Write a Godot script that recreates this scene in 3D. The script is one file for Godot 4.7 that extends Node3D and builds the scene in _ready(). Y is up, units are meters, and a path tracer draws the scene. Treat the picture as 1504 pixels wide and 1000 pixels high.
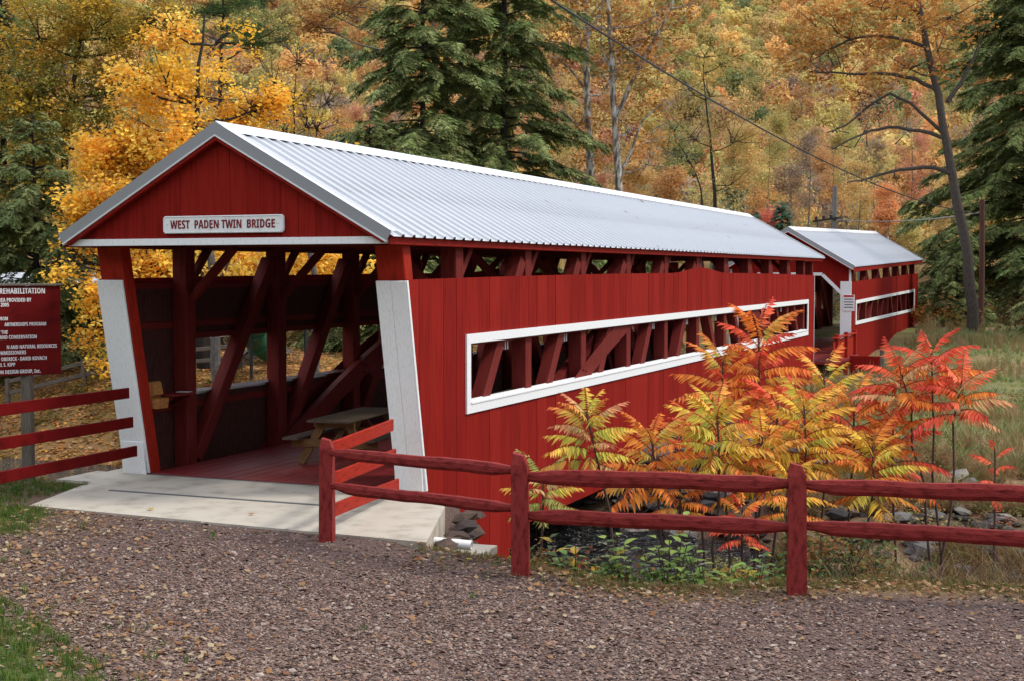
extends Node3D
# Covered twin bridge in autumn. Bridge axis runs along -z, portal at z = 0, floor at y = 0, metres.

const W := 2.645          # half width to the outside of the siding
const ROOF_X := 2.76      # eave
const ROOF_Y := 3.66
const RIDGE_Y := 5.21
const Z_GABLE := 1.30
const Z_FAR := -32.55
const WIN_Z0 := -1.38
const WIN_Z1 := -30.1
const CAM := Vector3(11.324, 3.159, 17.802)
const WATER_Y := -2.0

var M := {}
var rng := RandomNumberGenerator.new()
var noise := FastNoiseLite.new()
var taken := {}
var box_cache := {}

class MB:
	var v := PackedVector3Array()
	var n := PackedVector3Array()
	var c := PackedColorArray()
	var col := Color(1, 1, 1)
	func tri(a: Vector3, b: Vector3, d: Vector3) -> void:
		var m := (d - a).cross(b - a)
		if m.length_squared() < 1e-16:
			return
		m = m.normalized()
		v.append(a); v.append(b); v.append(d)
		n.append(m); n.append(m); n.append(m)
		c.append(col); c.append(col); c.append(col)
	func quad(a: Vector3, b: Vector3, d: Vector3, e: Vector3) -> void:
		tri(a, b, d)
		tri(a, d, e)
	func poly(p: Array, out: Vector3) -> void:
		var m: Vector3 = (p[2] - p[0]).cross(p[1] - p[0])
		if m.dot(out) < 0.0:
			p = p.duplicate()
			p.reverse()
		for k in range(1, p.size() - 1):
			tri(p[0], p[k], p[k + 1])
	func smooth(a: Vector3, b: Vector3, d: Vector3, na: Vector3, nb: Vector3, nd: Vector3) -> void:
		var m := (d - a).cross(b - a)
		if m.length_squared() < 1e-16:
			return
		if m.dot(na + nb + nd) < 0.0:
			v.append(a); v.append(d); v.append(b)
			n.append(na); n.append(nd); n.append(nb)
		else:
			v.append(a); v.append(b); v.append(d)
			n.append(na); n.append(nb); n.append(nd)
		c.append(col); c.append(col); c.append(col)
	# a plate: a convex outline (Vector2) between two depths; put(u, w, depth) maps to 3D
	func plate(outline: Array, d0: float, d1: float, axis: int) -> void:
		var mid := Vector2.ZERO
		for p in outline:
			mid += p
		mid /= outline.size()
		var a := []
		var b := []
		for p in outline:
			a.append(put(p, d0, axis))
			b.append(put(p, d1, axis))
		var dir := put(Vector2.ZERO, 1.0, axis)
		poly(a, dir * signf(d0 - d1))
		poly(b, dir * signf(d1 - d0))
		for k in outline.size():
			var j: int = (k + 1) % outline.size()
			var o: Vector2 = (outline[k] + outline[j]) * 0.5 - mid
			poly([a[k], a[j], b[j], b[k]], put(o, 0.0, axis))
	func put(p: Vector2, d: float, axis: int) -> Vector3:
		if axis == 0:
			return Vector3(d, p.y, p.x)   # outline in (z, y)
		if axis == 1:
			return Vector3(p.x, d, p.y)   # outline in (x, z)
		return Vector3(p.x, p.y, d)       # outline in (x, y)
	func box(lo: Vector3, hi: Vector3) -> void:
		plate([Vector2(lo.x, lo.y), Vector2(hi.x, lo.y), Vector2(hi.x, hi.y), Vector2(lo.x, hi.y)], lo.z, hi.z, 2)
	func tube(pts: Array, radii: Array, sides: int, caps := true) -> void:
		var rings := []
		var norms := []
		var ref := Vector3(0.31, 0.2, 0.93)
		var up := Vector3.ZERO
		for k in pts.size():
			var t: Vector3
			if k == 0:
				t = pts[1] - pts[0]
			elif k == pts.size() - 1:
				t = pts[k] - pts[k - 1]
			else:
				t = pts[k + 1] - pts[k - 1]
			t = t.normalized()
			if k == 0:
				up = t.cross(ref).normalized()
			else:
				up = (up - t * up.dot(t)).normalized()
			var side := t.cross(up)
			var ring := []
			var nr := []
			for s in sides:
				var a := TAU * s / sides
				var d := up * cos(a) + side * sin(a)
				ring.append(pts[k] + d * radii[k])
				nr.append(d)
			rings.append(ring)
			norms.append(nr)
		for k in pts.size() - 1:
			for s in sides:
				var q := (s + 1) % sides
				smooth(rings[k][s], rings[k][q], rings[k + 1][q], norms[k][s], norms[k][q], norms[k + 1][q])
				smooth(rings[k][s], rings[k + 1][q], rings[k + 1][s], norms[k][s], norms[k + 1][q], norms[k + 1][s])
		if caps:
			poly(rings[0], pts[0] - pts[1])
			poly(rings[-1], pts[-1] - pts[-2])
	func mesh() -> ArrayMesh:
		var arr := []
		arr.resize(Mesh.ARRAY_MAX)
		arr[Mesh.ARRAY_VERTEX] = v
		arr[Mesh.ARRAY_NORMAL] = n
		arr[Mesh.ARRAY_COLOR] = c
		var m := ArrayMesh.new()
		m.add_surface_from_arrays(Mesh.PRIMITIVE_TRIANGLES, arr)
		return m

# ---------------------------------------------------------------- naming
func numbered(called: String) -> String:
	if not taken.has(called):
		taken[called] = 0
		return called
	taken[called] += 1
	return "%s_%03d" % [called, taken[called]]

func tag(o: Node, label: String, category: String, group := "", kind := "") -> Node:
	if label: o.set_meta("label", label)
	if category: o.set_meta("category", category)
	if group: o.set_meta("group", group)
	if kind: o.set_meta("kind", kind)
	return o

func thing(called: String, label: String, category: String, at := Vector3.ZERO, group := "") -> Node3D:
	var o := Node3D.new()
	o.name = numbered(called)
	add_child(o)
	o.position = at
	tag(o, label, category, group)
	return o

func part(called: String, mesh: Mesh, mat: Material, parent: Node, xf := Transform3D.IDENTITY) -> MeshInstance3D:
	var o := MeshInstance3D.new()
	o.name = numbered(called) if parent == self else called
	o.mesh = mesh
	o.material_override = mat
	o.transform = xf
	o.cast_shadow = GeometryInstance3D.SHADOW_CASTING_SETTING_ON
	parent.add_child(o, true)
	return o

func structure(called: String, mesh: Mesh, mat: Material) -> MeshInstance3D:
	var o := part(called, mesh, mat, self)
	o.set_meta("kind", "structure")
	return o

func copies(called: String, mesh: Mesh, mat: Material, parent: Node, xfs: Array, cols: Array, kind := "stuff") -> MultiMeshInstance3D:
	var mm := MultiMesh.new()
	mm.transform_format = MultiMesh.TRANSFORM_3D
	mm.use_colors = true
	mm.mesh = mesh
	mm.instance_count = xfs.size()
	for k in xfs.size():
		mm.set_instance_transform(k, xfs[k])
		mm.set_instance_color(k, cols[k])
	var o := MultiMeshInstance3D.new()
	o.name = numbered(called) if parent == self else called
	o.multimesh = mm
	o.material_override = mat
	parent.add_child(o, true)
	if kind: o.set_meta("kind", kind)
	return o

# a chamfered box centred on the origin, long side along y, shared by size
func cbox(s: Vector3, ch := 0.012) -> ArrayMesh:
	var key := "%.3f %.3f %.3f %.3f" % [s.x, s.y, s.z, ch]
	if box_cache.has(key):
		return box_cache[key]
	var b := MB.new()
	var h := s * 0.5
	for ax in 3:
		var p := (ax + 1) % 3
		var q := (ax + 2) % 3
		for sg in [-1.0, 1.0]:
			var f := []
			for e in [[-1, -1], [1, -1], [1, 1], [-1, 1]]:
				var w := Vector3.ZERO
				w[ax] = sg * h[ax]
				w[p] = e[0] * (h[p] - ch)
				w[q] = e[1] * (h[q] - ch)
				f.append(w)
			var o := Vector3.ZERO
			o[ax] = sg
			b.poly(f, o)
			for sh in [-1.0, 1.0]:
				var e1 := []
				for sq in [-1.0, 1.0]:
					var w := Vector3.ZERO
					w[ax] = sg * h[ax]; w[p] = sh * (h[p] - ch); w[q] = sq * (h[q] - ch)
					e1.append(w)
				for sq in [1.0, -1.0]:
					var w := Vector3.ZERO
					w[ax] = sg * (h[ax] - ch); w[p] = sh * h[p]; w[q] = sq * (h[q] - ch)
					e1.append(w)
				var oo := Vector3.ZERO
				oo[ax] = sg; oo[p] = sh
				b.poly(e1, oo)
	for sx in [-1.0, 1.0]:
		for sy in [-1.0, 1.0]:
			for sz in [-1.0, 1.0]:
				b.poly([Vector3(sx * h.x, sy * (h.y - ch), sz * (h.z - ch)), Vector3(sx * (h.x - ch), sy * h.y, sz * (h.z - ch)), Vector3(sx * (h.x - ch), sy * (h.y - ch), sz * h.z)], Vector3(sx, sy, sz))
	box_cache[key] = b.mesh()
	return box_cache[key]

# a timber from a to b: wx wide along the reference axis, wz across
func beam(called: String, parent: Node, a: Vector3, b: Vector3, wx: float, wz: float, mat: Material, ref := Vector3(1, 0, 0), ch := 0.012) -> MeshInstance3D:
	var y := (b - a).normalized()
	var x := (ref - y * ref.dot(y)).normalized()
	var z := x.cross(y)
	var len := snappedf(a.distance_to(b), 0.001)
	return part(called, cbox(Vector3(wx, len, wz), ch), mat, parent, Transform3D(Basis(x, y, z), (a + b) * 0.5))

func rf(a: float, b: float) -> float:
	return rng.randf_range(a, b)

func pick(a: Array):
	return a[rng.randi() % a.size()]

# ---------------------------------------------------------------- materials
func noise_tex(size: int, freq: float, octaves: int, stops: Array, seed_: int, kind := FastNoiseLite.TYPE_SIMPLEX_SMOOTH) -> ImageTexture:
	var f := FastNoiseLite.new()
	f.noise_type = kind
	f.seed = seed_
	f.frequency = freq
	f.fractal_octaves = octaves
	f.fractal_gain = 0.55
	var im := f.get_seamless_image(size, size, false, false, 0.15)
	if stops.is_empty():
		return ImageTexture.create_from_image(im)
	var g := Gradient.new()
	var offs := PackedFloat32Array()
	var cols := PackedColorArray()
	for s in stops:
		offs.append(s[0])
		cols.append((s[1] as Color).linear_to_srgb())
	g.offsets = offs
	g.colors = cols
	var lut := []
	for k in 256:
		lut.append(g.sample(k / 255.0))
	var out := Image.create(size, size, false, Image.FORMAT_RGB8)
	for y in size:
		for x in size:
			out.set_pixel(x, y, lut[int(im.get_pixel(x, y).r * 255.0)])
	return ImageTexture.create_from_image(out)

func grey(a: float) -> Color:
	return Color(a, a, a)

func lin(r: float, g: float, b: float) -> Color:
	return Color(r, g, b).linear_to_srgb()

func mat(called: String, col: Color, rough: float, tex: Texture2D = null, scale := Vector3.ONE, bump: Texture2D = null, bump_cm := 0.0, world := true, spec := 0.35) -> StandardMaterial3D:
	var m := StandardMaterial3D.new()
	m.resource_name = called
	m.albedo_color = col
	m.roughness = rough
	m.metallic_specular = spec
	m.uv1_triplanar = true
	m.uv1_world_triplanar = world
	m.uv1_triplanar_sharpness = 4.0
	m.uv1_scale = scale
	if tex: m.albedo_texture = tex
	if bump:
		m.heightmap_enabled = true
		m.heightmap_texture = bump
		m.heightmap_scale = bump_cm
	M[called] = m
	return m

func leafy(called: String, through: float, rough := 0.6) -> StandardMaterial3D:
	var m := StandardMaterial3D.new()
	m.resource_name = called
	m.albedo_color = Color.WHITE
	m.vertex_color_use_as_albedo = true
	m.roughness = rough
	m.metallic_specular = 0.25
	m.cull_mode = BaseMaterial3D.CULL_DISABLED
	if through > 0.0:
		m.backlight_enabled = true
		m.backlight = Color(through, through, through).linear_to_srgb()
	M[called] = m
	return m

func make_materials() -> void:
	# painted boards: fine upright grain, faded and rubbed streaks
	var grain := noise_tex(512, 0.02, 4, [[0.0, grey(0.50)], [0.32, grey(0.78)], [0.55, grey(0.93)], [0.8, grey(1.0)], [1.0, Color(1.0, 0.97, 0.95)]], 3)
	var grain_h := noise_tex(512, 0.03, 4, [], 5)
	var red_faded := noise_tex(512, 0.012, 5, [[0.0, Color(0.62, 0.60, 0.60)], [0.35, Color(0.86, 0.86, 0.86)], [0.6, Color(1, 1, 1)], [0.85, Color(1.0, 1.25, 1.25)], [1.0, Color(1.0, 1.9, 1.9)]], 8)
	var streak := noise_tex(512, 0.016, 5, [[0.0, Color(0.50, 0.50, 0.50)], [0.28, Color(0.80, 0.79, 0.79)], [0.5, Color(0.94, 0.94, 0.94)], [0.72, Color(1.0, 1.0, 1.0)], [0.86, Color(1.06, 1.5, 1.5)], [1.0, Color(1.15, 3.2, 3.4)]], 9)
	mat("red_siding", lin(0.250, 0.0140, 0.0092), 0.7, streak, Vector3(2.2, 0.10, 2.2), grain_h, 0.3, true, 0.16)
	mat("red_siding_2", lin(0.230, 0.0125, 0.0088), 0.75, streak, Vector3(1.7, 0.08, 1.7), grain_h, 0.3, true, 0.16)
	mat("red_siding_3", lin(0.265, 0.0165, 0.0108), 0.7, streak, Vector3(2.9, 0.13, 2.9), grain_h, 0.3, true, 0.16)
	mat("red_siding_4", lin(0.215, 0.0120, 0.0088), 0.75, streak, Vector3(2.5, 0.11, 2.5), grain_h, 0.3, true, 0.16)
	mat("red_timber", lin(0.155, 0.0215, 0.018), 0.6, red_faded, Vector3(1.8, 0.2, 1.8), grain_h, 0.3, false, 0.2)
	var rail_worn := noise_tex(512, 0.018, 6, [[0.0, Color(0.34, 0.30, 0.30)], [0.25, Color(0.66, 0.62, 0.62)], [0.5, Color(0.92, 0.92, 0.92)], [0.7, Color(1.02, 1.1, 1.1)], [0.84, Color(1.15, 1.9, 1.9)], [1.0, Color(1.3, 4.0, 4.2)]], 15)
	var rail_h := noise_tex(512, 0.05, 4, [], 16)
	mat("red_rail", lin(0.245, 0.033, 0.030), 0.7, rail_worn, Vector3(1.6, 0.55, 1.6), rail_h, 0.45, false, 0.2)
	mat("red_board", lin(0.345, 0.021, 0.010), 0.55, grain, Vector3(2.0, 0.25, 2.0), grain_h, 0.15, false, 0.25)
	mat("red_fascia", lin(0.27, 0.015, 0.010), 0.6, grain, Vector3(0.3, 2.0, 0.3), grain_h, 0.15, true, 0.2)
	var floor_tex := noise_tex(512, 0.015, 5, [[0.0, Color(0.45, 0.42, 0.42)], [0.4, Color(0.85, 0.83, 0.83)], [0.7, Color(1, 1, 1)], [1.0, Color(1.25, 1.7, 1.8)]], 21)
	mat("red_floor", lin(0.225, 0.024, 0.026), 0.42, floor_tex, Vector3(2.0, 0.35, 2.0), grain_h, 0.2, false, 0.5)
	# white paint, a little dirty
	var dirty := noise_tex(512, 0.02, 5, [[0.0, Color(0.72, 0.71, 0.68)], [0.2, Color(0.88, 0.88, 0.87)], [0.4, Color(0.97, 0.97, 0.97)], [1.0, Color(1, 1, 1)]], 12)
	mat("white_paint", lin(0.79, 0.81, 0.82), 0.5, dirty, Vector3(2.6, 0.9, 2.6), grain_h, 0.15)
	mat("sign_paint", lin(0.76, 0.78, 0.78), 0.45, dirty, Vector3(0.6, 0.6, 0.6))
	# metal roof
	var zinc := noise_tex(512, 0.01, 5, [[0.0, grey(0.80)], [0.4, grey(0.93)], [0.7, grey(0.98)], [1.0, grey(1.0)]], 31)
	var rm := mat("roof_metal", lin(0.55, 0.575, 0.61), 0.42, zinc, Vector3(0.12, 0.12, 0.9))
	rm.metallic = 0.35
	rm = mat("trim_metal", lin(0.29, 0.30, 0.315), 0.5)
	rm.metallic = 0.3
	rm = mat("edge_metal", lin(0.74, 0.76, 0.78), 0.4)
	rm.metallic = 0.4
	# concrete, stone, gravel
	var conc := noise_tex(512, 0.012, 6, [[0.0, Color(0.66, 0.64, 0.60)], [0.25, Color(0.83, 0.82, 0.80)], [0.5, Color(0.96, 0.96, 0.95)], [1.0, Color(1.04, 1.03, 1.02)]], 41)
	var fine := noise_tex(512, 0.11, 3, [], 42)
	mat("concrete", lin(0.47, 0.43, 0.365), 0.85, conc, Vector3(0.30, 0.30, 0.30), fine, 0.25)
	mat("joint", lin(0.13, 0.14, 0.15), 0.6)
	var ston := noise_tex(512, 0.03, 5, [[0.0, grey(0.35)], [0.4, grey(0.75)], [0.65, grey(1.0)], [1.0, Color(1.5, 1.42, 1.35)]], 51)
	var stone_cols := {"stone_dark": lin(0.052, 0.047, 0.048), "stone_purple": lin(0.088, 0.066, 0.064), "stone_grey": lin(0.18, 0.165, 0.155), "stone_pale": lin(0.34, 0.31, 0.27), "stone_brown": lin(0.14, 0.095, 0.075)}
	for k in stone_cols:
		mat(k, stone_cols[k], 0.75, ston, Vector3(1.3, 1.3, 1.3), fine, 1.2, false)
	# ground: colour of each place by vertex, grain by texture
	var soil := noise_tex(1024, 0.03, 6, [[0.0, Color(0.42, 0.40, 0.40)], [0.35, Color(0.78, 0.76, 0.74)], [0.55, Color(1.0, 0.98, 0.95)], [0.75, Color(1.25, 1.15, 1.02)], [1.0, Color(1.7, 1.4, 1.1)]], 61)
	var gm := mat("ground", Color.WHITE, 0.95, soil, Vector3(0.45, 0.45, 0.45), fine, 2.5, true, 0.2)
	gm.vertex_color_use_as_albedo = true
	mat("pipe_white", lin(0.78, 0.78, 0.77), 0.35)
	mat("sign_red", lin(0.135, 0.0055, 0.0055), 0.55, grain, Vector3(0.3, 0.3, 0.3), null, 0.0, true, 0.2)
	mat("letter_white", lin(0.75, 0.75, 0.75), 0.5)
	mat("letter_red", lin(0.18, 0.008, 0.012), 0.5)
	mat("letter_grey", lin(0.18, 0.18, 0.2), 0.6)
	mat("bright_red", lin(0.5, 0.02, 0.03), 0.5)
	var oldw := noise_tex(512, 0.02, 5, [[0.0, grey(0.4)], [0.4, grey(0.78)], [0.7, grey(1.0)], [1.0, Color(1.25, 1.22, 1.15)]], 71)
	mat("weathered_wood", lin(0.16, 0.135, 0.11), 0.8, oldw, Vector3(3, 0.3, 3), grain_h, 0.5, false)
	mat("table_wood", lin(0.24, 0.125, 0.048), 0.6, oldw, Vector3(3, 0.25, 3), grain_h, 0.3, false)
	mat("table_top_wood", lin(0.15, 0.11, 0.078), 0.65, oldw, Vector3(3, 0.25, 3), grain_h, 0.3, false)
	mat("orange_box", lin(0.45, 0.20, 0.06), 0.5, oldw, Vector3(2, 2, 2))
	mat("pole_red", lin(0.11, 0.05, 0.036), 0.8, oldw, Vector3(3, 0.3, 3), grain_h, 0.5, false)
	mat("pole_grey", lin(0.22, 0.21, 0.20), 0.8, oldw, Vector3(3, 0.3, 3), grain_h, 0.5, false)
	mat("wire", lin(0.02, 0.02, 0.022), 0.5)
	mat("wire_pale", lin(0.25, 0.25, 0.25), 0.5)
	mat("slide_green", lin(0.015, 0.12, 0.07), 0.35)
	mat("iron", lin(0.03, 0.03, 0.03), 0.5)
	mat("grey_wall", lin(0.42, 0.43, 0.45), 0.7, dirty, Vector3(0.5, 0.5, 0.5))
	# bark
	var barkt := noise_tex(512, 0.03, 5, [[0.0, grey(0.32)], [0.4, grey(0.7)], [0.65, grey(1.0)], [1.0, Color(1.5, 1.45, 1.4)]], 81)
	mat("bark_dark", lin(0.040, 0.034, 0.030), 0.9, barkt, Vector3(1.6, 0.3, 1.6), barkt, 2.0)
	mat("bark_grey", lin(0.15, 0.135, 0.12), 0.9, barkt, Vector3(1.6, 0.35, 1.6), barkt, 1.5)
	var syc := noise_tex(512, 0.012, 4, [[0.0, Color(0.10, 0.085, 0.065)], [0.38, Color(0.16, 0.14, 0.11)], [0.5, Color(0.34, 0.31, 0.27)], [0.62, Color(0.50, 0.48, 0.43)], [1.0, Color(0.58, 0.56, 0.52)]], 91)
	mat("bark_sycamore", lin(0.85, 0.85, 0.85), 0.8, syc, Vector3(0.7, 0.22, 0.7))
	mat("bark_two_tone", lin(0.24, 0.215, 0.19), 0.85, syc, Vector3(0.5, 0.12, 0.5), barkt, 1.2)
	mat("dark_lining", lin(0.075, 0.026, 0.020), 0.85, barkt, Vector3(2.0, 0.2, 2.0))  # brown-red wood darkened in colour as shade, for lining, rafters and roof boards
	mat("bark_big", lin(0.085, 0.070, 0.058), 0.9, barkt, Vector3(1.2, 0.25, 1.2), barkt, 2.5)
	mat("stem", lin(0.075, 0.05, 0.04), 0.8)
	leafy("leaf", 0.7)
	leafy("needle", 0.3, 0.6)
	leafy("frond", 0.4, 0.5)
	leafy("grass", 0.3, 0.6)
	leafy("chips", 0.0, 0.85)
	leafy("forest", 0.6, 0.8)
	# water: dark stream with ripples
	var rip := noise_tex(1024, 0.022, 4, [], 101)
	var w := mat("water", lin(0.012, 0.014, 0.015), 0.05, null, Vector3(0.09, 0.09, 0.17), rip, 32.0, true, 0.5)
	w.uv1_triplanar_sharpness = 8.0

# ---------------------------------------------------------------- terrain
const EDGE := [[-90, 6.0], [-20, 3.4], [-8, 2.6], [-4.2, 1.7], [-3.2, 0.5], [-2.6, 0.2], [3.2, 0.2], [3.6, 2.3], [4.25, 3.38], [4.8, 3.5], [5.3, 3.62], [6.3, 4.05], [7.0, 4.35], [7.7, 4.25], [8.3, 3.8], [9.5, 3.1], [10.8, 2.9], [14, 2.6], [30, 2.4], [90, 6.0]]

func edge_z(x: float) -> float:
	for k in range(1, EDGE.size()):
		if x <= EDGE[k][0]:
			return lerpf(EDGE[k - 1][1], EDGE[k][1], clampf((x - EDGE[k - 1][0]) / (EDGE[k][0] - EDGE[k - 1][0]), 0, 1))
	return EDGE[-1][1]

func river_c(x: float) -> float:
	return -4.9 + 0.16 * clampf(x, -60, 40) + 0.5 * sin(x * 0.25)

func along(x: float, z: float) -> float:
	return (x - CAM.x) * -0.381 + (z - CAM.z) * -0.925

func hill(x: float, z: float) -> float:
	var s = along(x, z) + 22.0 * noise.get_noise_2d(x * 0.35, z * 0.35)
	var q = maxf(0.0, s - 150.0)
	return 0.325 * q * q / (q + 130.0)

func gh(x: float, z: float) -> float:
	var e = edge_z(x)
	var rough = 0.05 * noise.get_noise_2d(x * 14.0, z * 14.0) + 0.12 * noise.get_noise_2d(x * 4.0 + 50.0, z * 4.0)
	if z >= e:
		var flat = -0.055 + 0.25 * rough * smoothstep(0.0, 1.5, z - e)
		var left = 0.12 * smoothstep(2.0, -3.0, x - (z - 4.0) * 1.0) * smoothstep(2.0, 5.0, z)   # grass shoulder at the left
		return flat + left + 1.5 * smoothstep(10.5, 19.0, z)
	var rc = river_c(x)
	var t = e - z
	var near = -0.055 - 2.45 * (1.0 - exp(-t / 2.4)) + rough * smoothstep(0, 0.6, t)
	if x > -3.3 and x < 3.4:
		near = -0.055 - 2.45 * smoothstep(0.2, 1.4, t) + rough * smoothstep(0, 0.6, t)
	var u = rc - 3.6 + 2.3 * smoothstep(4.5, 8.5, x) - z
	if u <= 0.0:
		var bed = smoothstep(rc + 3.0, rc - 1.0, z)
		return minf(near, lerpf(near, -2.6, bed))
	var side = smoothstep(-9.0, -4.0, x)          # 0 on the left bank, 1 on the right
	var far_l = -2.6 + 2.75 * smoothstep(-1.0, 7.0, u) + 0.6 * smoothstep(10.0, 40.0, u)
	var far_r = -2.6 + 1.15 * smoothstep(-0.5, 2.8, u) + 0.5 * smoothstep(4.0, 16.0, u) + 1.25 * smoothstep(14.0, 52.0, u)
	far_r += 0.95 * exp(-pow((x - 4.4) / 2.6, 2) - pow((z + 12.6) / 3.6, 2)) + 0.55 * exp(-pow((x - 7.6) / 1.6, 2) - pow((z + 11.0) / 2.5, 2))
	return lerpf(far_l, far_r, side) + rough * 1.6 + hill(x, z)

func steps(list: Array) -> PackedFloat32Array:
	var out = PackedFloat32Array()
	for seg in list:
		var a: float = seg[0]
		while a < seg[1] - 0.001:
			out.append(a)
			a += seg[2]
	out.append(list[-1][1])
	return out

func lawn(x: float, z: float) -> float:
	var g1 = z - 0.69 * x - 6.45
	var g2 = lerpf(-3.0, -0.9 + (z - 4.0) * 0.55 - x, smoothstep(5.9, 5.0, z))
	if z < 3.2: g2 = -2.3 - x
	return maxf(g1 + 0.2, g2) + 0.3 * noise.get_noise_2d(x * 12.0, z * 12.0)

func cover(x: float, z: float, y: float) -> Color:
	var nz = noise.get_noise_2d(x * 9.0, z * 9.0)
	var n2 = noise.get_noise_2d(x * 30.0 + 9.0, z * 30.0)
	var gravel = Color(0.130, 0.092, 0.086)
	var grass = Color(0.075, 0.11, 0.03)
	var litter = Color(0.30, 0.17, 0.075)
	var dirt = Color(0.14, 0.098, 0.068)
	var field = Color(0.20, 0.20, 0.08)
	var tan_ = Color(0.30, 0.20, 0.11)
	if z >= edge_z(x) - 0.5:
		if z > 3.2 and x < 6.5:
			return gravel.lerp(dirt, smoothstep(-1.6, 0.2, lawn(x, z))).lerp(grass, smoothstep(-0.1, 0.5, lawn(x, z)))
		var strip = smoothstep(1.1, 0.2, z - edge_z(x) + nz * 0.5) * smoothstep(6.2, 8.0, x)
		var c = gravel.lerp(litter.lerp(grass, 0.35), strip)
		if x < -2.0:
			c = dirt.lerp(grass, clampf(0.35 + nz * 1.5, 0, 1))
		return c
	if z > river_c(x):
		return dirt.lerp(grass, clampf(0.3 + nz, 0, 1))
	if along(x, z) > 120.0:
		return Color(0.26, 0.17, 0.08)
	if x < -5.0:
		return litter.lerp(grass, clampf(0.28 + 0.9 * nz + 0.4 * n2, 0, 1))
	var far = smoothstep(-13.0, -19.0, z)
	return dirt.lerp(tan_, clampf(0.35 + nz * 1.3, 0, 1)).lerp(field.lerp(tan_, clampf(0.35 + 1.5 * nz, 0, 1)), far)

func build_ground() -> void:
	var xs = steps([[-1150, -64, 22], [-64, -16, 2.0], [-16, 16, 0.36], [16, 64, 2.0], [64, 700, 22]])
	var zs = steps([[-1150, -84, 22], [-84, -26, 1.5], [-26, 13, 0.36], [13, 70, 2.0]])
	var v = PackedVector3Array()
	var c = PackedColorArray()
	for z in zs:
		for x in xs:
			var y = gh(x, z)
			v.append(Vector3(x, y, z))
			c.append(cover(x, z, y))
	var nx = xs.size()
	var idx = PackedInt32Array()
	for j in zs.size() - 1:
		for i in nx - 1:
			var a = j * nx + i
			idx.append_array([a, a + 1, a + nx, a + 1, a + nx + 1, a + nx])
	var n = PackedVector3Array()
	n.resize(v.size())
	for j in zs.size():
		for i in nx:
			var l: Vector3 = v[j * nx + maxi(i - 1, 0)]
			var r: Vector3 = v[j * nx + mini(i + 1, nx - 1)]
			var u: Vector3 = v[maxi(j - 1, 0) * nx + i]
			var d: Vector3 = v[mini(j + 1, zs.size() - 1) * nx + i]
			n[j * nx + i] = (d - u).cross(r - l).normalized()
	var arr = []
	arr.resize(Mesh.ARRAY_MAX)
	arr[Mesh.ARRAY_VERTEX] = v
	arr[Mesh.ARRAY_NORMAL] = n
	arr[Mesh.ARRAY_COLOR] = c
	arr[Mesh.ARRAY_INDEX] = idx
	var m = ArrayMesh.new()
	m.add_surface_from_arrays(Mesh.PRIMITIVE_TRIANGLES, arr)
	structure("ground", m, M.ground)
	# the stream
	var b = MB.new()
	for k in range(-30, 24):
		var x0 = k * 2.0
		var x1 = x0 + 2.0
		b.poly([Vector3(x0, WATER_Y, river_c(x0) + 6.5), Vector3(x1, WATER_Y, river_c(x1) + 6.5), Vector3(x1, WATER_Y, river_c(x1) - 5.5), Vector3(x0, WATER_Y, river_c(x0) - 5.5)], Vector3.UP)
	structure("stream_water", b.mesh(), M.water)
	# the road beyond the bridge at the right
	b = MB.new()
	var pts = []
	for k in 26:
		var x = 4.0 + k * 4.0
		var z = -57.0 + 0.10 * x
		pts.append(Vector3(x, gh(x, z) + 0.02, z))
	for k in 25:
		b.quad(pts[k] + Vector3(0, 0, -1.6), pts[k + 1] + Vector3(0, 0, -1.6), pts[k + 1] + Vector3(0, 0, 1.6), pts[k] + Vector3(0, 0, 1.6))
	structure("road", b.mesh(), mat("asphalt", lin(0.17, 0.165, 0.165), 0.9))

# ---------------------------------------------------------------- bridge
func wall_top(z: float) -> float:
	var y = 3.035 + 0.09 * (1.0 - pow((z + 14.5) / 16.0, 2))
	if z < -12.9 and z > -18.3:
		y += 0.13 * (0.5 + 0.5 * cos((z + 15.6) / 2.7 * PI))
	return y

func clip_line(p: Array, a: Vector2, nrm: Vector2) -> Array:
	var out = []
	for k in p.size():
		var s: Vector2 = p[k]
		var e: Vector2 = p[(k + 1) % p.size()]
		var ds = (s - a).dot(nrm)
		var de = (e - a).dot(nrm)
		if ds >= 0: out.append(s)
		if (ds >= 0) != (de >= 0):
			out.append(s.lerp(e, ds / (ds - de)))
	return out

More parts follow.
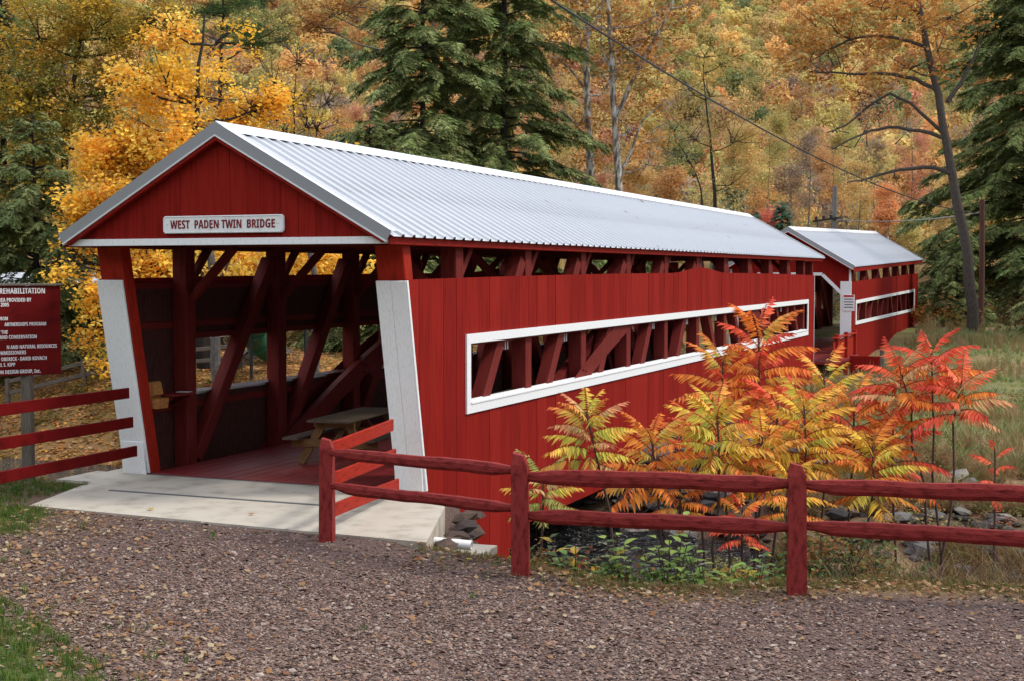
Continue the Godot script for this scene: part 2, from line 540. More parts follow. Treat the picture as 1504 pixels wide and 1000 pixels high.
func side_wall(root: Node, sx: float) -> void:
	var z = 0.62
	var k = 0
	var lean_n = Vector2(-3.02, 0.60).normalized()       # keeps what lies behind the leaning portal edge (z, y)
	while z > -31.34:
		var wd = 0.42 + rf(-0.05, 0.05)
		var z1 = maxf(z - wd, -31.35)
		var m: Material = pick([M.red_siding, M.red_siding, M.red_siding_2, M.red_siding_3, M.red_siding_4])
		var off = rf(-0.004, 0.004)
		var x0 = sx * (W - 0.024 + off)
		var x1 = sx * (W + off)
		var a = z - 0.003
		var b = z1 + 0.003
		var pieces = []
		var bottom_a = -1.13
		var bottom_b = -1.13
		if z1 > -3.3:
			bottom_a = -1.62
			bottom_b = -1.62
		elif z > -4.1:
			bottom_a = lerpf(-1.50, -1.13, clampf((-3.0 - a) / 1.0, 0, 1))
			bottom_b = lerpf(-1.50, -1.13, clampf((-3.0 - b) / 1.0, 0, 1))
		bottom_a += rf(-0.012, 0.0)
		bottom_b += rf(-0.012, 0.0)
		var ya = wall_top(a)
		var yb = wall_top(b)
		if b > WIN_Z0 - 0.07 or a < WIN_Z1 + 0.07:
			pieces.append([Vector2(a, bottom_a), Vector2(b, bottom_b), Vector2(b, yb), Vector2(a, ya)])
		elif a > WIN_Z0 - 0.07:
			var zs = WIN_Z0 - 0.07
			pieces.append([Vector2(a, bottom_a), Vector2(zs, bottom_a), Vector2(zs, ya), Vector2(a, ya)])
			pieces.append([Vector2(zs, 2.13), Vector2(b, 2.13), Vector2(b, yb), Vector2(zs, ya)])
			pieces.append([Vector2(zs, bottom_a), Vector2(b, bottom_b), Vector2(b, 1.07), Vector2(zs, 1.07)])
		else:
			var bb = maxf(b, WIN_Z1 + 0.07) if b > WIN_Z1 else WIN_Z1 + 0.07
			pieces.append([Vector2(a, 2.13), Vector2(bb, 2.13), Vector2(bb, yb), Vector2(a, ya)])
			pieces.append([Vector2(a, bottom_a), Vector2(bb, bottom_b), Vector2(bb, 1.07), Vector2(a, 1.07)])
			if bb > b + 0.01:
				pieces.append([Vector2(bb, bottom_b), Vector2(b, bottom_b), Vector2(b, yb), Vector2(bb, yb)])
		for p in pieces:
			var q = clip_line(p, Vector2(0.0, 0.0), lean_n)
			if q.size() < 3:
				continue
			var mb = MB.new()
			mb.plate(q, x0, x1, 0)
			part("siding_board", mb.mesh(), m, root)
		z = z1
		k += 1
	# window trim: four boards proud of the siding, with a sloped sill
	var xa = sx * (W + 0.006)
	var xb = sx * (W + 0.036)
	var tr = MB.new()
	tr.plate([Vector2(WIN_Z0, 2.06), Vector2(WIN_Z1, 2.06), Vector2(WIN_Z1, 2.20), Vector2(WIN_Z0, 2.20)], xa, xb, 0)
	part("window_trim", tr.mesh(), M.white_paint, root)
	tr = MB.new()
	tr.plate([Vector2(WIN_Z0, 0.985), Vector2(WIN_Z1, 0.97), Vector2(WIN_Z1, 1.11), Vector2(WIN_Z0, 1.125)], xa, xb, 0)
	part("window_trim", tr.mesh(), M.white_paint, root)
	for e in [[WIN_Z0, WIN_Z0 - 0.15], [WIN_Z1 + 0.15, WIN_Z1]]:
		tr = MB.new()
		tr.plate([Vector2(e[0], 1.127), Vector2(e[1], 1.127), Vector2(e[1], 2.058), Vector2(e[0], 2.058)], xa, xb, 0)
		part("window_trim", tr.mesh(), M.white_paint, root)
	tr = MB.new()
	tr.plate([Vector2(sx * (W - 0.10), 1.13), Vector2(sx * (W + 0.002), 1.13), Vector2(sx * (W + 0.05), 1.128), Vector2(sx * (W + 0.05), 1.150), Vector2(sx * (W - 0.10), 1.185)], WIN_Z0 - 0.151, WIN_Z1 + 0.151, 2)
	part("window_sill", tr.mesh(), M.white_paint, root)
	tr = MB.new()
	tr.plate([Vector2(WIN_Z0 - 0.16, 2.03), Vector2(WIN_Z1 + 0.16, 2.03), Vector2(WIN_Z1 + 0.16, 2.125), Vector2(WIN_Z0 - 0.16, 2.125)], sx * (W - 0.12), sx * (W - 0.027), 0)
	part("window_header", tr.mesh(), M.red_timber, root)
	# added lining inside the boards, wood colour darkened to imitate interior shade
	for q in [[Vector2(0.05, 2.1), Vector2(-31.2, 2.1), Vector2(-31.2, 2.98), Vector2(0.45, 2.98)], [Vector2(-0.15, -0.3), Vector2(-31.2, -0.3), Vector2(-31.2, 1.08), Vector2(-0.1, 1.08)], [Vector2(-0.12, 1.085), Vector2(WIN_Z0 - 0.05, 1.085), Vector2(WIN_Z0 - 0.05, 2.095), Vector2(0.03, 2.095)]]:
		tr = MB.new()
		tr.plate(q, sx * (W - 0.036), sx * (W - 0.029), 0)
		part("shade_lining", tr.mesh(), M.dark_lining, root)

func post_z() -> Array:
	var out = []
	for k in 11:
		out.append(-1.32 - 2.84 * k)
	return out

func arch_y(z: float) -> float:
	return 2.86 - 0.0223 * pow(z + 15.6, 2)

func truss(root: Node, sx: float) -> void:
	var px = sx * (W - 0.19)
	var zs = post_z()
	for z in zs:
		beam("truss_post", root, Vector3(px, -0.45, z), Vector3(px, 3.57, z), 0.27, 0.27, M.red_timber)
	for k in 10:
		var a: float = zs[k]
		var b: float = zs[k + 1]
		var xo = sx * 0.01
		if k < 5:
			beam("truss_brace", root, Vector3(px + xo, 0.02, a - 0.22), Vector3(px + xo, 3.36, b + 0.20), 0.23, 0.24, M.red_timber)
		else:
			beam("truss_brace", root, Vector3(px + xo, 0.02, b + 0.22), Vector3(px + xo, 3.36, a - 0.20), 0.23, 0.24, M.red_timber)
	# chords
	beam("bottom_chord", root, Vector3(px - sx * 0.19, -0.16, -0.05), Vector3(px - sx * 0.19, -0.16, -31.2), 0.10, 0.28, M.red_timber)
	beam("top_chord", root, Vector3(px, 3.635, 1.0), Vector3(px, 3.635, -31.9), 0.26, 0.12, M.red_timber)
	# thin pale hanger rods below the window header
	for k in 9:
		for o in [0.0, 0.10]:
			beam("hanger_rod", root, Vector3(sx * (W - 0.10), 1.88, zs[k] - 1.9 - o), Vector3(sx * (W - 0.10), 2.05, zs[k] - 1.9 - o), 0.014, 0.014, M.white_paint, Vector3(1, 0, 0), 0.002)
	# pair of arch ribs either side of the posts
	for side in [-1.0, 1.0]:
		if side > 0 and false:
			continue
		var x0 = px + side * 0.15
		var x1 = px + side * 0.285
		if side * sx > 0:
			x1 = sx * (W - 0.045)
			x0 = px + side * 0.14
		var mb = MB.new()
		var st = 28
		for k in st:
			var za = lerpf(-2.1, -29.1, k / float(st))
			var zb = lerpf(-2.1, -29.1, (k + 1) / float(st))
			var ya = arch_y(za)
			var yb = arch_y(zb)
			mb.plate([Vector2(za, ya - 0.19), Vector2(zb, yb - 0.19), Vector2(zb, yb + 0.19), Vector2(za, ya + 0.19)], x0, x1, 0)
		part("arch_rib", mb.mesh(), M.red_timber, root)

func bolt_heads(root: Node, sx: float) -> void:
	var px = sx * (W - 0.19)
	var mb = MB.new()
	mb.tube([Vector3.ZERO, Vector3(0.03, 0, 0)], [0.022, 0.02], 8)
	var me = mb.mesh()
	for k in range(1, 10):
		var z: float = post_z()[k]
		var y = arch_y(z)
		if y < 0.2:
			continue
		for o in [Vector2(0.07, 0.09), Vector2(-0.07, 0.06), Vector2(0.05, -0.08), Vector2(-0.06, -0.1)]:
			part("bolt", me, M.red_timber, root, Transform3D(Basis.IDENTITY, Vector3(px + 0.285 if sx < 0 else W - 0.047, y + o.y, z + o.x)))

func roof_panel_mesh(width: float, ribs: int, slope: float) -> ArrayMesh:
	var mb = MB.new()
	var pitch = width / ribs
	var prof = []
	for k in ribs:
		var o = k * pitch
		prof.append_array([Vector2(o, 0), Vector2(o + pitch * 0.70, 0), Vector2(o + pitch * 0.73, 0.037), Vector2(o + pitch * 0.90, 0.037)])
	prof.append(Vector2(width, 0.0))
	for k in prof.size() - 1:
		var a: Vector2 = prof[k]
		var b: Vector2 = prof[k + 1]
		mb.poly([Vector3(0, a.y, -a.x), Vector3(slope, a.y, -a.x), Vector3(slope, b.y, -b.x), Vector3(0, b.y, -b.x)], Vector3.UP)
		mb.poly([Vector3(slope, a.y, -a.x), Vector3(slope, b.y, -b.x), Vector3(slope, b.y - 0.006, -b.x), Vector3(slope, a.y - 0.006, -a.x)], Vector3.RIGHT)
	return mb.mesh()

func roof(root: Node, cx: float, ex: float, ey: float, ry: float, z0: float, z1: float, rise: float, panel: float, ribs: int) -> void:
	# rise: how much the far end stands higher than the near end
	var slope_len = Vector2(ex, ry - ey).length()
	var me = roof_panel_mesh(panel, ribs, slope_len)
	var n = int(round((z0 - z1) / panel))
	var step = (z0 - z1) / n
	for sx in [1.0, -1.0]:
		for k in n:
			var z: float = z0 - step * k
			var dy = rise * (z0 - z) / (z0 - z1)
			var zz = Vector3(0, -rise / (z0 - z1), 1).normalized()
			var d = Vector3(sx * ex, ey - ry, 0).normalized()
			var o = Vector3(cx, ry + dy, z)
			if sx < 0:
				o = Vector3(cx, ry + dy + rise / n, z - step)
				zz = -zz
			d = (d - zz * d.dot(zz)).normalized()
			var yy = zz.cross(d)
			part("roof_panel", me, M.roof_metal, root, Transform3D(Basis(d, yy, zz), o + Vector3(0, rf(-0.002, 0.002), 0)))
	# ridge cap: two bent wings standing on the ribs
	var mb = MB.new()
	var dn = (ry - ey) / ex
	for sx in [1.0, -1.0]:
		var p = [Vector2(cx, ry + 0.075), Vector2(cx + sx * 0.20, ry + 0.062 - 0.2 * dn), Vector2(cx + sx * 0.22, ry + 0.040 - 0.22 * dn), Vector2(cx + sx * 0.20, ry + 0.056 - 0.2 * dn), Vector2(cx, ry + 0.069)]
		for k in p.size() - 1:
			mb.poly([Vector3(p[k].x, p[k].y, z0 + 0.01), Vector3(p[k + 1].x, p[k + 1].y, z0 + 0.01), Vector3(p[k + 1].x, p[k + 1].y + rise, z1 - 0.01), Vector3(p[k].x, p[k].y + rise, z1 - 0.01)], Vector3(sx * 0.4 * (1.0 if k < 2 else -1.0), 1.0 if k < 2 else -1.0, 0))
	part("ridge_cap", mb.mesh(), M.edge_metal, root)

func rake(root: Node, cx: float, ex: float, ey: float, ry: float, z: float, face: float, dy: float) -> void:
	# grey metal rake trim over a red barge board at one gable end
	for sx in [1.0, -1.0]:
		var a = Vector2(cx + sx * 0.0, ry + dy + 0.062)
		var b = Vector2(cx + sx * (ex + 0.03), ey + dy + 0.062 - 0.03 * (ry - ey) / ex)
		var d = (b - a).normalized()
		var nn = Vector2(-d.y, d.x) * sx
		if nn.y < 0:
			nn = -nn
		var drop = Vector2(0, -0.18)
		var mb = MB.new()
		mb.plate([a, b, b - nn * 0.15, a + drop], z, z + face * 0.012, 2)
		part("rake_trim", mb.mesh(), M.trim_metal, root)
		mb = MB.new()
		mb.poly([Vector3(a.x, a.y + 0.002, z + face * 0.012), Vector3(b.x, b.y + 0.002, z + face * 0.012), Vector3(b.x, b.y + 0.002, z - face * 0.14), Vector3(a.x, a.y + 0.002, z - face * 0.14)], Vector3(nn.x, nn.y, 0))
		part("rake_flange", mb.mesh(), M.edge_metal, root)
		mb = MB.new()
		mb.plate([a + drop, b - nn * 0.15, b - nn * 0.175, a + drop * 1.13], z - face * 0.05, z + face * 0.020, 2)
		part("drip_edge", mb.mesh(), M.edge_metal, root)
		mb = MB.new()
		var a2 = a + Vector2(0, -0.10)
		var b2 = b - nn * 0.08 - d * 0.06
		mb.plate([a2, b2, b2 - nn * 0.135, a2 + Vector2(0, -0.158)], z - face * 0.09, z - face * 0.004, 2)
		part("barge_board", mb.mesh(), M.red_fascia, root)

func assembly(root: Node, called: String) -> Node3D:
	var o = Node3D.new()
	o.name = called
	root.add_child(o, true)
	return o

func west_bridge() -> void:
	var root = thing("covered_bridge", "long red covered bridge with grey metal roof and open portal in the foreground", "bridge")
	var floor_ = assembly(root, "floor")
	var frame = assembly(root, "roof_frame")
	var cover_ = assembly(root, "roof")
	# floor planks laid lengthwise
	var x = -2.16
	while x < 2.15:
		for seg in [[0.0, -10.4], [-10.41, -21.0], [-21.01, -31.3]]:
			beam("floor_plank", floor_, Vector3(x + 0.12, -0.03 + rf(-0.004, 0.004), seg[0]), Vector3(x + 0.12, -0.03, seg[1]), 0.234, 0.06, M.red_floor, Vector3(1, 0, 0), 0.005)
		x += 0.24
	for k in 22:
		var z = -0.6 - k * 1.42
		beam("floor_beam", floor_, Vector3(-2.5, -0.22, z), Vector3(2.5, -0.22, z), 0.28, 0.22, M.red_timber, Vector3(0, 1, 0))
	for sx in [1.0, -1.0]:
		side_wall(assembly(root, "side_wall"), sx)
		var t = assembly(root, "truss")
		truss(t, sx)
		bolt_heads(t, sx)
	# horizontal nailing rails behind the siding
	for sx in [-1.0, 1.0]:
		for y in [2.28, 0.92]:
			beam("nailer", root, Vector3(sx * (W - 0.04), y, 0.1), Vector3(sx * (W - 0.04), y, -31.2), 0.03, 0.12, M.red_timber)
		beam("wall_cap", root, Vector3(sx * (W - 0.045), 2.93, 0.5), Vector3(sx * (W - 0.045), 2.93, -31.2), 0.035, 0.10, M.red_timber)
	# ties, knee braces and crossed bracing under the roof, rafters
	var zs = post_z()
	for k in zs.size():
		var z: float = zs[k]
		beam("tie_beam", frame, Vector3(-2.6, 3.65, z), Vector3(2.6, 3.65, z), 0.19, 0.22, M.red_timber, Vector3(0, 1, 0))
		for sx in [-1.0, 1.0]:
			beam("knee_brace", frame, Vector3(sx * 2.32, 2.68, z), Vector3(sx * 1.45, 3.56, z), 0.12, 0.13, M.red_timber, Vector3(0, 0, 1))
			if k < 10:
				beam("knee_brace", frame, Vector3(sx * 2.44, 2.95, z - 0.13), Vector3(sx * 2.44, 3.57, z - 0.70), 0.12, 0.12, M.red_timber)
		if k < 10:
			var z2: float = zs[k + 1]
			beam("cross_brace", frame, Vector3(-2.4, 3.68, z - 0.15), Vector3(2.4, 3.68, z2 + 0.15), 0.10, 0.12, M.red_timber, Vector3(0, 1, 0))
			beam("cross_brace", frame, Vector3(2.4, 3.60, z - 0.15), Vector3(-2.4, 3.60, z2 + 0.15), 0.10, 0.12, M.red_timber, Vector3(0, 1, 0))
	for k in 40:
		var z = 0.9 - k * 0.845
		for sx in [-1.0, 1.0]:
			beam("rafter", frame, Vector3(sx * 0.02, RIDGE_Y - 0.12, z), Vector3(sx * (ROOF_X - 0.06), ROOF_Y - 0.085, z), 0.05, 0.13, M.dark_lining, Vector3(0, 0, 1), 0.005)
	for sx in [-1.0, 1.0]:
		for k in 6:
			var t = (k + 0.5) / 6.0
			var p0 = Vector2(sx * ROOF_X * t, lerpf(RIDGE_Y, ROOF_Y, t) - 0.028)
			var d = Vector2(sx * ROOF_X, ROOF_Y - RIDGE_Y).normalized()
			beam("roof_board", frame, Vector3(p0.x, p0.y, Z_GABLE - 0.12), Vector3(p0.x, p0.y, Z_FAR + 0.12), 0.51, 0.024, M.dark_lining, Vector3(d.x, d.y, 0), 0.004)
		beam("fascia", root, Vector3(sx * (ROOF_X - 0.035), ROOF_Y - 0.065, Z_GABLE - 0.03), Vector3(sx * (ROOF_X - 0.035), ROOF_Y - 0.065, Z_FAR + 0.03), 0.03, 0.15, M.red_fascia)
		beam("soffit", root, Vector3(sx * 2.62, ROOF_Y - 0.105, Z_GABLE - 0.2), Vector3(sx * 2.62, ROOF_Y - 0.105, Z_FAR + 0.2), 0.20, 0.018, M.red_timber, Vector3(1, 0, 0), 0.003)
	roof(cover_, 0.0, ROOF_X + 0.05, ROOF_Y - 0.03, RIDGE_Y, Z_GABLE, Z_FAR, 0.0, 0.996, 3)
	rake(cover_, 0.0, ROOF_X, ROOF_Y, RIDGE_Y, Z_GABLE + 0.012, 1.0, 0.0)
	rake(cover_, 0.0, ROOF_X, ROOF_Y, RIDGE_Y, Z_FAR - 0.012, -1.0, 0.0)
	# gables of upright boards
	for g in [[Z_GABLE - 0.13, 1.0], [Z_FAR + 0.13, -1.0]]:
		var gable = Node3D.new()
		gable.name = "gable"
		root.add_child(gable, true)
		var gx = -2.66
		while gx < 2.66:
			var x1 = minf(gx + 0.28, 2.66)
			var roofy = func(q: float) -> float: return RIDGE_Y - 0.10 - absf(q) * (RIDGE_Y - ROOF_Y) / ROOF_X
			var pl = [Vector2(gx + 0.0025, 3.60), Vector2(x1 - 0.0025, 3.60), Vector2(x1 - 0.0025, maxf(3.61, roofy.call(x1)))]
			if gx < 0 and x1 > 0:
				pl.append(Vector2(0, roofy.call(0.0)))
			pl.append(Vector2(gx + 0.0025, maxf(3.61, roofy.call(gx))))
			var mb = MB.new()
			var o = rf(-0.003, 0.003)
			mb.plate(pl, g[0] - 0.02 + o, g[0] + o, 2)
			part("gable_board", mb.mesh(), pick([M.red_siding_2, M.red_siding, M.red_siding_2]), gable)
			gx = x1
		beam("gable_trim", root, Vector3(-2.69, 3.585, g[0] + g[1] * 0.028), Vector3(2.69, 3.585, g[0] + g[1] * 0.028), 0.10, 0.045, M.white_paint, Vector3(0, 1, 0), 0.004)
		beam("gable_trim_end", root, Vector3(-2.662, 3.64, g[0] + g[1] * 0.03), Vector3(-2.662, 3.77, g[0] + g[1] * 0.03), 0.05, 0.045, M.white_paint, Vector3(1, 0, 0), 0.004)
		beam("gable_sill", root, Vector3(-2.62, 3.60, g[0] - g[1] * 0.06), Vector3(2.62, 3.60, g[0] - g[1] * 0.06), 0.07, 0.08, M.red_timber, Vector3(0, 1, 0))
	# leaning portal posts with white boards in front
	for sx in [-1.0, 1.0]:
		var foot = Vector3(sx * 2.40, -0.02, -0.16)
		var head = Vector3(sx * 2.40, 3.56, 0.555)
		beam("portal_post", root, foot, head, 0.44, 0.24, M.red_board)
		var dir = Vector3(0, 3.58, 0.715).normalized()
		var front = Vector3(0, -dir.z, dir.y)
		var a = Vector3(sx * 2.412, 0.0, 0.0) + front * 0.012
		for half in ([[-0.1175, 0.229], [0.1175, 0.233]] if sx > 0 else [[0.0, 0.465]]):
			beam("portal_board", root, a + Vector3(half[0], 0, 0), a + Vector3(half[0], 0, 0) + dir * 3.09, half[1], 0.034, M.white_paint, Vector3(1, 0, 0), 0.004)
		beam("portal_edge_trim", root, Vector3(sx * (W + 0.012), 0.0, -0.005), Vector3(sx * (W + 0.012), 0.0, -0.005) + dir * 3.09, 0.022, 0.05, M.white_paint, Vector3(1, 0, 0), 0.003)
		beam("portal_foot_board", root, Vector3(sx * 2.42, -0.02, 0.075), Vector3(sx * 2.42, 0.50, 0.135), 0.44, 0.03, M.white_paint, Vector3(1, 0, 0), 0.004)
	# the far end posts
	for sx in [-1.0, 1.0]:
		beam("portal_post", root, Vector3(sx * 2.45, -0.2, -31.15), Vector3(sx * 2.45, 3.5, -31.15), 0.34, 0.24, M.red_timber)
		beam("corner_board", root, Vector3(sx * (W - 0.02), -0.6, -31.365), Vector3(sx * (W - 0.02), 3.05, -31.365), 0.06, 0.022, M.white_paint, Vector3(1, 0, 0), 0.003)

func east_bridge() -> void:
	var cx = 0.80
	var root = thing("covered_bridge", "smaller far covered bridge with pale blue metal roof at the end of the long one", "bridge")
	var z0 = -36.4
	var z1 = -60.2
	var hw = 2.36
	var up = func(z: float) -> float: return (z0 - z) / (z0 - z1)
	for sx in [1.0, -1.0]:
		var wall = MB.new()
		var z = z0
		while z > z1 + 0.01:
			var b = maxf(z - 0.42, z1)
			var o = rf(-0.004, 0.004)
			var xa: float = cx + sx * (hw - 0.03 + o)
			var xb: float = cx + sx * (hw + o)
			var ta: float = lerpf(2.76, 3.06, up.call(z))
			var tb: float = lerpf(2.76, 3.06, up.call(b))
			if z > z0 - 1.2 or b < z1 + 1.9:
				wall.plate([Vector2(z - 0.004, -1.6), Vector2(b + 0.004, -1.6), Vector2(b + 0.004, tb), Vector2(z - 0.004, ta)], xa, xb, 0)
			else:
				var wa: float = lerpf(1.93, 2.16, up.call(z))
				var wb: float = lerpf(1.93, 2.16, up.call(b))
				wall.plate([Vector2(z - 0.004, wa), Vector2(b + 0.004, wb), Vector2(b + 0.004, tb), Vector2(z - 0.004, ta)], xa, xb, 0)
				wall.plate([Vector2(z - 0.004, -1.6), Vector2(b + 0.004, -1.6), Vector2(b + 0.004, 1.14), Vector2(z - 0.004, 1.14)], xa, xb, 0)
			z = b
		part("siding", wall.mesh(), M.red_siding_2, root).set_meta("kind", "stuff")
		var wz0 = z0 - 1.1
		var wz1 = z1 + 1.8
		var x0: float = cx + sx * (hw + 0.006)
		var x1: float = cx + sx * (hw + 0.04)
		var yt0: float = lerpf(1.93, 2.16, up.call(wz0))
		var yt1: float = lerpf(1.93, 2.16, up.call(wz1))
		for q in [[Vector2(wz0, yt0 - 0.05), Vector2(wz1, yt1 - 0.05), Vector2(wz1, yt1 + 0.08), Vector2(wz0, yt0 + 0.08)], [Vector2(wz0, 1.06), Vector2(wz1, 1.06), Vector2(wz1, 1.20), Vector2(wz0, 1.20)],
			[Vector2(wz0, 1.202), Vector2(wz0 - 0.2, 1.202), Vector2(wz0 - 0.2, yt0 - 0.052), Vector2(wz0, yt0 - 0.052)], [Vector2(wz1 + 0.3, 1.202), Vector2(wz1, 1.202), Vector2(wz1, yt1 - 0.052), Vector2(wz1 + 0.3, yt1 - 0.056)]]:
			var tr = MB.new()
			tr.plate(q, x0, x1, 0)
			part("window_trim", tr.mesh(), M.white_paint, root)
		var px: float = cx + sx * (hw - 0.2)
		for k in 7:
			var pz = z0 - 1.0 - k * 3.6
			beam("truss_post", root, Vector3(px, -0.4, pz), Vector3(px, 3.2 + 0.45 * up.call(pz), pz), 0.26, 0.26, M.red_timber)
			if k < 3:
				beam("truss_brace", root, Vector3(px, 0.0, pz - 0.2), Vector3(px, 2.9, pz - 3.4), 0.2, 0.22, M.red_timber)
			elif k < 6:
				beam("truss_brace", root, Vector3(px, 0.0, pz - 3.4), Vector3(px, 2.9, pz - 0.2), 0.2, 0.22, M.red_timber)
			if k < 6:
				beam("knee_brace", root, Vector3(px, 2.5 + 0.4 * up.call(pz), pz - 1.5), Vector3(px, 3.2 + 0.45 * up.call(pz), pz - 0.3), 0.14, 0.2, M.red_timber)
		beam("top_chord", root, Vector3(px, 3.28, z0), Vector3(px, 3.74, z1), 0.24, 0.16, M.red_timber)
		beam("fascia", root, Vector3(cx + sx * 2.5, 3.22, z0 + 0.35), Vector3(cx + sx * 2.5, 3.70, z1 - 0.35), 0.03, 0.17, M.red_fascia)
		for k in 4:
			var t = (k + 0.5) / 4.0
			var d = Vector2(sx * 2.54, -1.5).normalized()
			beam("roof_board", root, Vector3(cx + sx * 2.54 * t, 4.84 - 1.5 * t - 0.03, z0 + 0.4), Vector3(cx + sx * 2.54 * t, 5.31 - 1.5 * t - 0.03, z1 - 0.4), 0.74, 0.024, M.red_timber, Vector3(d.x, d.y, 0), 0.004)
	roof(assembly(root, "roof"), cx, 2.56, 3.33, 4.84, z0 + 0.5, z1 - 0.5, 0.47, 0.996, 3)
	rake(root, cx, 2.56, 3.33, 4.84, z0 + 0.512, 1.0, 0.0)
	rake(root, cx, 2.56, 3.33, 4.84, z1 - 0.512, -1.0, 0.47)
	beam("deck", root, Vector3(cx, -0.04, z0), Vector3(cx, -0.04, z1), 4.6, 0.08, M.red_floor)
	for k in 7:
		var pz = z0 - 1.0 - k * 3.6
		beam("tie_beam", root, Vector3(cx - 2.3, 3.18 + 0.45 * up.call(pz), pz), Vector3(cx + 2.3, 3.18 + 0.45 * up.call(pz), pz), 0.18, 0.2, M.red_timber, Vector3(0, 1, 0))
	# near portal: red gable with clipped corners, white trim
	var g = MB.new()
	var gz = z0 + 0.06
	g.plate([Vector2(cx - 1.3, 3.05), Vector2(cx + 1.3, 3.05), Vector2(cx + 2.5, 3.28), Vector2(cx, 4.75), Vector2(cx - 2.5, 3.28)], gz - 0.03, gz, 2)
	part("gable", g.mesh(), M.red_siding_2, root)
	for sx in [-1.0, 1.0]:
		g = MB.new()
		g.plate([Vector2(cx + sx * 1.3, 3.052), Vector2(cx + sx * 2.33, 2.05), Vector2(cx + sx * 2.33, 3.24), Vector2(cx + sx * 2.3, 3.24)], gz - 0.032, gz - 0.002, 2)
		part("gable_corner", g.mesh(), M.red_siding_2, root)
		beam("portal_corner_trim", root, Vector3(cx + sx * 1.28, 3.03, gz + 0.02), Vector3(cx + sx * 2.32, 2.02, gz + 0.02), 0.13, 0.03, M.white_paint, Vector3(sx, 1, 0), 0.004)
		beam("portal_edge_trim", root, Vector3(cx + sx * 2.33, 2.78, gz + 0.02), Vector3(cx + sx * 2.33, 3.26, gz + 0.02), 0.08, 0.03, M.white_paint, Vector3(1, 0, 0), 0.004)
		beam("portal_board", root, Vector3(cx + sx * 2.18, -0.1, gz + 0.03), Vector3(cx + sx * 2.18, 2.78, gz + 0.03), 0.42, 0.04, M.white_paint, Vector3(1, 0, 0), 0.004)
		beam("portal_post", root, Vector3(cx + sx * 2.18, -0.1, gz - 0.14), Vector3(cx + sx * 2.18, 3.3, gz - 0.14), 0.36, 0.2, M.red_timber)
	beam("portal_top_trim", root, Vector3(cx - 1.27, 3.06, gz + 0.02), Vector3(cx + 1.27, 3.06, gz + 0.02), 0.12, 0.03, M.white_paint, Vector3(0, 1, 0), 0.004)
	# boarded deck between the two bridges
	var deck = thing("deck_walkway", "red boarded walkway with solid railing between the two bridges", "walkway", Vector3(0, 0, 0))
	beam("deck_floor", deck, Vector3(0.6, -0.06, -31.45), Vector3(0.7, -0.06, -36.3), 5.6, 0.12, M.red_floor)
	for k in 3:
		beam("railing_post", deck, Vector3(3.35, -0.9, -32.0 - k * 2.1), Vector3(3.35, 0.92, -32.0 - k * 2.1), 0.14, 0.14, M.red_board)
	for y in [-0.25, 0.1, 0.42]:
		beam("railing_board", deck, Vector3(3.30, y + 0.12, -31.5), Vector3(3.30, y + 0.12, -36.3), 0.04, 0.335, M.red_board)
	beam("railing_cap", deck, Vector3(3.34, 0.80, -31.5), Vector3(3.34, 0.80, -36.35), 0.2, 0.05, M.red_board)
	beam("front_panel", deck, Vector3(3.44, -0.5, -34.4), Vector3(4.6, -0.5, -34.4), 1.1, 0.06, M.red_siding_2, Vector3(0, 1, 0))
	beam("grey_rail", deck, Vector3(2.9, -0.62, -31.2), Vector3(5.0, -0.62, -33.6), 0.08, 0.16, M.weathered_wood, Vector3(0, 0, 1))
	var gp = thing("wooden_post", "pale weathered wooden post standing below the walkway", "post", Vector3(4.75, 0, -33.4))
	beam("shaft", gp, Vector3(0, gh(4.75, -33.4) - 0.3, 0), Vector3(0, 0.32, 0), 0.15, 0.15, M.weathered_wood)
	beam("cap_board", gp, Vector3(0, 0.30, 0), Vector3(0, 0.36, 0), 0.19, 0.19, M.weathered_wood)
	# notice on the far portal
	var nb = thing("notice_board", "small white notice with red heading on the far bridge portal post", "sign", Vector3(cx + 2.30, 1.95, gz + 0.075))
	var np_ = part("panel", cbox(Vector3(0.44, 0.62, 0.02), 0.004), M.sign_paint, nb)
	part("red_heading", cbox(Vector3(0.38, 0.075, 0.006), 0.001), M.bright_red, np_, Transform3D(Basis.IDENTITY, Vector3(0, 0.26, 0.013)))
	for k in 4:
		part("print_line", cbox(Vector3([0.34, 0.36, 0.33, 0.34][k], 0.045, 0.004), 0.001), M.letter_grey, np_, Transform3D(Basis.IDENTITY, Vector3(0, 0.14 - 0.105 * k, 0.012)))

# ---------------------------------------------------------------- built things around the portal
func rock_mesh(sd: int, flat: float) -> ArrayMesh:
	var r = RandomNumberGenerator.new()
	r.seed = sd
	var t = (1.0 + sqrt(5.0)) / 2.0
	var p = []
	for e in [[-1, t, 0], [1, t, 0], [-1, -t, 0], [1, -t, 0], [0, -1, t], [0, 1, t], [0, -1, -t], [0, 1, -t], [t, 0, -1], [t, 0, 1], [-t, 0, -1], [-t, 0, 1]]:
		var q = Vector3(e[0], e[1], e[2]).normalized() * r.randf_range(0.36, 0.60)
		q.y *= flat
		q.x = clampf(q.x, -0.42, 0.44)
		q.z = clampf(q.z, -0.40, 0.40)
		p.append(q)
	var mb = MB.new()
	for f in [[0, 11, 5], [0, 5, 1], [0, 1, 7], [0, 7, 10], [0, 10, 11], [1, 5, 9], [5, 11, 4], [11, 10, 2], [10, 7, 6], [7, 1, 8], [3, 9, 4], [3, 4, 2], [3, 2, 6], [3, 6, 8], [3, 8, 9], [4, 9, 5], [2, 4, 11], [6, 2, 10], [8, 6, 7], [9, 8, 1]]:
		# cut each face once, with the middle pushed a little, for broken faces
		var a: Vector3 = p[f[0]]
		var b: Vector3 = p[f[1]]
		var d: Vector3 = p[f[2]]
		mb.poly([a, b, d], a + b + d)
	return mb.mesh()

var rocks := []

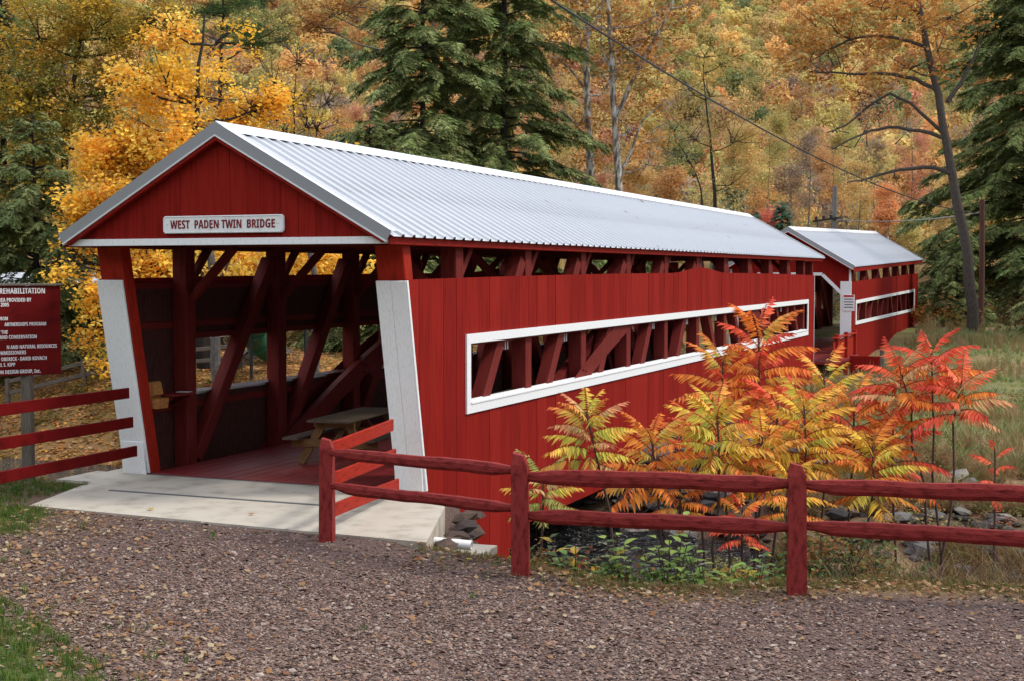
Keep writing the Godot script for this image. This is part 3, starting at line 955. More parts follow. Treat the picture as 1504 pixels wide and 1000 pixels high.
func random_basis(flat := 1.0) -> Basis:
	return Basis.from_euler(Vector3(rf(-0.5, 0.5) * flat, rf(0, TAU), rf(-0.5, 0.5) * flat))

func slab() -> void:
	var s = thing("concrete_slab", "pale concrete approach slab in front of the bridge portal", "slab")
	var mb = MB.new()
	mb.plate([Vector2(-1.88, 3.05), Vector2(4.26, 3.30), Vector2(3.42, 1.0), Vector2(-2.51, 1.0)], -0.60, -0.02, 1)
	part("apron", mb.mesh(), M.concrete, s)
	mb = MB.new()
	mb.plate([Vector2(-3.18, 1.0), Vector2(3.42, 1.0), Vector2(2.66, 0.04), Vector2(-3.19, 0.04)], -2.0, -0.0205, 1)
	part("seat_wall", mb.mesh(), M.concrete, s)
	mb = MB.new()
	mb.plate([Vector2(-3.19, 0.04), Vector2(2.58, 0.04), Vector2(2.58, -0.6), Vector2(-3.2, -0.6)], -2.4, -0.065, 1)
	part("bearing_wall", mb.mesh(), M.concrete, s)
	mb = MB.new()
	mb.plate([Vector2(-1.70, 1.62), Vector2(2.24, 1.565), Vector2(2.24, 1.505), Vector2(-1.70, 1.56)], -0.018, -0.009, 1)
	part("expansion_joint", mb.mesh(), M.joint, s)
	mb = MB.new()
	mb.plate([Vector2(-2.15, 0.075), Vector2(2.15, 0.075), Vector2(2.15, 0.055), Vector2(-2.15, 0.055)], -0.014, -0.006, 1)
	part("threshold_joint", mb.mesh(), M.joint, s)
	# stones under the right edge of the slab
	var w = thing("stone_abutment", "small rough stone wall under the right edge of the concrete slab", "stone wall")
	for k in 30:
		var t = (k % 6) / 5.0
		var row = k / 6
		var p = Vector3(lerpf(3.50, 4.26, t), -0.22 - row * 0.22, lerpf(0.3, 2.9, t))
		var sc = rf(0.32, 0.46)
		part("stone", pick(rocks), pick([M.stone_grey, M.stone_purple, M.stone_brown, M.stone_brown]), w, Transform3D(random_basis().scaled(Vector3(sc, sc * 0.75, sc * 1.2)), p + Vector3(rf(-0.04, 0.04), rf(-0.03, 0.03), rf(-0.1, 0.1))))
	var l = thing("concrete_ledge", "broken low concrete ledge beside the red siding and white pipe", "ledge", Vector3(4.36, -0.34, 2.12))
	mb = MB.new()
	mb.plate([Vector2(-0.42, 0.42), Vector2(0.02, 0.36), Vector2(0.16, -0.05), Vector2(0.12, -0.44), Vector2(-0.45, -0.40)], -0.10, 0.0, 1)
	part("top_slab", mb.mesh(), M.concrete, l)
	for k in 7:
		var sc = rf(0.2, 0.3)
		part("stone", pick(rocks), pick([M.stone_purple, M.stone_brown]), l, Transform3D(random_basis().scaled(Vector3(sc, sc * 0.8, sc)), Vector3(rf(-0.1, 0.1) + 0.04, -0.17 - 0.1 * (k / 4), 0.36 - 0.22 * (k % 4))))
	var pp = thing("drain_pipe", "short white plastic drain pipe poking out below the slab", "pipe", Vector3(3.96, -0.19, 2.46))
	var outer = MB.new()
	var ax = Vector3(0.98, -0.05, -0.15).normalized()
	outer.tube([Vector3.ZERO, ax * 0.48], [0.062, 0.062], 20, false)
	outer.tube([ax * 0.48, Vector3.ZERO], [0.054, 0.054], 20, false)
	part("pipe_wall", outer.mesh(), M.pipe_white, pp)
	var rim = MB.new()
	rim.tube([ax * 0.468, ax * 0.481], [0.0625, 0.0625], 20, false)
	rim.tube([ax * 0.4805, ax * 0.4815], [0.0625, 0.053], 20, false)
	part("rim", rim.mesh(), M.pipe_white, pp)

# a split rail: rough, rounded below, flat above, both ends cut down to tenons
func rail_mesh(len: float, sd: int, thick: float) -> ArrayMesh:
	var f = FastNoiseLite.new()
	f.seed = sd
	f.frequency = 0.9
	var mb = MB.new()
	var prev = []
	var n = 17
	for k in n:
		var t = k / float(n - 1)
		var y = (t - 0.5) * len
		var endd = minf(t, 1.0 - t) * len
		var h = thick * (0.42 + 0.58 * smoothstep(0.02, 0.42, endd)) * (1.0 + 0.12 * f.get_noise_2d(y * 1.3, 3.0))
		var w = 0.115 * (0.62 + 0.38 * smoothstep(0.0, 0.3, endd)) * (1.0 + 0.1 * f.get_noise_2d(y * 1.1, 9.0))
		var o = 0.016 * f.get_noise_2d(y, 20.0) - 0.010 * smoothstep(0.0, 0.45, endd)
		var q = 0.014 * f.get_noise_2d(y, 33.0)
		var ring = []
		for e in [[-0.5, 0.28], [-0.30, 0.5], [0.34, 0.5], [0.5, 0.22], [0.46, -0.22], [0.2, -0.5], [-0.26, -0.48], [-0.5, -0.16]]:
			ring.append(Vector3(q + e[0] * w, y, o + e[1] * h))
		if k:
			for s in 8:
				var j = (s + 1) % 8
				var mid: Vector3 = (ring[s] + ring[j]) * 0.5 - Vector3(q, y, o)
				mb.poly([prev[s], prev[j], ring[j]], mid)
				mb.poly([prev[s], ring[j], ring[s]], mid)
		else:
			mb.poly(ring, Vector3(0, -1, 0))
		prev = ring
	mb.poly(prev, Vector3(0, 1, 0))
	return mb.mesh()

func split_rail_fence() -> void:
	var f = thing("split_rail_fence", "red painted split rail fence along the edge of the gravel", "fence")
	var at = [Vector3(3.07, 0, 3.56), Vector3(5.88, 0, 4.34), Vector3(8.76, 0, 4.09), Vector3(11.62, 0, 3.70)]
	var top = [1.19, 1.25, 1.26, 1.24]
	for k in 4:
		var p: Vector3 = at[k]
		var mb = MB.new()
		var w = 0.085 if k else 0.075
		var hgt: float = top[k]
		# post with a sawn slanted top and slightly uneven faces
		var g = -0.45
		var lo = []
		var hi = []
		var sh = []
		for e in [[-1, -1], [1, -1], [1, 1], [-1, 1]]:
			lo.append(Vector3(e[0] * (w + 0.012), g, e[1] * (w + 0.01)))
			sh.append(Vector3(e[0] * w, hgt - 0.12, e[1] * w))
			hi.append(Vector3(e[0] * w * 0.66 - 0.01, hgt - (0.03 if e[0] > 0 else 0.0), e[1] * w * 0.75))
		for s in 4:
			var j = (s + 1) % 4
			var o: Vector3 = (lo[s] + lo[j]) * 0.5
			o.y = 0
			mb.poly([lo[s], lo[j], sh[j], sh[s]], o)
			mb.poly([sh[s], sh[j], hi[j], hi[s]], o + Vector3(0, 0.1, 0))
		mb.poly(hi, Vector3.UP)
		part("post", mb.mesh(), M.red_rail, f, Transform3D(Basis.from_euler(Vector3(rf(-0.01, 0.01), 0.28, rf(-0.012, 0.012))), p))
	for k in 3:
		var a: Vector3 = at[k]
		var b: Vector3 = at[k + 1]
		for lv in 2:
			var ya: float = [1.03, 0.62][lv]
			var yb: float = ya
			if k == 0: yb += 0.01
			var p0 = a + Vector3(0, ya + [0.0, -0.03, 0.015][k], 0)
			var p1 = b + Vector3(0, yb + rf(-0.02, 0.02), 0)
			var d = (p1 - p0).normalized()
			var side = d.cross(Vector3.UP).normalized()
			if k == 1: side = side
			var up = side.cross(d)
			var len = p0.distance_to(p1) + 0.02
			part("rail", rail_mesh(len, 7 + k * 2 + lv, [0.135, 0.165, 0.16][k] * [1.0, 0.95][lv]), M.red_rail, f, Transform3D(Basis(side, d, up), (p0 + p1) * 0.5 + side * 0.0))
	# plain three board railings either side of the portal
	var l = thing("board_railing", "dark red three board railing ending on the left white portal post", "railing")
	for y in [1.295, 0.835, 0.375]:
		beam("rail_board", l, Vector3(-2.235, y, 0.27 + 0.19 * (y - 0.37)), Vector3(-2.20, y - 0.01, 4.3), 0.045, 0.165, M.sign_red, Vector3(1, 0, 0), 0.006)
	for z in [4.0]:
		beam("post", l, Vector3(-2.30, -0.5, z), Vector3(-2.30, 1.5, z), 0.14, 0.14, M.red_rail)
	var r = thing("board_railing", "orange red three board railing between the fence end post and right white portal post", "railing")
	var e = [[1.0, 1.03], [0.57, 0.66], [0.13, 0.28]]
	for q in e:
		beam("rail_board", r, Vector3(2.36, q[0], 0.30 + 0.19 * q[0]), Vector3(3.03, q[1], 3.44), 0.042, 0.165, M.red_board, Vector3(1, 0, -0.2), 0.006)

func text(parent: Node, words: String, px_height: float, mat_: Material, at: Vector3, squeeze := 1.0, align := HORIZONTAL_ALIGNMENT_CENTER, weight := 700) -> void:
	var t = TextMesh.new()
	var f = SystemFont.new()
	f.font_names = PackedStringArray(["Droid Sans"])
	f.font_weight = weight
	t.font = f
	t.text = words
	t.font_size = 64
	t.pixel_size = px_height / 64.0 / 0.72
	t.depth = 0.008
	t.curve_step = 2.0
	t.horizontal_alignment = align
	part("lettering", t, mat_, parent, Transform3D(Basis.IDENTITY.scaled(Vector3(squeeze, 1, 1)), at))

func signs() -> void:
	var s = thing("name_sign", "white sign board reading West Paden Twin Bridge on the red gable", "sign", Vector3(0.045, 3.83, Z_GABLE - 0.085))
	var mb = MB.new()
	var w = 1.01
	var h = 0.125
	var c = 0.03
	var pl = [Vector2(-w + c, -h), Vector2(w - c, -h), Vector2(w, -h + c), Vector2(w, h - c), Vector2(w - c, h), Vector2(-w + c, h), Vector2(-w, h - c), Vector2(-w, -h + c)]
	mb.plate(pl, -0.02, 0.016, 2)
	var board = part("panel", mb.mesh(), M.sign_paint, s)
	mb = MB.new()
	for k in 8:
		var a: Vector2 = pl[k]
		var b: Vector2 = pl[(k + 1) % 8]
		var q = [a, b, b * Vector2(0.987, 0.90), a * Vector2(0.987, 0.90)]
		mb.poly([Vector3(q[0].x, q[0].y, 0.016), Vector3(q[1].x, q[1].y, 0.016), Vector3(q[2].x, q[2].y, 0.026), Vector3(q[3].x, q[3].y, 0.026)], Vector3(0, 0, 1))
		mb.poly([Vector3(q[3].x, q[3].y, 0.026), Vector3(q[2].x, q[2].y, 0.026), Vector3(q[2].x * 0.995, q[2].y * 0.96, 0.0165), Vector3(q[3].x * 0.995, q[3].y * 0.96, 0.0165)], Vector3(0, 0, 1))
	part("rim", mb.mesh(), M.sign_paint, s)
	text(board, "WEST  PADEN TWIN  BRIDGE", 0.118, M.letter_red, Vector3(0, 0.0, 0.019), 0.80)
	for x in [-0.93, -0.045, 0.93]:
		part("screw", cbox(Vector3(0.012, 0.012, 0.008), 0.003), M.letter_grey, s, Transform3D(Basis.IDENTITY, Vector3(x, 0.0, 0.02)))
	# information sign at the left
	var r = Vector3(0.554, 0, -0.833).normalized()
	var nrm = Vector3(0.833, 0, 0.554).normalized()
	var at = Vector3(-3.53, 0, 0.44)
	var g = thing("information_sign", "dark red information sign with white lettering on a wooden post at the left", "sign", at)
	g.basis = Basis(r, Vector3.UP, nrm)
	var red_panel = part("panel", cbox(Vector3(2.0, 1.38, 0.03), 0.005), M.sign_red, g, Transform3D(Basis.IDENTITY, Vector3(-1.0, 2.245, 0)))
	part("cap_board", cbox(Vector3(2.06, 0.035, 0.10), 0.005), M.weathered_wood, g, Transform3D(Basis.IDENTITY, Vector3(-1.0, 2.955, 0)))
	for x in [-0.50, -1.6]:
		beam("post", g, Vector3(x, -1.6, -0.11), Vector3(x, 2.85, -0.11), 0.16, 0.15, M.weathered_wood, Vector3(0.8, 0, 0.6))
	var rows = [["REHABILITATION", 70, 429, 0.085], ["AREA PROVIDED BY", 53, 443, 0.058], ["UNTY 2005", 27, 451.5, 0.058], ["ANCE FROM", 25.5, 471.5, 0.052], ["ARTNERSHIPS PROGRAM", 70.5, 477, 0.054], ["D BY THE", 25, 491, 0.054], ["AND CONSERVATION", 59, 496, 0.056], ["N AND NATURAL RESOURCES", 83, 508, 0.056], ["COMMISSIONERS", 46, 518.5, 0.056], ["OBERICK - DAVID KOVACH", 70.5, 526, 0.056], ["AIL S. KIPP", 33, 536.5, 0.054], ["ON DESIGN GROUP, Inc.", 63, 545, 0.056]]
	for q in rows:
		text(red_panel, q[0], q[3], M.letter_white, Vector3(1.0, -2.245, 0) + Vector3(-(88.0 - q[1]) * 0.01285, 2.935 - (q[2] - 420.5 - (88.0 - q[1]) * 0.066) * 0.01072 , 0.018), 0.72, HORIZONTAL_ALIGNMENT_RIGHT, 700)

func picnic_table(label: String, at: Vector3, turn: float, len: float, top: Material, legs: Material, group := "") -> Node3D:
	var t = thing("picnic_table", label, "picnic table", at, group)
	t.rotation.y = turn
	for k in 5:
		beam("top_board", t, Vector3(-0.30 + k * 0.15, 0.735, -len / 2), Vector3(-0.30 + k * 0.15, 0.735, len / 2), 0.142, 0.038, top, Vector3(1, 0, 0), 0.005)
	for sx in [-1.0, 1.0]:
		for k in 2:
			beam("bench_board", t, Vector3(sx * (0.60 + k * 0.145), 0.435, -len / 2), Vector3(sx * (0.60 + k * 0.145), 0.435, len / 2), 0.138, 0.038, top, Vector3(1, 0, 0), 0.005)
	for sz in [-1.0, 1.0]:
		var z: float = sz * (len / 2 - 0.32)
		for sx in [-1.0, 1.0]:
			beam("leg", t, Vector3(sx * 0.62, 0.0, z), Vector3(sx * 0.20, 0.715, z), 0.04, 0.135, legs, Vector3(0, 0, 1), 0.005)
		beam("bench_support", t, Vector3(-0.76, 0.345, z + sz * 0.042), Vector3(0.76, 0.345, z + sz * 0.042), 0.04, 0.135, legs, Vector3(0, 0, 1), 0.005)
		beam("top_support", t, Vector3(-0.36, 0.665, z + sz * 0.042), Vector3(0.36, 0.665, z + sz * 0.042), 0.04, 0.09, legs, Vector3(0, 0, 1), 0.005)
		beam("brace", t, Vector3(0, 0.36, z), Vector3(0, 0.69, z - sz * 0.5), 0.09, 0.04, legs, Vector3(1, 0, 0), 0.005)
	return t

func furniture() -> void:
	picnic_table("wooden picnic table with brown top standing inside the bridge entrance", Vector3(-0.02, 0.0, -2.75), 0.10, 2.3, M.table_top_wood, M.table_wood)
	var i = 0
	for z in [-7.6, -12.0, -17.2]:
		picnic_table(["grey picnic table inside the bridge, first one past the entrance table", "grey picnic table inside the bridge near its middle", "grey picnic table in the far half of the bridge"][i], Vector3(0.9, 0.0, z), 0.06, 2.3, M.weathered_wood, M.weathered_wood, "picnic tables inside the bridge")
		i += 1
	var s = thing("wall_shelf", "dark red shelf fixed to the inside of the left bridge wall", "shelf", Vector3(-2.28, 1.18, -0.78))
	part("board", cbox(Vector3(0.42, 0.04, 0.62), 0.005), M.red_timber, s)
	for z in [-0.24, 0.24]:
		beam("bracket", s, Vector3(-0.18, -0.22, z), Vector3(0.14, -0.03, z), 0.04, 0.06, M.red_timber, Vector3(0, 0, 1))
	part("pamphlet", cbox(Vector3(0.22, 0.006, 0.16), 0.001), M.sign_paint, s, Transform3D(Basis.from_euler(Vector3(0, 0.3, 0)), Vector3(0.08, 0.025, -0.16)))
	var b = thing("brochure_box", "small orange brown brochure box on the left wall just inside the portal", "box", Vector3(-2.26, 1.0, -0.25))
	var mb = MB.new()
	mb.plate([Vector2(0.14, 0.0), Vector2(-0.14, 0.0), Vector2(-0.14, 0.42), Vector2(0.14, 0.42)], -0.02, 0.0, 0)
	part("back_plate", mb.mesh(), M.orange_box, b)
	mb = MB.new()
	mb.plate([Vector2(0.0, 0.0), Vector2(0.15, 0.0), Vector2(0.17, 0.16), Vector2(0.0, 0.16)], -0.13, 0.13, 2)
	part("tray", mb.mesh(), M.orange_box, b)
	mb = MB.new()
	mb.plate([Vector2(0.0, 0.17), Vector2(0.08, 0.22), Vector2(0.04, 0.40), Vector2(0.0, 0.40)], -0.11, 0.11, 2)
	part("holder", mb.mesh(), M.orange_box, b)
	# hanging light tubes below the window header
	# poles and wires
	var p = thing("utility_pole", "reddish brown bare wooden utility pole at the right by the road", "pole", Vector3(6.75, 0, -55.2))
	mb = MB.new()
	mb.tube([Vector3(0, -1.5, 0), Vector3(0.02, 3.2, 0), Vector3(-0.02, 6.75, 0)], [0.16, 0.145, 0.13], 12)
	part("shaft", mb.mesh(), M.pole_red, p)
	mb = MB.new()
	mb.tube([Vector3(-0.15, 6.05, 0), Vector3(-0.5, 6.02, -0.1)], [0.02, 0.02], 6)
	part("wire_bracket", mb.mesh(), M.iron, p)
	var q = thing("utility_pole", "grey utility pole rising behind the far bridge roof", "pole", Vector3(-2.7, 0, -68.4))
	mb = MB.new()
	mb.tube([Vector3(0, -1.5, 0), Vector3(0, 8.4, 0)], [0.17, 0.14], 12)
	part("shaft", mb.mesh(), M.pole_grey, q)
	beam("cross_arm", q, Vector3(-1.3, 6.25, 0.2), Vector3(0.3, 6.45, 0.2), 0.12, 0.12, M.iron, Vector3(0, 1, 0))
	for k in 3:
		part("insulator", cbox(Vector3(0.16, 0.3, 0.16), 0.04), M.iron, q, Transform3D(Basis.IDENTITY, Vector3(-1.1 + k * 0.45, 6.4 + k * 0.05, 0.2)))
	wire("overhead_wire", "thick black overhead wire slanting down from top centre to the right pole", Vector3(6.5, 6.05, -55.2), Vector3(-0.6, 11.2, 8.0), 1.5, 0.022, M.wire)
	wire("overhead_wire", "thin pale wire strung between the two utility poles", Vector3(6.6, 6.1, -55.2), Vector3(-2.6, 6.35, -68.3), 0.25, 0.028, M.wire_pale)

func wire(called: String, label: String, a: Vector3, b: Vector3, sag: float, r: float, m: Material) -> void:
	var pts = []
	var rad = []
	for k in 33:
		var t = k / 32.0
		pts.append(a.lerp(b, t) - Vector3(0, sag * 4.0 * t * (1.0 - t), 0))
		rad.append(r)
	var mb = MB.new()
	mb.tube(pts, rad, 6)
	tag(part(called, mb.mesh(), m, self), label, "wire")

func playground() -> void:
	var y = gh(-9.5, -17.0)
	var s = thing("playground_slide", "green spiral tube slide seen through the left bridge window", "slide", Vector3(-10.0, y, -16.6))
	var pts = []
	var rad = []
	for k in 15:
		var t = k / 14.0
		var a = 0.4 + t * 3.6
		pts.append(Vector3(0.9 * cos(a), 2.5 - 2.0 * t, 0.9 * sin(a)))
		rad.append(0.38)
	var mb = MB.new()
	mb.tube(pts, rad, 14, false)
	part("tube", mb.mesh(), M.slide_green, s)
	for k in 4:
		mb = MB.new()
		var c: Vector3 = pts[2 + k * 3]
		var d: Vector3 = (pts[3 + k * 3] - pts[1 + k * 3]).normalized() * 0.05
		mb.tube([c - d, c + d], [0.42, 0.42], 14, true)
		part("collar", mb.mesh(), M.slide_green, s)
	for e in [Vector2(0.9, 0.3), Vector2(-0.6, 0.8)]:
		mb = MB.new()
		mb.tube([Vector3(e.x, -0.3, e.y), Vector3(e.x, 1.8, e.y)], [0.05, 0.05], 8)
		part("support_post", mb.mesh(), M.iron, s)
	var st = thing("spring_rider", "green round spring rider near the slide seen through the left window", "spring rider", Vector3(-8.6, gh(-8.6, -13.4), -13.4))
	mb = MB.new()
	mb.tube([Vector3(-0.3, 0.75, 0), Vector3(-0.12, 0.82, 0), Vector3(0.15, 0.82, 0), Vector3(0.3, 0.78, 0)], [0.08, 0.2, 0.2, 0.1], 10)
	part("body", mb.mesh(), M.slide_green, st)
	mb = MB.new()
	mb.tube([Vector3(0, -0.1, 0), Vector3(0.03, 0.65, 0)], [0.06, 0.05], 8)
	part("spring", mb.mesh(), M.iron, st)
	var spots = [[Vector3(-12.6, 0, -19.6), 0.5], [Vector3(-10.2, 0, -25.5), 1.0], [Vector3(-15.8, 0, -21.0), 0.2]]
	var names = ["weathered picnic table on leafy lawn, left one through the bridge window", "weathered picnic table on leafy lawn, right one through the bridge window", "weathered picnic table on the far bank left of the portal"]
	for k in 3:
		var p: Vector3 = spots[k][0]
		p.y = gh(p.x, p.z)
		picnic_table(names[k], p, spots[k][1], 2.2, M.weathered_wood, M.weathered_wood, "picnic tables on the far lawn")
	var g = thing("barbecue_grill", "black iron park grill on a post seen through the left bridge window", "grill", Vector3(-10.9, gh(-10.9, -15.2), -15.2))
	part("firebox", cbox(Vector3(0.55, 0.28, 0.4), 0.02), M.iron, g, Transform3D(Basis.IDENTITY, Vector3(0, 0.95, 0)))
	mb = MB.new()
	mb.tube([Vector3(0, -0.2, 0), Vector3(0, 0.82, 0)], [0.04, 0.04], 8)
	part("post", mb.mesh(), M.iron, g)
	mb = MB.new()
	mb.tube([Vector3(-0.5, 1.1, 0.1), Vector3(0.5, 1.1, 0.1)], [0.018, 0.018], 6)
	part("handle", mb.mesh(), M.iron, g)
	# rustic rails on the far bank left of the portal
	var f = thing("rail_fence", "grey weathered rail fence on the far leafy bank left of the portal", "fence")
	var fp = [Vector3(-18.6, 0, -14.8), Vector3(-16.4, 0, -15.6), Vector3(-14.2, 0, -16.4), Vector3(-12.0, 0, -17.2)]
	for k in 4:
		fp[k].y = gh(fp[k].x, fp[k].z)
		beam("post", f, fp[k] + Vector3(0, -0.2, 0), fp[k] + Vector3(0, 0.85, 0), 0.13, 0.13, M.weathered_wood)
		if k:
			for h in [0.4, 0.75]:
				beam("rail", f, fp[k - 1] + Vector3(0, h, 0), fp[k] + Vector3(0, h, 0), 0.07, 0.12, M.weathered_wood, Vector3(0, 0, 1))
	var b = thing("park_pavilion", "small grey park building behind the trees at the far left", "building", Vector3(-31.5, gh(-31.5, -31.5) - 0.3, -31.5))
	b.rotation.y = 0.4
	part("wall", cbox(Vector3(5.0, 2.3, 3.0), 0.02), M.grey_wall, b, Transform3D(Basis.IDENTITY, Vector3(0, 1.15, 0)))
	mb = MB.new()
	mb.plate([Vector2(-1.9, 2.3), Vector2(1.9, 2.3), Vector2(0, 3.2)], -2.9, 2.9, 0)
	part("roof", mb.mesh(), M.roof_metal, b)
	beam("door", b, Vector3(0.8, 0.02, 1.52), Vector3(0.8, 1.95, 1.52), 0.85, 0.05, M.weathered_wood)

# ---------------------------------------------------------------- plants
const EXPOSURE := 1.66

const PAL := {
	"maple": [[0.92, 0.58, 0.07], [0.94, 0.64, 0.10], [0.92, 0.52, 0.06], [0.95, 0.69, 0.15], [0.88, 0.46, 0.07]],
	"golden": [[0.46, 0.30, 0.04], [0.38, 0.27, 0.04], [0.54, 0.32, 0.04], [0.28, 0.25, 0.05], [0.58, 0.37, 0.06], [0.20, 0.20, 0.05]],
	"pine": [[0.07, 0.13, 0.04], [0.09, 0.16, 0.05], [0.055, 0.105, 0.035]],
	"yellow": [[0.88, 0.56, 0.07], [0.82, 0.47, 0.06], [0.90, 0.62, 0.13]],
	"russet": [[0.40, 0.18, 0.045], [0.50, 0.24, 0.06], [0.30, 0.13, 0.035], [0.56, 0.32, 0.09]],
	"rust": [[0.56, 0.26, 0.06], [0.48, 0.20, 0.045], [0.62, 0.33, 0.08], [0.38, 0.16, 0.04]],
	"locust": [[0.46, 0.38, 0.09], [0.38, 0.33, 0.08], [0.52, 0.42, 0.11]],
	"gold2": [[0.78, 0.54, 0.06], [0.64, 0.46, 0.06], [0.42, 0.36, 0.06], [0.24, 0.25, 0.05]],
	"coral": [[0.74, 0.36, 0.15], [0.78, 0.40, 0.18], [0.68, 0.30, 0.12]],
	"crimson": [[0.50, 0.10, 0.075], [0.44, 0.085, 0.07], [0.58, 0.15, 0.09]],
	"rustorange": [[0.62, 0.34, 0.12], [0.56, 0.29, 0.11], [0.66, 0.39, 0.14], [0.50, 0.28, 0.13]],
	"amber": [[0.66, 0.43, 0.15], [0.60, 0.41, 0.16], [0.56, 0.42, 0.17], [0.72, 0.48, 0.17]],
	"olive": [[0.47, 0.41, 0.14], [0.52, 0.43, 0.15], [0.40, 0.37, 0.13], [0.58, 0.45, 0.15]],
	"bare": [[0.30, 0.22, 0.16], [0.35, 0.24, 0.16], [0.27, 0.20, 0.155], [0.42, 0.26, 0.13]],
	"pink": [[0.66, 0.31, 0.18], [0.58, 0.28, 0.17], [0.70, 0.36, 0.19], [0.54, 0.28, 0.16]],
	"green": [[0.18, 0.23, 0.10], [0.22, 0.26, 0.11], [0.15, 0.20, 0.09]],
	"hemlock": [[0.19, 0.245, 0.08], [0.225, 0.28, 0.095], [0.285, 0.32, 0.12], [0.15, 0.20, 0.065], [0.25, 0.27, 0.095]],
	"spruce": [[0.09, 0.19, 0.11], [0.11, 0.22, 0.13], [0.08, 0.16, 0.10]],
}

func tint(pal: String, spread := 0.22) -> Color:
	var c = pick(PAL[pal])
	var k = 1.0 + rf(-spread, spread)
	return Color(c[0] * k, c[1] * k * (1.0 + rf(-0.06, 0.06)), c[2] * k)

func leaf_cluster(sd: int, n: int, rad: float, size: float, wide: float) -> ArrayMesh:
	var r = RandomNumberGenerator.new()
	r.seed = sd
	var mb = MB.new()
	for k in n:
		var p = Vector3(r.randfn(), r.randfn() * 0.75, r.randfn()).normalized() * rad * pow(r.randf(), 0.45)
		var d = (Vector3(r.randfn(), r.randfn() * 0.6 - 0.35, r.randfn())).normalized()
		var s = Vector3(r.randfn(), r.randfn() * 0.4, r.randfn())
		s = (s - d * s.dot(d)).normalized()
		var up = d.cross(s)
		var L = size * r.randf_range(0.7, 1.3)
		var g = r.randf_range(0.72, 1.25)
		mb.col = Color(g * r.randf_range(0.96, 1.04), g * r.randf_range(0.9, 1.08), g * r.randf_range(0.85, 1.15))
		var mid = p + d * L * 0.42 + up * L * 0.10
		mb.tri(p, mid + s * L * wide, p + d * L)
		mb.tri(p, p + d * L, mid - s * L * wide)
	return mb.mesh()

func needle_spray(sd: int) -> ArrayMesh:
	# a flat drooping hemlock spray along +x, one metre long
	var r = RandomNumberGenerator.new()
	r.seed = sd
	var mb = MB.new()
	for k in 19:
		var t = 0.05 + 0.95 * k / 18.0
		var side = 1.0 if k % 2 else -1.0
		var b = Vector3(t, -0.22 * t * t + r.randf_range(-0.03, 0.03), 0)
		var L = (0.44 * (1.0 - t) + 0.14) * r.randf_range(0.7, 1.25)
		var d = Vector3(0.8, -0.2 + r.randf_range(-0.3, 0.15), side * 0.8).normalized()
		var g = r.randf_range(0.55, 1.45)
		mb.col = Color(g, g * r.randf_range(0.92, 1.05), g)
		var w = Vector3(r.randf_range(-0.6, 0.6), 1, r.randf_range(-0.6, 0.6)).cross(d).normalized()
		var wd = 0.030 + 0.05 * L
		var m = b + d * L * 0.45
		mb.tri(b, m + w * wd, b + d * L)
		mb.tri(b, b + d * L, m - w * wd)
		if L > 0.22:
			for sg in [-1.0, 1.0]:
				var e = (d + w * sg * 0.8).normalized()
				var q = b + d * L * 0.3
				var x = e.cross(Vector3.UP).normalized() * wd * 0.7
				mb.tri(q - x, q + e * L * 0.55, q + x)
	return mb.mesh()

func pine_tuft(sd: int) -> ArrayMesh:
	var r = RandomNumberGenerator.new()
	r.seed = sd
	var mb = MB.new()
	for k in 130:
		var p = Vector3(r.randfn() * 0.30, r.randfn() * 0.10, r.randfn() * 0.30)
		var d = (p.normalized() * 0.8 + Vector3(r.randfn(), r.randfn() * 0.5 + 0.3, r.randfn()) * 0.7).normalized()
		var w = d.cross(Vector3(r.randfn(), r.randfn(), r.randfn())).normalized() * 0.016
		var g = r.randf_range(0.7, 1.3)
		mb.col = Color(g, g, g)
		mb.tri(p - w, p + d * r.randf_range(0.2, 0.34), p + w)
	return mb.mesh()

func grass_tuft(sd: int, blades: int, h: float, lean: float, w: float) -> ArrayMesh:
	var r = RandomNumberGenerator.new()
	r.seed = sd
	var mb = MB.new()
	for k in blades:
		var a = r.randf() * TAU
		var o = Vector3(cos(a), 0, sin(a)) * r.randf() * 0.06
		var b = r.randf() * TAU
		var d = Vector3(cos(b), 0, sin(b))
		var s = d.cross(Vector3.UP) * w * r.randf_range(0.7, 1.2)
		var hh = h * r.randf_range(0.5, 1.15)
		var ln = lean * r.randf_range(0.2, 1.2)
		var m = o + Vector3(0, hh * 0.6, 0) + d * hh * ln * 0.35
		var t = o + Vector3(0, hh, 0) + d * hh * ln
		var g = r.randf_range(0.7, 1.3)
		mb.col = Color(g * r.randf_range(0.9, 1.15), g, g * 0.9)
		mb.quad(o - s, o + s, m + s * 0.8, m - s * 0.8)
		mb.tri(m - s * 0.8, m + s * 0.8, t)
	return mb.mesh()

var cl := {}

func clusters() -> void:
	cl["broad"] = leaf_cluster(1, 60, 0.55, 0.15, 0.40)
	cl["sparse"] = leaf_cluster(2, 20, 0.60, 0.19, 0.36)
	cl["fine"] = leaf_cluster(3, 60, 0.85, 0.10, 0.34)
	cl["mid"] = leaf_cluster(4, 150, 1.05, 0.17, 0.42)
	cl["pine"] = pine_tuft(5)
	cl["bush"] = leaf_cluster(6, 34, 0.34, 0.085, 0.36)
	cl["spray"] = needle_spray(7)
	cl["spray2"] = needle_spray(8)

func v3(a) -> Vector3:
	return Vector3(a[0], a[1], a[2])

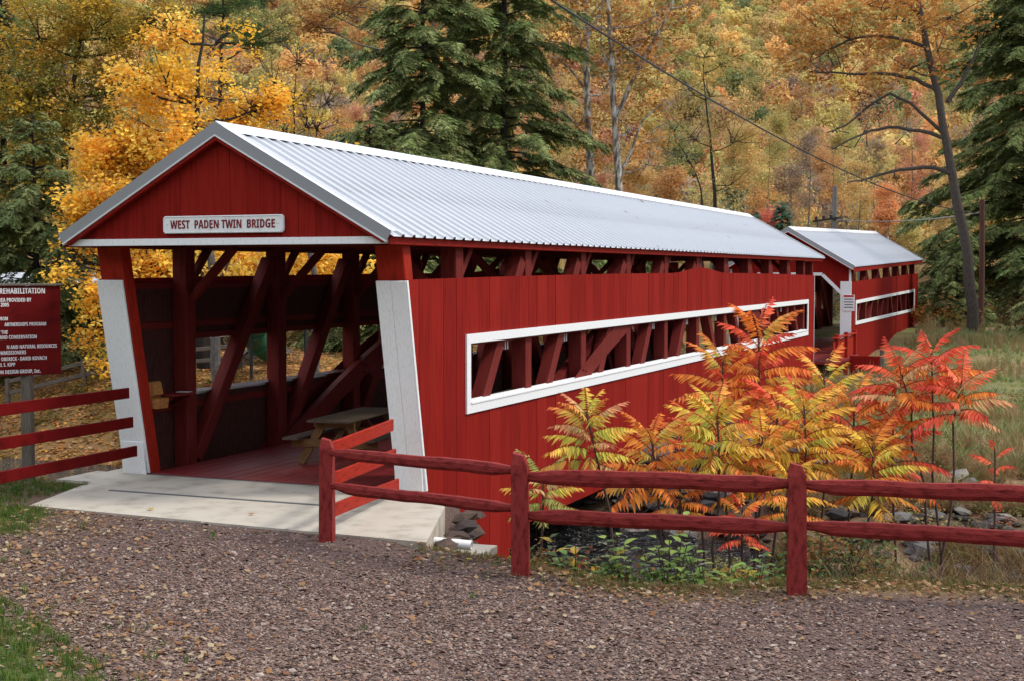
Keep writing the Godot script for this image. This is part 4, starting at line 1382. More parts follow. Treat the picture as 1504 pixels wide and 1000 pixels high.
func limb(mb: MB, pts: Array, r0: float, r1: float, sides: int) -> void:
	# a smooth limb with small bends
	var cv = Curve3D.new()
	for k in pts.size():
		var t: Vector3 = Vector3.ZERO
		if k > 0 and k < pts.size() - 1:
			t = (pts[k + 1] - pts[k - 1]) * 0.18
		cv.add_point(pts[k], -t, t)
	var L = cv.get_baked_length()
	var n = clampi(int(L / 0.5), 2, 14)
	var p = []
	var r = []
	for k in n + 1:
		var t = k / float(n)
		var q = cv.sample_baked(L * t)
		if k > 0 and k < n:
			q += Vector3(rf(-1, 1), rf(-1, 1), rf(-1, 1)) * minf(0.05, L * 0.015)
		p.append(q)
		r.append(lerpf(r0, r1, t))
	mb.tube(p, r, sides, false)

func broad_tree(o: Dictionary) -> void:
	var x: float = o.at[0]
	var z: float = o.at[1]
	var y = gh(x, z)
	var root = thing(o.n, o.l, o.c, Vector3(x, y, z), o.g)
	var mb = MB.new()
	var trunk = [Vector3(0, -0.3, 0)]
	for t in o.t:
		trunk.append(v3(t) - Vector3(0, y, 0))
	var r0: float = o.r
	limb(mb, trunk, r0, r0 * (0.4 if o.n == "sycamore_tree" else 0.1), 9)
	for l in o.limbs:
		var pts = []
		for p in l[0]:
			pts.append(v3(p) - Vector3(0, y, 0))
		limb(mb, pts, l[1], l[1] * 0.3, 6)
		for k in 5:
			var a: Vector3 = pts[-1].lerp(pts[0], rf(0.0, 0.55))
			limb(mb, [a, a + Vector3(rf(-1, 1), rf(0.1, 1.1), rf(-0.8, 0.8)) * rf(0.5, 1.2)], l[1] * 0.3, 0.01, 4)
	var xfs = []
	var cols = []
	for q in o.lobes:
		var c = Vector3(q[0], q[1] - y, q[2])
		var rad = Vector3(q[3], q[4], q[3] * 0.9)
		var n: int = q[5]
		# a bough from the trunk to the lobe
		var best: Vector3 = trunk[0]
		for s in 40:
			var seg = clampi(int(s / 40.0 * (trunk.size() - 1)), 0, trunk.size() - 2)
			var fr: float = s / 40.0 * (trunk.size() - 1) - seg
			var tp: Vector3 = trunk[seg].lerp(trunk[seg + 1], fr)
			if tp.y < c.y - 0.25 * absf(c.x - tp.x) - 0.2 and tp.distance_to(c) < best.distance_to(c) + 0.6:
				best = tp
		if best.y < 0.2:
			best = trunk[1]
		if o.limbs.is_empty() or rng.randf() < 0.4:
			limb(mb, [best, best.lerp(c, 0.5) + Vector3(0, -0.08, 0) * best.distance_to(c), c], maxf(0.02, r0 * 0.22), 0.02, 5)
		for k in int(o.tw):
			var e = c + Vector3(rf(-1, 1) * rad.x, rf(-0.5, 1.1) * rad.y, rf(-1, 1) * rad.z)
			var st = c.lerp(best, rf(0.0, 0.35))
			limb(mb, [st, st.lerp(e, 0.5) + Vector3(0, -0.05, 0), e], 0.024 + r0 * 0.05, 0.006, 3)
		for k in n:
			var dv = Vector3(rng.randfn(), rng.randfn(), rng.randfn()).normalized() * pow(rng.randf(), 0.4)
			var p = c + Vector3(dv.x * rad.x, dv.y * rad.y, dv.z * rad.z)
			var s = rf(0.7, 1.25) * float(o.s)
			xfs.append(Transform3D(Basis.from_euler(Vector3(rf(-0.5, 0.5), rf(0, TAU), rf(-0.5, 0.5))).scaled(Vector3(s, s * rf(0.6, 0.9), s)), p))
			cols.append(tint(o.pal))
	part("trunk", mb.mesh(), M[o.bark], root)
	copies("crown", cl[o.leaf], M.needle if o.leaf == "pine" else M.leaf, root, xfs, cols)

func conifer(called: String, label: String, x: float, z: float, top: float, spread: float, clear: float, pal: String, group := "", dense := 1.0, trunk_r := 0.2) -> void:
	var y = gh(x, z)
	var root = thing(called, label, "tree", Vector3(x, y, z), group)
	var H = top - y
	var mb = MB.new()
	var bend = Vector3(rf(-0.3, 0.3), 0, rf(-0.3, 0.3))
	var axis = func(h: float) -> Vector3: return Vector3(0, h, 0) + bend * sin(h / H * 3.0)
	var pts = []
	for k in 9:
		pts.append(axis.call(-0.4 + (H + 0.4) * k / 8.0))
	var rad = []
	for k in 9:
		rad.append(lerpf(trunk_r, 0.02, k / 8.0))
	mb.tube(pts, rad, 8, false)
	var xa = [[], []]
	var ca = []
	var n = int((H - clear) * 10.5 * dense)
	var xfs = []
	var cols = []
	var az = rf(0, TAU)
	for k in n:
		var t = k / float(n)
		var h = clear + (H - clear) * t + rf(-0.2, 0.2)
		az += 2.4 + rf(-0.5, 0.5)
		var L = spread * pow(1.0 - t, 0.7) * rf(0.45, 1.15) + 0.3
		if rng.randf() < 0.12: L *= 0.5
		var d = Vector3(cos(az), 0, sin(az))
		var rise = lerpf(0.0, 0.5, t) + rf(-0.25, 0.25)
		var o: Vector3 = axis.call(h)
		var bp = []
		for j in 5:
			var q = j / 4.0
			bp.append(o + d * L * q + Vector3(0, L * (rise * q - 0.34 * q * q), 0))
		mb.tube(bp, [0.028 + L * 0.008, 0.022, 0.016, 0.011, 0.005], 4, false)
		var m = int(L / 0.115) + 3
		for j in m:
			var q = 0.18 + 0.82 * (j + rng.randf()) / m
			var p = o + d * L * q + Vector3(rf(-0.1, 0.1), L * (rise * q - 0.34 * q * q) + rf(-0.22, 0.10), rf(-0.1, 0.1))
			var sd = 1.0 if j % 2 else -1.0
			var yaw = rf(0.25, 0.95) * sd
			var dir = d.rotated(Vector3.UP, yaw)
			dir = (dir + Vector3(0, rise * 0.3 - 0.45 * q + rf(-0.5, 0.15), 0)).normalized()
			var sc = rf(0.55, 1.05) * (1.0 - 0.3 * q) * clampf(L / 2.0, 0.6, 1.25)
			var zz = dir.cross(Vector3.UP).normalized()
			var yy = zz.cross(dir)
			xfs.append(Transform3D(Basis(dir, yy, zz).rotated(dir, rf(-0.4, 0.4)).scaled(Vector3(sc, sc, sc)), p))
			cols.append(tint(pal, 0.4))
	part("trunk", mb.mesh(), M.bark_dark, root)
	copies("crown", cl["spray" if rng.randf() < 0.5 else "spray2"], M.needle, root, xfs, cols)

const TREES := [
	{"n": "maple_tree", "l": "bright orange yellow maple with dense foliage behind the left side of the portal", "g": "", "at": [-13.36, -17.51], "t": [[-0.22, 4.59, 0.01], [-0.36, 6.87, -0.05], [-0.27, 9.15, -0.21], [-0.15, 11.01, -0.36]], "r": 0.24, "lobes": [[-1.87, 4.56, 1.78, 1.45, 1.29, 58], [-1.29, 5.73, 0.39, 1.76, 1.24, 72], [-2.94, 6.56, 1.03, 0.93, 0.93, 34], [-0.8, 7.18, 0.11, 1.87, 1.04, 50], [-2.08, 6.97, 0.65, 1.04, 0.93, 40], [-0.69, 8.65, -1.09, 1.66, 1.04, 20], [-1.26, 8.84, 0.21, 1.24, 1.04, 28], [0.79, 8.12, -1.68, 1.04, 0.73, 13], [-1.71, 10.67, -0.78, 0.93, 0.66, 16], [-0.23, 10.35, -1.38, 1.24, 0.73, 7], [-1.19, 3.34, 1.56, 1.24, 0.83, 42], [-0.59, 3.46, -0.86, 1.87, 0.83, 58], [1.86, 3.35, -1.86, 1.66, 0.73, 46], [2.94, 3.18, -3.38, 1.45, 0.58, 28], [-1.8, 1.17, 3.01, 0.93, 1.04, 12], [-1.36, 2.25, 2.78, 0.93, 0.83, 22], [-2.81, 4.76, 2.15, 0.73, 1.04, 22], [-2.22, 8.94, 0.6, 0.93, 0.83, 14], [1.28, 8.44, -1.89, 0.52, 0.62, 16], [-2.48, 3.54, 3.17, 0.83, 1.04, 8]], "limbs": [], "pal": "maple", "bark": "bark_dark", "leaf": "broad", "s": 1.0, "tw": 10, "c": "tree"},
	{"n": "oak_tree", "l": "tall golden olive oak at the far left top of the picture", "g": "", "at": [-28.32, -28.67], "t": [[0.01, 5.13, -0.12], [0.03, 8.28, -0.29], [0.37, 11.43, -0.6], [0.83, 15.14, -0.99]], "r": 0.3, "lobes": [[-1.12, 13.0, -0.08, 2.15, 1.72, 60], [1.13, 13.29, -1.02, 2.15, 1.58, 56], [2.22, 13.17, -2.54, 1.72, 1.58, 24], [-0.89, 10.44, 1.05, 1.72, 1.58, 66], [0.39, 10.28, -0.55, 2.43, 1.72, 66], [1.72, 11.13, -2.23, 2.0, 1.72, 26], [-0.2, 8.61, 0.87, 1.72, 1.15, 50], [-0.95, 6.93, 1.27, 1.58, 1.0, 24], [3.15, 13.9, -2.96, 1.43, 1.15, 24], [0.32, 14.29, -0.73, 2.29, 1.15, 50], [0.09, 6.79, 0.85, 1.43, 1.15, 22], [1.36, 8.95, -1.96, 1.43, 1.15, 22]], "limbs": [], "pal": "golden", "bark": "bark_dark", "leaf": "broad", "s": 1.0, "tw": 11, "c": "tree"},
	{"n": "pine_tree", "l": "tall dark white pine with tiered boughs behind the orange maple", "g": "", "at": [-32.00, -45.57], "t": [[-0.05, 5.71, -0.12], [-0.1, 10.52, -0.35], [-0.11, 14.59, -0.57], [-0.11, 19.77, -0.85]], "r": 0.28, "lobes": [[0.17, 17.73, -0.85, 1.56, 0.81, 26], [2.26, 15.99, -1.62, 1.78, 0.44, 18], [0.54, 16.22, -0.92, 1.26, 0.44, 14], [-0.85, 17.25, -0.41, 1.11, 0.52, 10], [1.24, 15.55, -1.17, 1.26, 0.33, 10], [-0.37, 19.03, -0.7, 2.22, 0.74, 20], [-1.33, 15.7, -0.12, 0.93, 0.37, 5], [0.08, 13.48, -0.59, 1.04, 0.59, 5]], "limbs": [[[[-0.13, 15.62, -0.61], [1.24, 15.48, -1.17], [3.29, 15.77, -2.03]], 0.07], [[[-0.11, 16.44, -0.67], [0.71, 16.29, -1.0], [1.91, 15.99, -1.48]], 0.06], [[[-0.13, 17.18, -0.7], [-1.02, 17.25, -0.34], [-2.05, 17.18, 0.09]], 0.06]], "pal": "pine", "bark": "bark_dark", "leaf": "pine", "s": 1.0, "tw": 3, "c": "tree"},
	{"n": "sapling", "l": "thin bare sapling with scattered yellow leaves right of the maple", "g": "", "at": [-19.27, -32.40], "t": [[-0.03, 5.13, -0.09], [-0.13, 8.85, -0.25], [-0.1, 11.43, -0.41], [0.03, 13.14, -0.55]], "r": 0.09, "lobes": [[-0.18, 10.28, -0.31, 1.2, 1.29, 9], [0.05, 12.0, -0.5, 0.97, 0.97, 6], [-1.0, 11.14, -0.02, 0.86, 1.15, 6], [0.5, 9.28, -0.54, 0.86, 0.86, 6], [-0.56, 9.14, -0.09, 1.0, 0.86, 6]], "limbs": [], "pal": "yellow", "bark": "bark_dark", "leaf": "sparse", "s": 1.0, "tw": 14, "c": "tree"},
	{"n": "sapling", "l": "second thin bare sapling with a few yellow leaves, nearer the hemlocks", "g": "", "at": [-22.58, -39.70], "t": [[-0.04, 5.41, -0.1], [-0.13, 8.34, -0.23], [0.09, 11.27, -0.47], [0.24, 12.57, -0.61]], "r": 0.07, "lobes": [[-0.04, 9.96, -0.35, 0.98, 1.3, 4], [0.39, 11.27, -0.6, 0.81, 1.3, 3], [-0.66, 10.61, -0.13, 0.98, 0.98, 3]], "limbs": [], "pal": "yellow", "bark": "bark_dark", "leaf": "sparse", "s": 1.0, "tw": 14, "c": "tree"},
	{"n": "oak_tree", "l": "oak with hanging russet branch at the top, left of the hemlocks", "g": "", "at": [-17.93, -43.78], "t": [[-0.06, 6.48, -0.16], [-0.33, 12.52, -0.37], [-0.74, 17.88, -0.49]], "r": 0.3, "lobes": [[-5.36, 16.04, 1.51, 1.51, 0.74, 26], [-5.81, 15.2, 1.74, 1.34, 0.87, 20], [-4.13, 16.37, 0.99, 1.18, 0.6, 16], [-6.29, 15.53, 1.92, 1.01, 0.67, 10]], "limbs": [[[[-0.58, 17.21, -0.52], [-2.9, 16.94, 0.45], [-4.74, 15.87, 1.27], [-5.97, 15.27, 1.8]], 0.06], [[[-2.9, 16.94, 0.45], [-3.82, 16.34, 0.86], [-5.04, 15.2, 1.42]], 0.035]], "pal": "russet", "bark": "bark_grey", "leaf": "sparse", "s": 1.0, "tw": 4, "c": "tree"},
	{"n": "sycamore_tree", "l": "pale barked sycamore standing straight behind the bridge roof, left of its pair", "g": "", "at": [-9.72, -42.83], "t": [[-0.11, 7.55, -0.19], [-0.22, 10.07, -0.28], [-0.37, 13.23, -0.39], [-0.54, 17.65, -0.56]], "r": 0.26, "lobes": [[-1.43, 13.86, 0.01, 1.74, 1.9, 30], [-0.14, 15.12, -0.59, 1.9, 1.42, 34], [0.49, 11.78, -1.75, 1.26, 1.74, 20], [-0.78, 10.07, -0.06, 1.42, 1.42, 16], [-1.33, 16.07, -0.15, 1.58, 1.26, 20], [-0.05, 8.58, -1.36, 1.26, 1.11, 14]], "limbs": [[[[-0.24, 11.33, -0.34], [-1.12, 12.6, -0.05], [-1.8, 13.23, 0.2], [-1.99, 14.18, 0.22]], 0.07], [[[-0.24, 9.44, -0.24], [-1.07, 10.23, 0.06], [-1.66, 10.7, 0.28]], 0.05], [[[-0.35, 13.86, -0.43], [0.29, 15.44, -0.78], [0.7, 17.02, -1.04]], 0.09], [[[-0.33, 12.91, -0.39], [-0.86, 14.81, -0.27], [-1.11, 17.02, -0.29]], 0.08]], "pal": "russet", "bark": "bark_sycamore", "leaf": "sparse", "s": 1.0, "tw": 7, "c": "tree"},
	{"n": "sycamore_tree", "l": "forked pale sycamore behind the bridge roof, right of its pair", "g": "", "at": [-7.99, -41.38], "t": [[0.02, 6.95, -0.21], [-0.18, 9.55, -0.27], [-0.31, 12.0, -0.35], [-0.56, 14.75, -0.39], [-0.75, 17.19, -0.45]], "r": 0.22, "lobes": [[0.54, 12.3, -0.71, 1.68, 1.84, 36], [-0.35, 14.14, -0.45, 1.84, 1.38, 34], [1.5, 13.83, -1.19, 1.53, 1.53, 28], [0.29, 9.65, -1.55, 1.68, 1.38, 24], [2.18, 15.05, -1.54, 1.22, 0.92, 14], [1.04, 8.1, -1.77, 1.38, 1.22, 18]], "limbs": [[[[-0.1, 10.16, -0.33], [0.41, 11.39, -0.61], [1.09, 12.91, -0.97], [2.04, 14.9, -1.47], [2.44, 16.28, -1.71]], 0.11], [[[0.09, 7.35, -0.26], [0.74, 9.25, -0.63], [1.28, 10.32, -0.91], [2.12, 10.77, -1.28]], 0.08], [[[2.05, 14.69, -1.46], [2.62, 14.5, -1.69], [3.26, 14.99, -1.98]], 0.035], [[[-0.31, 12.0, -0.35], [-0.75, 13.22, -0.23], [-0.87, 15.05, -0.28]], 0.06]], "pal": "russet", "bark": "bark_sycamore", "leaf": "sparse", "s": 1.0, "tw": 7, "c": "tree"},
	{"n": "locust_tree", "l": "slender dark trunked locust with thin yellow green leaves right of the sycamores", "g": "", "at": [-8.30, -60.74], "t": [[-0.07, 6.87, -0.17], [-0.27, 9.83, -0.25], [-0.62, 12.59, -0.26], [-0.85, 15.15, -0.3]], "r": 0.19, "lobes": [[-0.38, 13.38, -0.4, 2.17, 1.97, 26], [-1.54, 11.01, 0.21, 1.78, 1.78, 16], [1.13, 10.81, -0.88, 1.78, 1.97, 20], [0.14, 15.15, -0.71, 1.78, 1.18, 16], [-1.66, 13.77, 0.11, 1.38, 1.38, 10], [0.82, 8.25, -0.61, 1.58, 1.38, 12], [-0.79, 15.75, -0.36, 1.58, 0.99, 10]], "limbs": [], "pal": "locust", "bark": "bark_dark", "leaf": "fine", "s": 1.0, "tw": 8, "c": "tree"},
	{"n": "locust_tree", "l": "leaning dark thin trunk left of the slender locust", "g": "", "at": [-10.48, -66.34], "t": [[-0.07, 7.15, -0.19], [-0.51, 9.27, -0.12], [-1.4, 10.96, 0.15], [-2.01, 12.24, 0.34]], "r": 0.13, "lobes": [[-1.81, 12.02, 0.27, 1.49, 1.49, 12], [-0.99, 10.12, 0.03, 1.27, 1.49, 10], [-2.58, 10.96, 0.64, 1.06, 1.27, 6]], "limbs": [], "pal": "locust", "bark": "bark_dark", "leaf": "fine", "s": 1.0, "tw": 6, "c": "tree"},
	{"n": "sycamore_tree", "l": "big leaning sycamore at right with dark trunk and long bare limbs", "g": "", "at": [6.59, -51.71], "t": [[-0.04, 1.83, 0.08], [-0.46, 5.08, 0.08], [-0.99, 7.52, 0.17], [-1.4, 9.96, 0.2], [-1.86, 12.24, 0.27], [-2.59, 15.5, 0.4], [-2.94, 18.1, 0.4]], "r": 0.29, "lobes": [[-5.94, 14.36, 1.84, 2.61, 1.47, 60], [-3.85, 15.33, 0.92, 2.93, 1.3, 64], [-7.73, 13.38, 2.63, 1.63, 1.3, 34], [-3.36, 13.06, 0.84, 2.28, 1.3, 34], [-5.59, 11.92, 1.83, 2.28, 1.14, 22], [-0.99, 15.5, -0.26, 1.96, 1.3, 24], [-5.07, 15.98, 1.39, 2.61, 0.98, 40], [-7.16, 14.85, 2.31, 1.47, 1.14, 20], [-1.71, 13.87, 0.12, 1.63, 1.3, 20], [-4.38, 11.27, 1.36, 1.63, 0.98, 10]], "limbs": [[[[-0.88, 7.75, 0.11], [-1.91, 8.11, 0.51], [-3.41, 8.01, 1.14], [-4.61, 7.62, 1.65], [-5.5, 7.36, 3.12]], 0.12], [[[-1.15, 9.47, 0.13], [-2.85, 9.96, 0.8], [-4.35, 9.96, 1.42], [-5.39, 9.38, 2.96], [-6.21, 8.9, 3.33]], 0.11], [[[-1.49, 9.8, 0.25], [-3.48, 11.53, 0.98], [-4.53, 11.27, 1.42], [-5.86, 10.13, 2.03], [-6.61, 9.8, 2.36]], 0.1], [[[-1.86, 11.92, 0.29], [-3.2, 12.5, 0.81], [-5.31, 12.63, 1.67], [-7.42, 12.73, 2.53]], 0.11], [[[-2.2, 13.87, 0.32], [-3.83, 14.39, 0.97], [-5.64, 14.26, 1.72], [-7.43, 13.22, 2.51]], 0.1], [[[-2.59, 15.5, 0.4], [-4.17, 16.47, 1.0], [-5.69, 16.8, 1.6]], 0.1], [[[-1.3, 11.27, 0.09], [-0.48, 12.57, -0.31], [0.09, 14.19, -0.64]], 0.12]], "pal": "rust", "bark": "bark_big", "leaf": "sparse", "s": 1.0, "tw": 5, "c": "tree"},
	{"n": "shrub_tree", "l": "yellow leaved shrubby tree glowing behind the big leaning trunk", "g": "", "at": [4.30, -65.93], "t": [[0.05, 0.36, 0.13], [0.14, 1.54, 0.03], [0.19, 2.73, -0.06]], "r": 0.1, "lobes": [[0.03, 1.54, 0.07, 1.78, 1.38, 40], [-1.23, 0.75, 0.63, 1.38, 1.18, 24], [1.28, 3.12, -0.53, 1.18, 1.18, 14], [3.11, 3.12, -1.28, 1.58, 1.58, 16], [1.69, 0.75, -0.57, 1.18, 1.18, 16], [2.15, 5.29, -1.0, 1.18, 1.58, 10]], "limbs": [], "pal": "gold2", "bark": "bark_dark", "leaf": "broad", "s": 1.0, "tw": 4, "c": "tree"},
	{"n": "shrub_tree", "l": "low russet and olive shrubby tree right of the far bridge end", "g": "", "at": [4.35, -57.29], "t": [[0.05, 0.46, 0.13], [0.13, 1.17, 0.05], [0.19, 1.71, 0.0]], "r": 0.08, "lobes": [[-0.12, 0.82, 0.18, 1.07, 0.71, 18], [0.87, 0.64, -0.22, 1.07, 0.64, 14]], "limbs": [], "pal": "rust", "bark": "bark_dark", "leaf": "broad", "s": 1.0, "tw": 5, "c": "tree"},
	{"n": "forest_tree", "l": "small bright coral orange tree above the far bridge roof", "g": "trees at the foot of the hill", "at": [-3.11, -97.53], "t": [[-0.05, 5.87, -0.13], [0.05, 8.41, -0.31], [-0.23, 10.19, -0.28]], "r": 0.15, "lobes": [[-0.01, 7.65, -0.28, 0.44, 0.46, 4], [-0.06, 9.7, 1.41, 0.41, 0.42, 8], [-0.81, 9.51, -1.21, 0.4, 0.7, 4], [-0.26, 8.5, -2.15, 0.39, 0.7, 4], [-0.42, 8.87, -2.05, 0.31, 0.54, 5], [-0.46, 7.41, -0.27, 0.44, 0.45, 8], [-0.53, 7.8, -0.69, 0.29, 0.62, 5], [-0.37, 7.37, -0.65, 0.44, 0.63, 7], [-0.06, 8.38, -1.94, 0.47, 0.5, 9]], "limbs": [], "pal": "coral", "bark": "bark_sycamore", "leaf": "mid", "s": 0.85, "tw": 4, "c": "tree"},
	{"n": "forest_tree", "l": "small crimson tree just right of the long roof end", "g": "trees at the foot of the hill", "at": [-10.24, -85.93], "t": [[-0.05, 5.57, -0.11], [0.07, 6.96, -0.23], [-0.19, 7.93, -0.18]], "r": 0.15, "lobes": [[-0.34, 7.36, 0.17, 0.22, 0.25, 2], [-0.19, 6.73, 0.98, 0.2, 0.28, 2], [-0.44, 6.32, -1.06, 0.22, 0.25, 3], [-0.62, 7.21, -1.46, 0.24, 0.32, 3], [-0.52, 6.48, -0.9, 0.27, 0.32, 3], [0.44, 6.99, 0.98, 0.2, 0.3, 2], [0.06, 7.38, -0.31, 0.2, 0.31, 2], [-0.21, 7.63, -1.12, 0.23, 0.28, 2], [-0.3, 6.34, -0.75, 0.27, 0.41, 3]], "limbs": [], "pal": "crimson", "bark": "bark_sycamore", "leaf": "mid", "s": 0.85, "tw": 4, "c": "tree"},
	{"n": "forest_tree", "l": "tall rust orange tree beside the slender locust", "g": "trees at the foot of the hill", "at": [-21.67, -98.55], "t": [[-0.11, 9.02, -0.27], [0.02, 10.8, -0.42], [-0.28, 12.04, -0.36]], "r": 0.15, "lobes": [[0.14, 11.58, -1.01, 0.54, 0.42, 3], [-0.43, 9.88, -0.43, 0.47, 0.29, 7], [0.03, 10.74, 1.06, 0.62, 0.4, 6], [-1.2, 10.78, -0.72, 0.54, 0.5, 4], [0.61, 11.13, 0.2, 0.76, 0.42, 5], [-0.21, 11.67, -0.42, 0.47, 0.31, 4], [0.73, 11.78, 1.02, 0.61, 0.49, 6], [0.23, 11.16, 1.59, 0.77, 0.52, 3], [-1.03, 11.4, -1.74, 0.64, 0.42, 4]], "limbs": [], "pal": "rustorange", "bark": "bark_sycamore", "leaf": "mid", "s": 0.85, "tw": 4, "c": "tree"},
	{"n": "forest_tree", "l": "broad amber tree behind the locust and long roof", "g": "trees at the foot of the hill", "at": [-19.01, -115.88], "t": [[-0.13, 9.75, -0.31], [-0.03, 14.25, -0.59], [-0.4, 17.39, -0.61]], "r": 0.15, "lobes": [[0.01, 16.72, -0.65, 0.67, 1.11, 8], [0.26, 13.39, 0.84, 0.9, 1.15, 10], [-1.41, 16.34, -1.48, 0.82, 1.19, 11], [-0.96, 12.46, 0.62, 0.81, 0.97, 11], [-0.26, 11.79, 0.98, 0.87, 0.81, 9], [0.65, 14.55, -3.01, 0.8, 1.05, 4], [-1.7, 14.8, -1.33, 0.69, 0.96, 10], [0.71, 17.0, 1.0, 0.99, 0.81, 9], [-0.05, 15.04, -0.23, 0.99, 1.15, 11]], "limbs": [], "pal": "amber", "bark": "bark_sycamore", "leaf": "mid", "s": 0.85, "tw": 4, "c": "tree"},
	{"n": "forest_tree", "l": "olive gold tree with round crown right of the locust", "g": "trees at the foot of the hill", "at": [-20.13, -131.67], "t": [[-0.14, 10.49, -0.34], [-0.03, 15.85, -0.67], [-0.45, 19.6, -0.7]], "r": 0.15, "lobes": [[0.3, 19.56, -2.07, 0.89, 1.14, 12], [0.63, 17.27, -0.91, 0.59, 0.96, 5], [1.43, 16.42, 0.8, 0.69, 0.96, 5], [-0.03, 15.46, -1.47, 0.82, 1.23, 7], [0.46, 19.08, -2.47, 0.91, 1.49, 10], [-0.26, 17.94, 0.79, 0.97, 0.99, 5], [-0.64, 12.79, 0.92, 0.92, 1.54, 11], [1.14, 13.6, 0.62, 0.88, 1.55, 5], [0.6, 16.24, -1.47, 1.04, 1.26, 5]], "limbs": [], "pal": "olive", "bark": "bark_grey", "leaf": "mid", "s": 0.85, "tw": 4, "c": "tree"},
	{"n": "forest_tree", "l": "brown bare crowned tree left of the grey pole", "g": "trees at the foot of the hill", "at": [-16.02, -133.36], "t": [[-0.1, 8.27, -0.24], [0.0, 14.0, -0.59], [-0.42, 18.01, -0.63]], "r": 0.15, "lobes": [[-0.65, 10.94, -1.31, 0.64, 0.94, 5], [-0.49, 16.12, 0.98, 0.8, 1.65, 4], [-0.32, 11.16, 0.07, 1.0, 1.15, 4], [-0.6, 15.0, 0.95, 0.67, 1.04, 4], [-0.17, 10.8, 1.34, 0.98, 0.94, 6], [0.05, 17.32, -0.55, 0.64, 1.55, 2], [0.0, 18.28, -2.29, 0.6, 0.93, 6], [-0.78, 17.3, -1.0, 0.89, 1.08, 7], [-0.34, 14.25, 0.96, 0.87, 1.14, 6]], "limbs": [], "pal": "bare", "bark": "bark_grey", "leaf": "mid", "s": 0.85, "tw": 4, "c": "tree"},
	{"n": "forest_tree", "l": "orange brown tree directly behind the grey pole", "g": "trees at the foot of the hill", "at": [-12.02, -124.18], "t": [[-0.09, 7.58, -0.2], [0.0, 13.28, -0.55], [-0.4, 17.26, -0.6]], "r": 0.15, "lobes": [[-0.41, 14.53, -2.36, 0.63, 1.15, 5], [-0.34, 13.85, -1.29, 0.51, 1.44, 4], [0.05, 11.57, -1.16, 0.71, 1.31, 7], [0.75, 9.93, 0.6, 0.73, 1.5, 7], [-0.99, 13.53, -0.28, 0.89, 1.58, 4], [-1.22, 13.71, -1.31, 0.61, 1.43, 6], [-0.45, 12.07, 1.72, 0.73, 1.54, 6], [-1.31, 14.48, -0.82, 0.72, 1.54, 7], [-0.64, 10.69, -1.26, 0.7, 0.94, 4]], "limbs": [], "pal": "rustorange", "bark": "bark_grey", "leaf": "mid", "s": 0.85, "tw": 4, "c": "tree"},
	{"n": "forest_tree", "l": "yellow green round tree over the far bridge", "g": "trees at the foot of the hill", "at": [-14.98, -150.03], "t": [[-0.11, 8.37, -0.24], [-0.03, 16.3, -0.7], [-0.51, 21.86, -0.8]], "r": 0.15, "lobes": [[-0.23, 21.34, 0.22, 0.65, 1.66, 4], [0.73, 20.38, 0.39, 0.81, 2.37, 6], [-0.96, 12.94, 1.27, 0.9, 1.6, 9], [-0.63, 19.45, 0.2, 0.95, 1.89, 8], [0.18, 21.64, -0.71, 0.79, 1.69, 8], [0.17, 18.85, -1.27, 0.82, 2.09, 4], [-0.52, 13.15, 1.43, 0.84, 1.94, 10], [-1.0, 17.77, 0.27, 0.67, 1.95, 8], [-1.07, 15.69, 1.65, 1.05, 1.44, 5]], "limbs": [], "pal": "olive", "bark": "bark_grey", "leaf": "mid", "s": 0.85, "tw": 4, "c": "tree"},
	{"n": "forest_tree", "l": "dusky pink tree behind the long sycamore limbs", "g": "trees at the foot of the hill", "at": [-6.88, -147.95], "t": [[-0.09, 7.82, -0.22], [-0.03, 15.91, -0.68], [-0.5, 21.57, -0.79]], "r": 0.15, "lobes": [[1.61, 16.32, -0.09, 0.95, 2.08, 8], [-0.07, 15.3, 0.04, 1.29, 1.48, 6], [0.84, 17.96, -0.66, 1.21, 1.4, 12], [-1.81, 18.0, -1.91, 0.78, 1.45, 5], [0.8, 13.2, -1.99, 0.86, 1.43, 5], [-1.29, 16.26, -2.26, 1.14, 1.58, 6], [0.79, 20.25, -2.72, 1.06, 1.64, 4], [0.24, 13.79, -0.89, 1.14, 1.33, 8], [0.53, 12.16, -0.52, 0.8, 1.91, 11]], "limbs": [], "pal": "pink", "bark": "bark_grey", "leaf": "mid", "s": 0.85, "tw": 4, "c": "tree"},
	{"n": "forest_tree", "l": "grey mauve bare tree between the pink and orange trees", "g": "trees at the foot of the hill", "at": [-12.37, -156.52], "t": [[-0.09, 8.11, -0.23], [0.0, 15.65, -0.68], [-0.49, 20.94, -0.76]], "r": 0.15, "lobes": [[-0.34, 15.02, -0.68, 1.08, 1.36, 5], [-1.26, 21.48, -1.78, 0.63, 1.7, 6], [0.21, 18.48, -0.29, 0.83, 1.61, 5], [0.57, 18.38, -0.5, 0.77, 1.51, 6], [0.31, 12.36, -1.98, 0.71, 1.39, 3], [-1.74, 16.34, -2.04, 0.9, 2.15, 7], [0.82, 17.23, -1.12, 1.07, 1.52, 4], [0.71, 12.46, -2.15, 0.98, 2.18, 7], [-1.14, 18.22, -1.92, 0.74, 1.85, 5]], "limbs": [], "pal": "bare", "bark": "bark_grey", "leaf": "mid", "s": 0.85, "tw": 4, "c": "tree"},
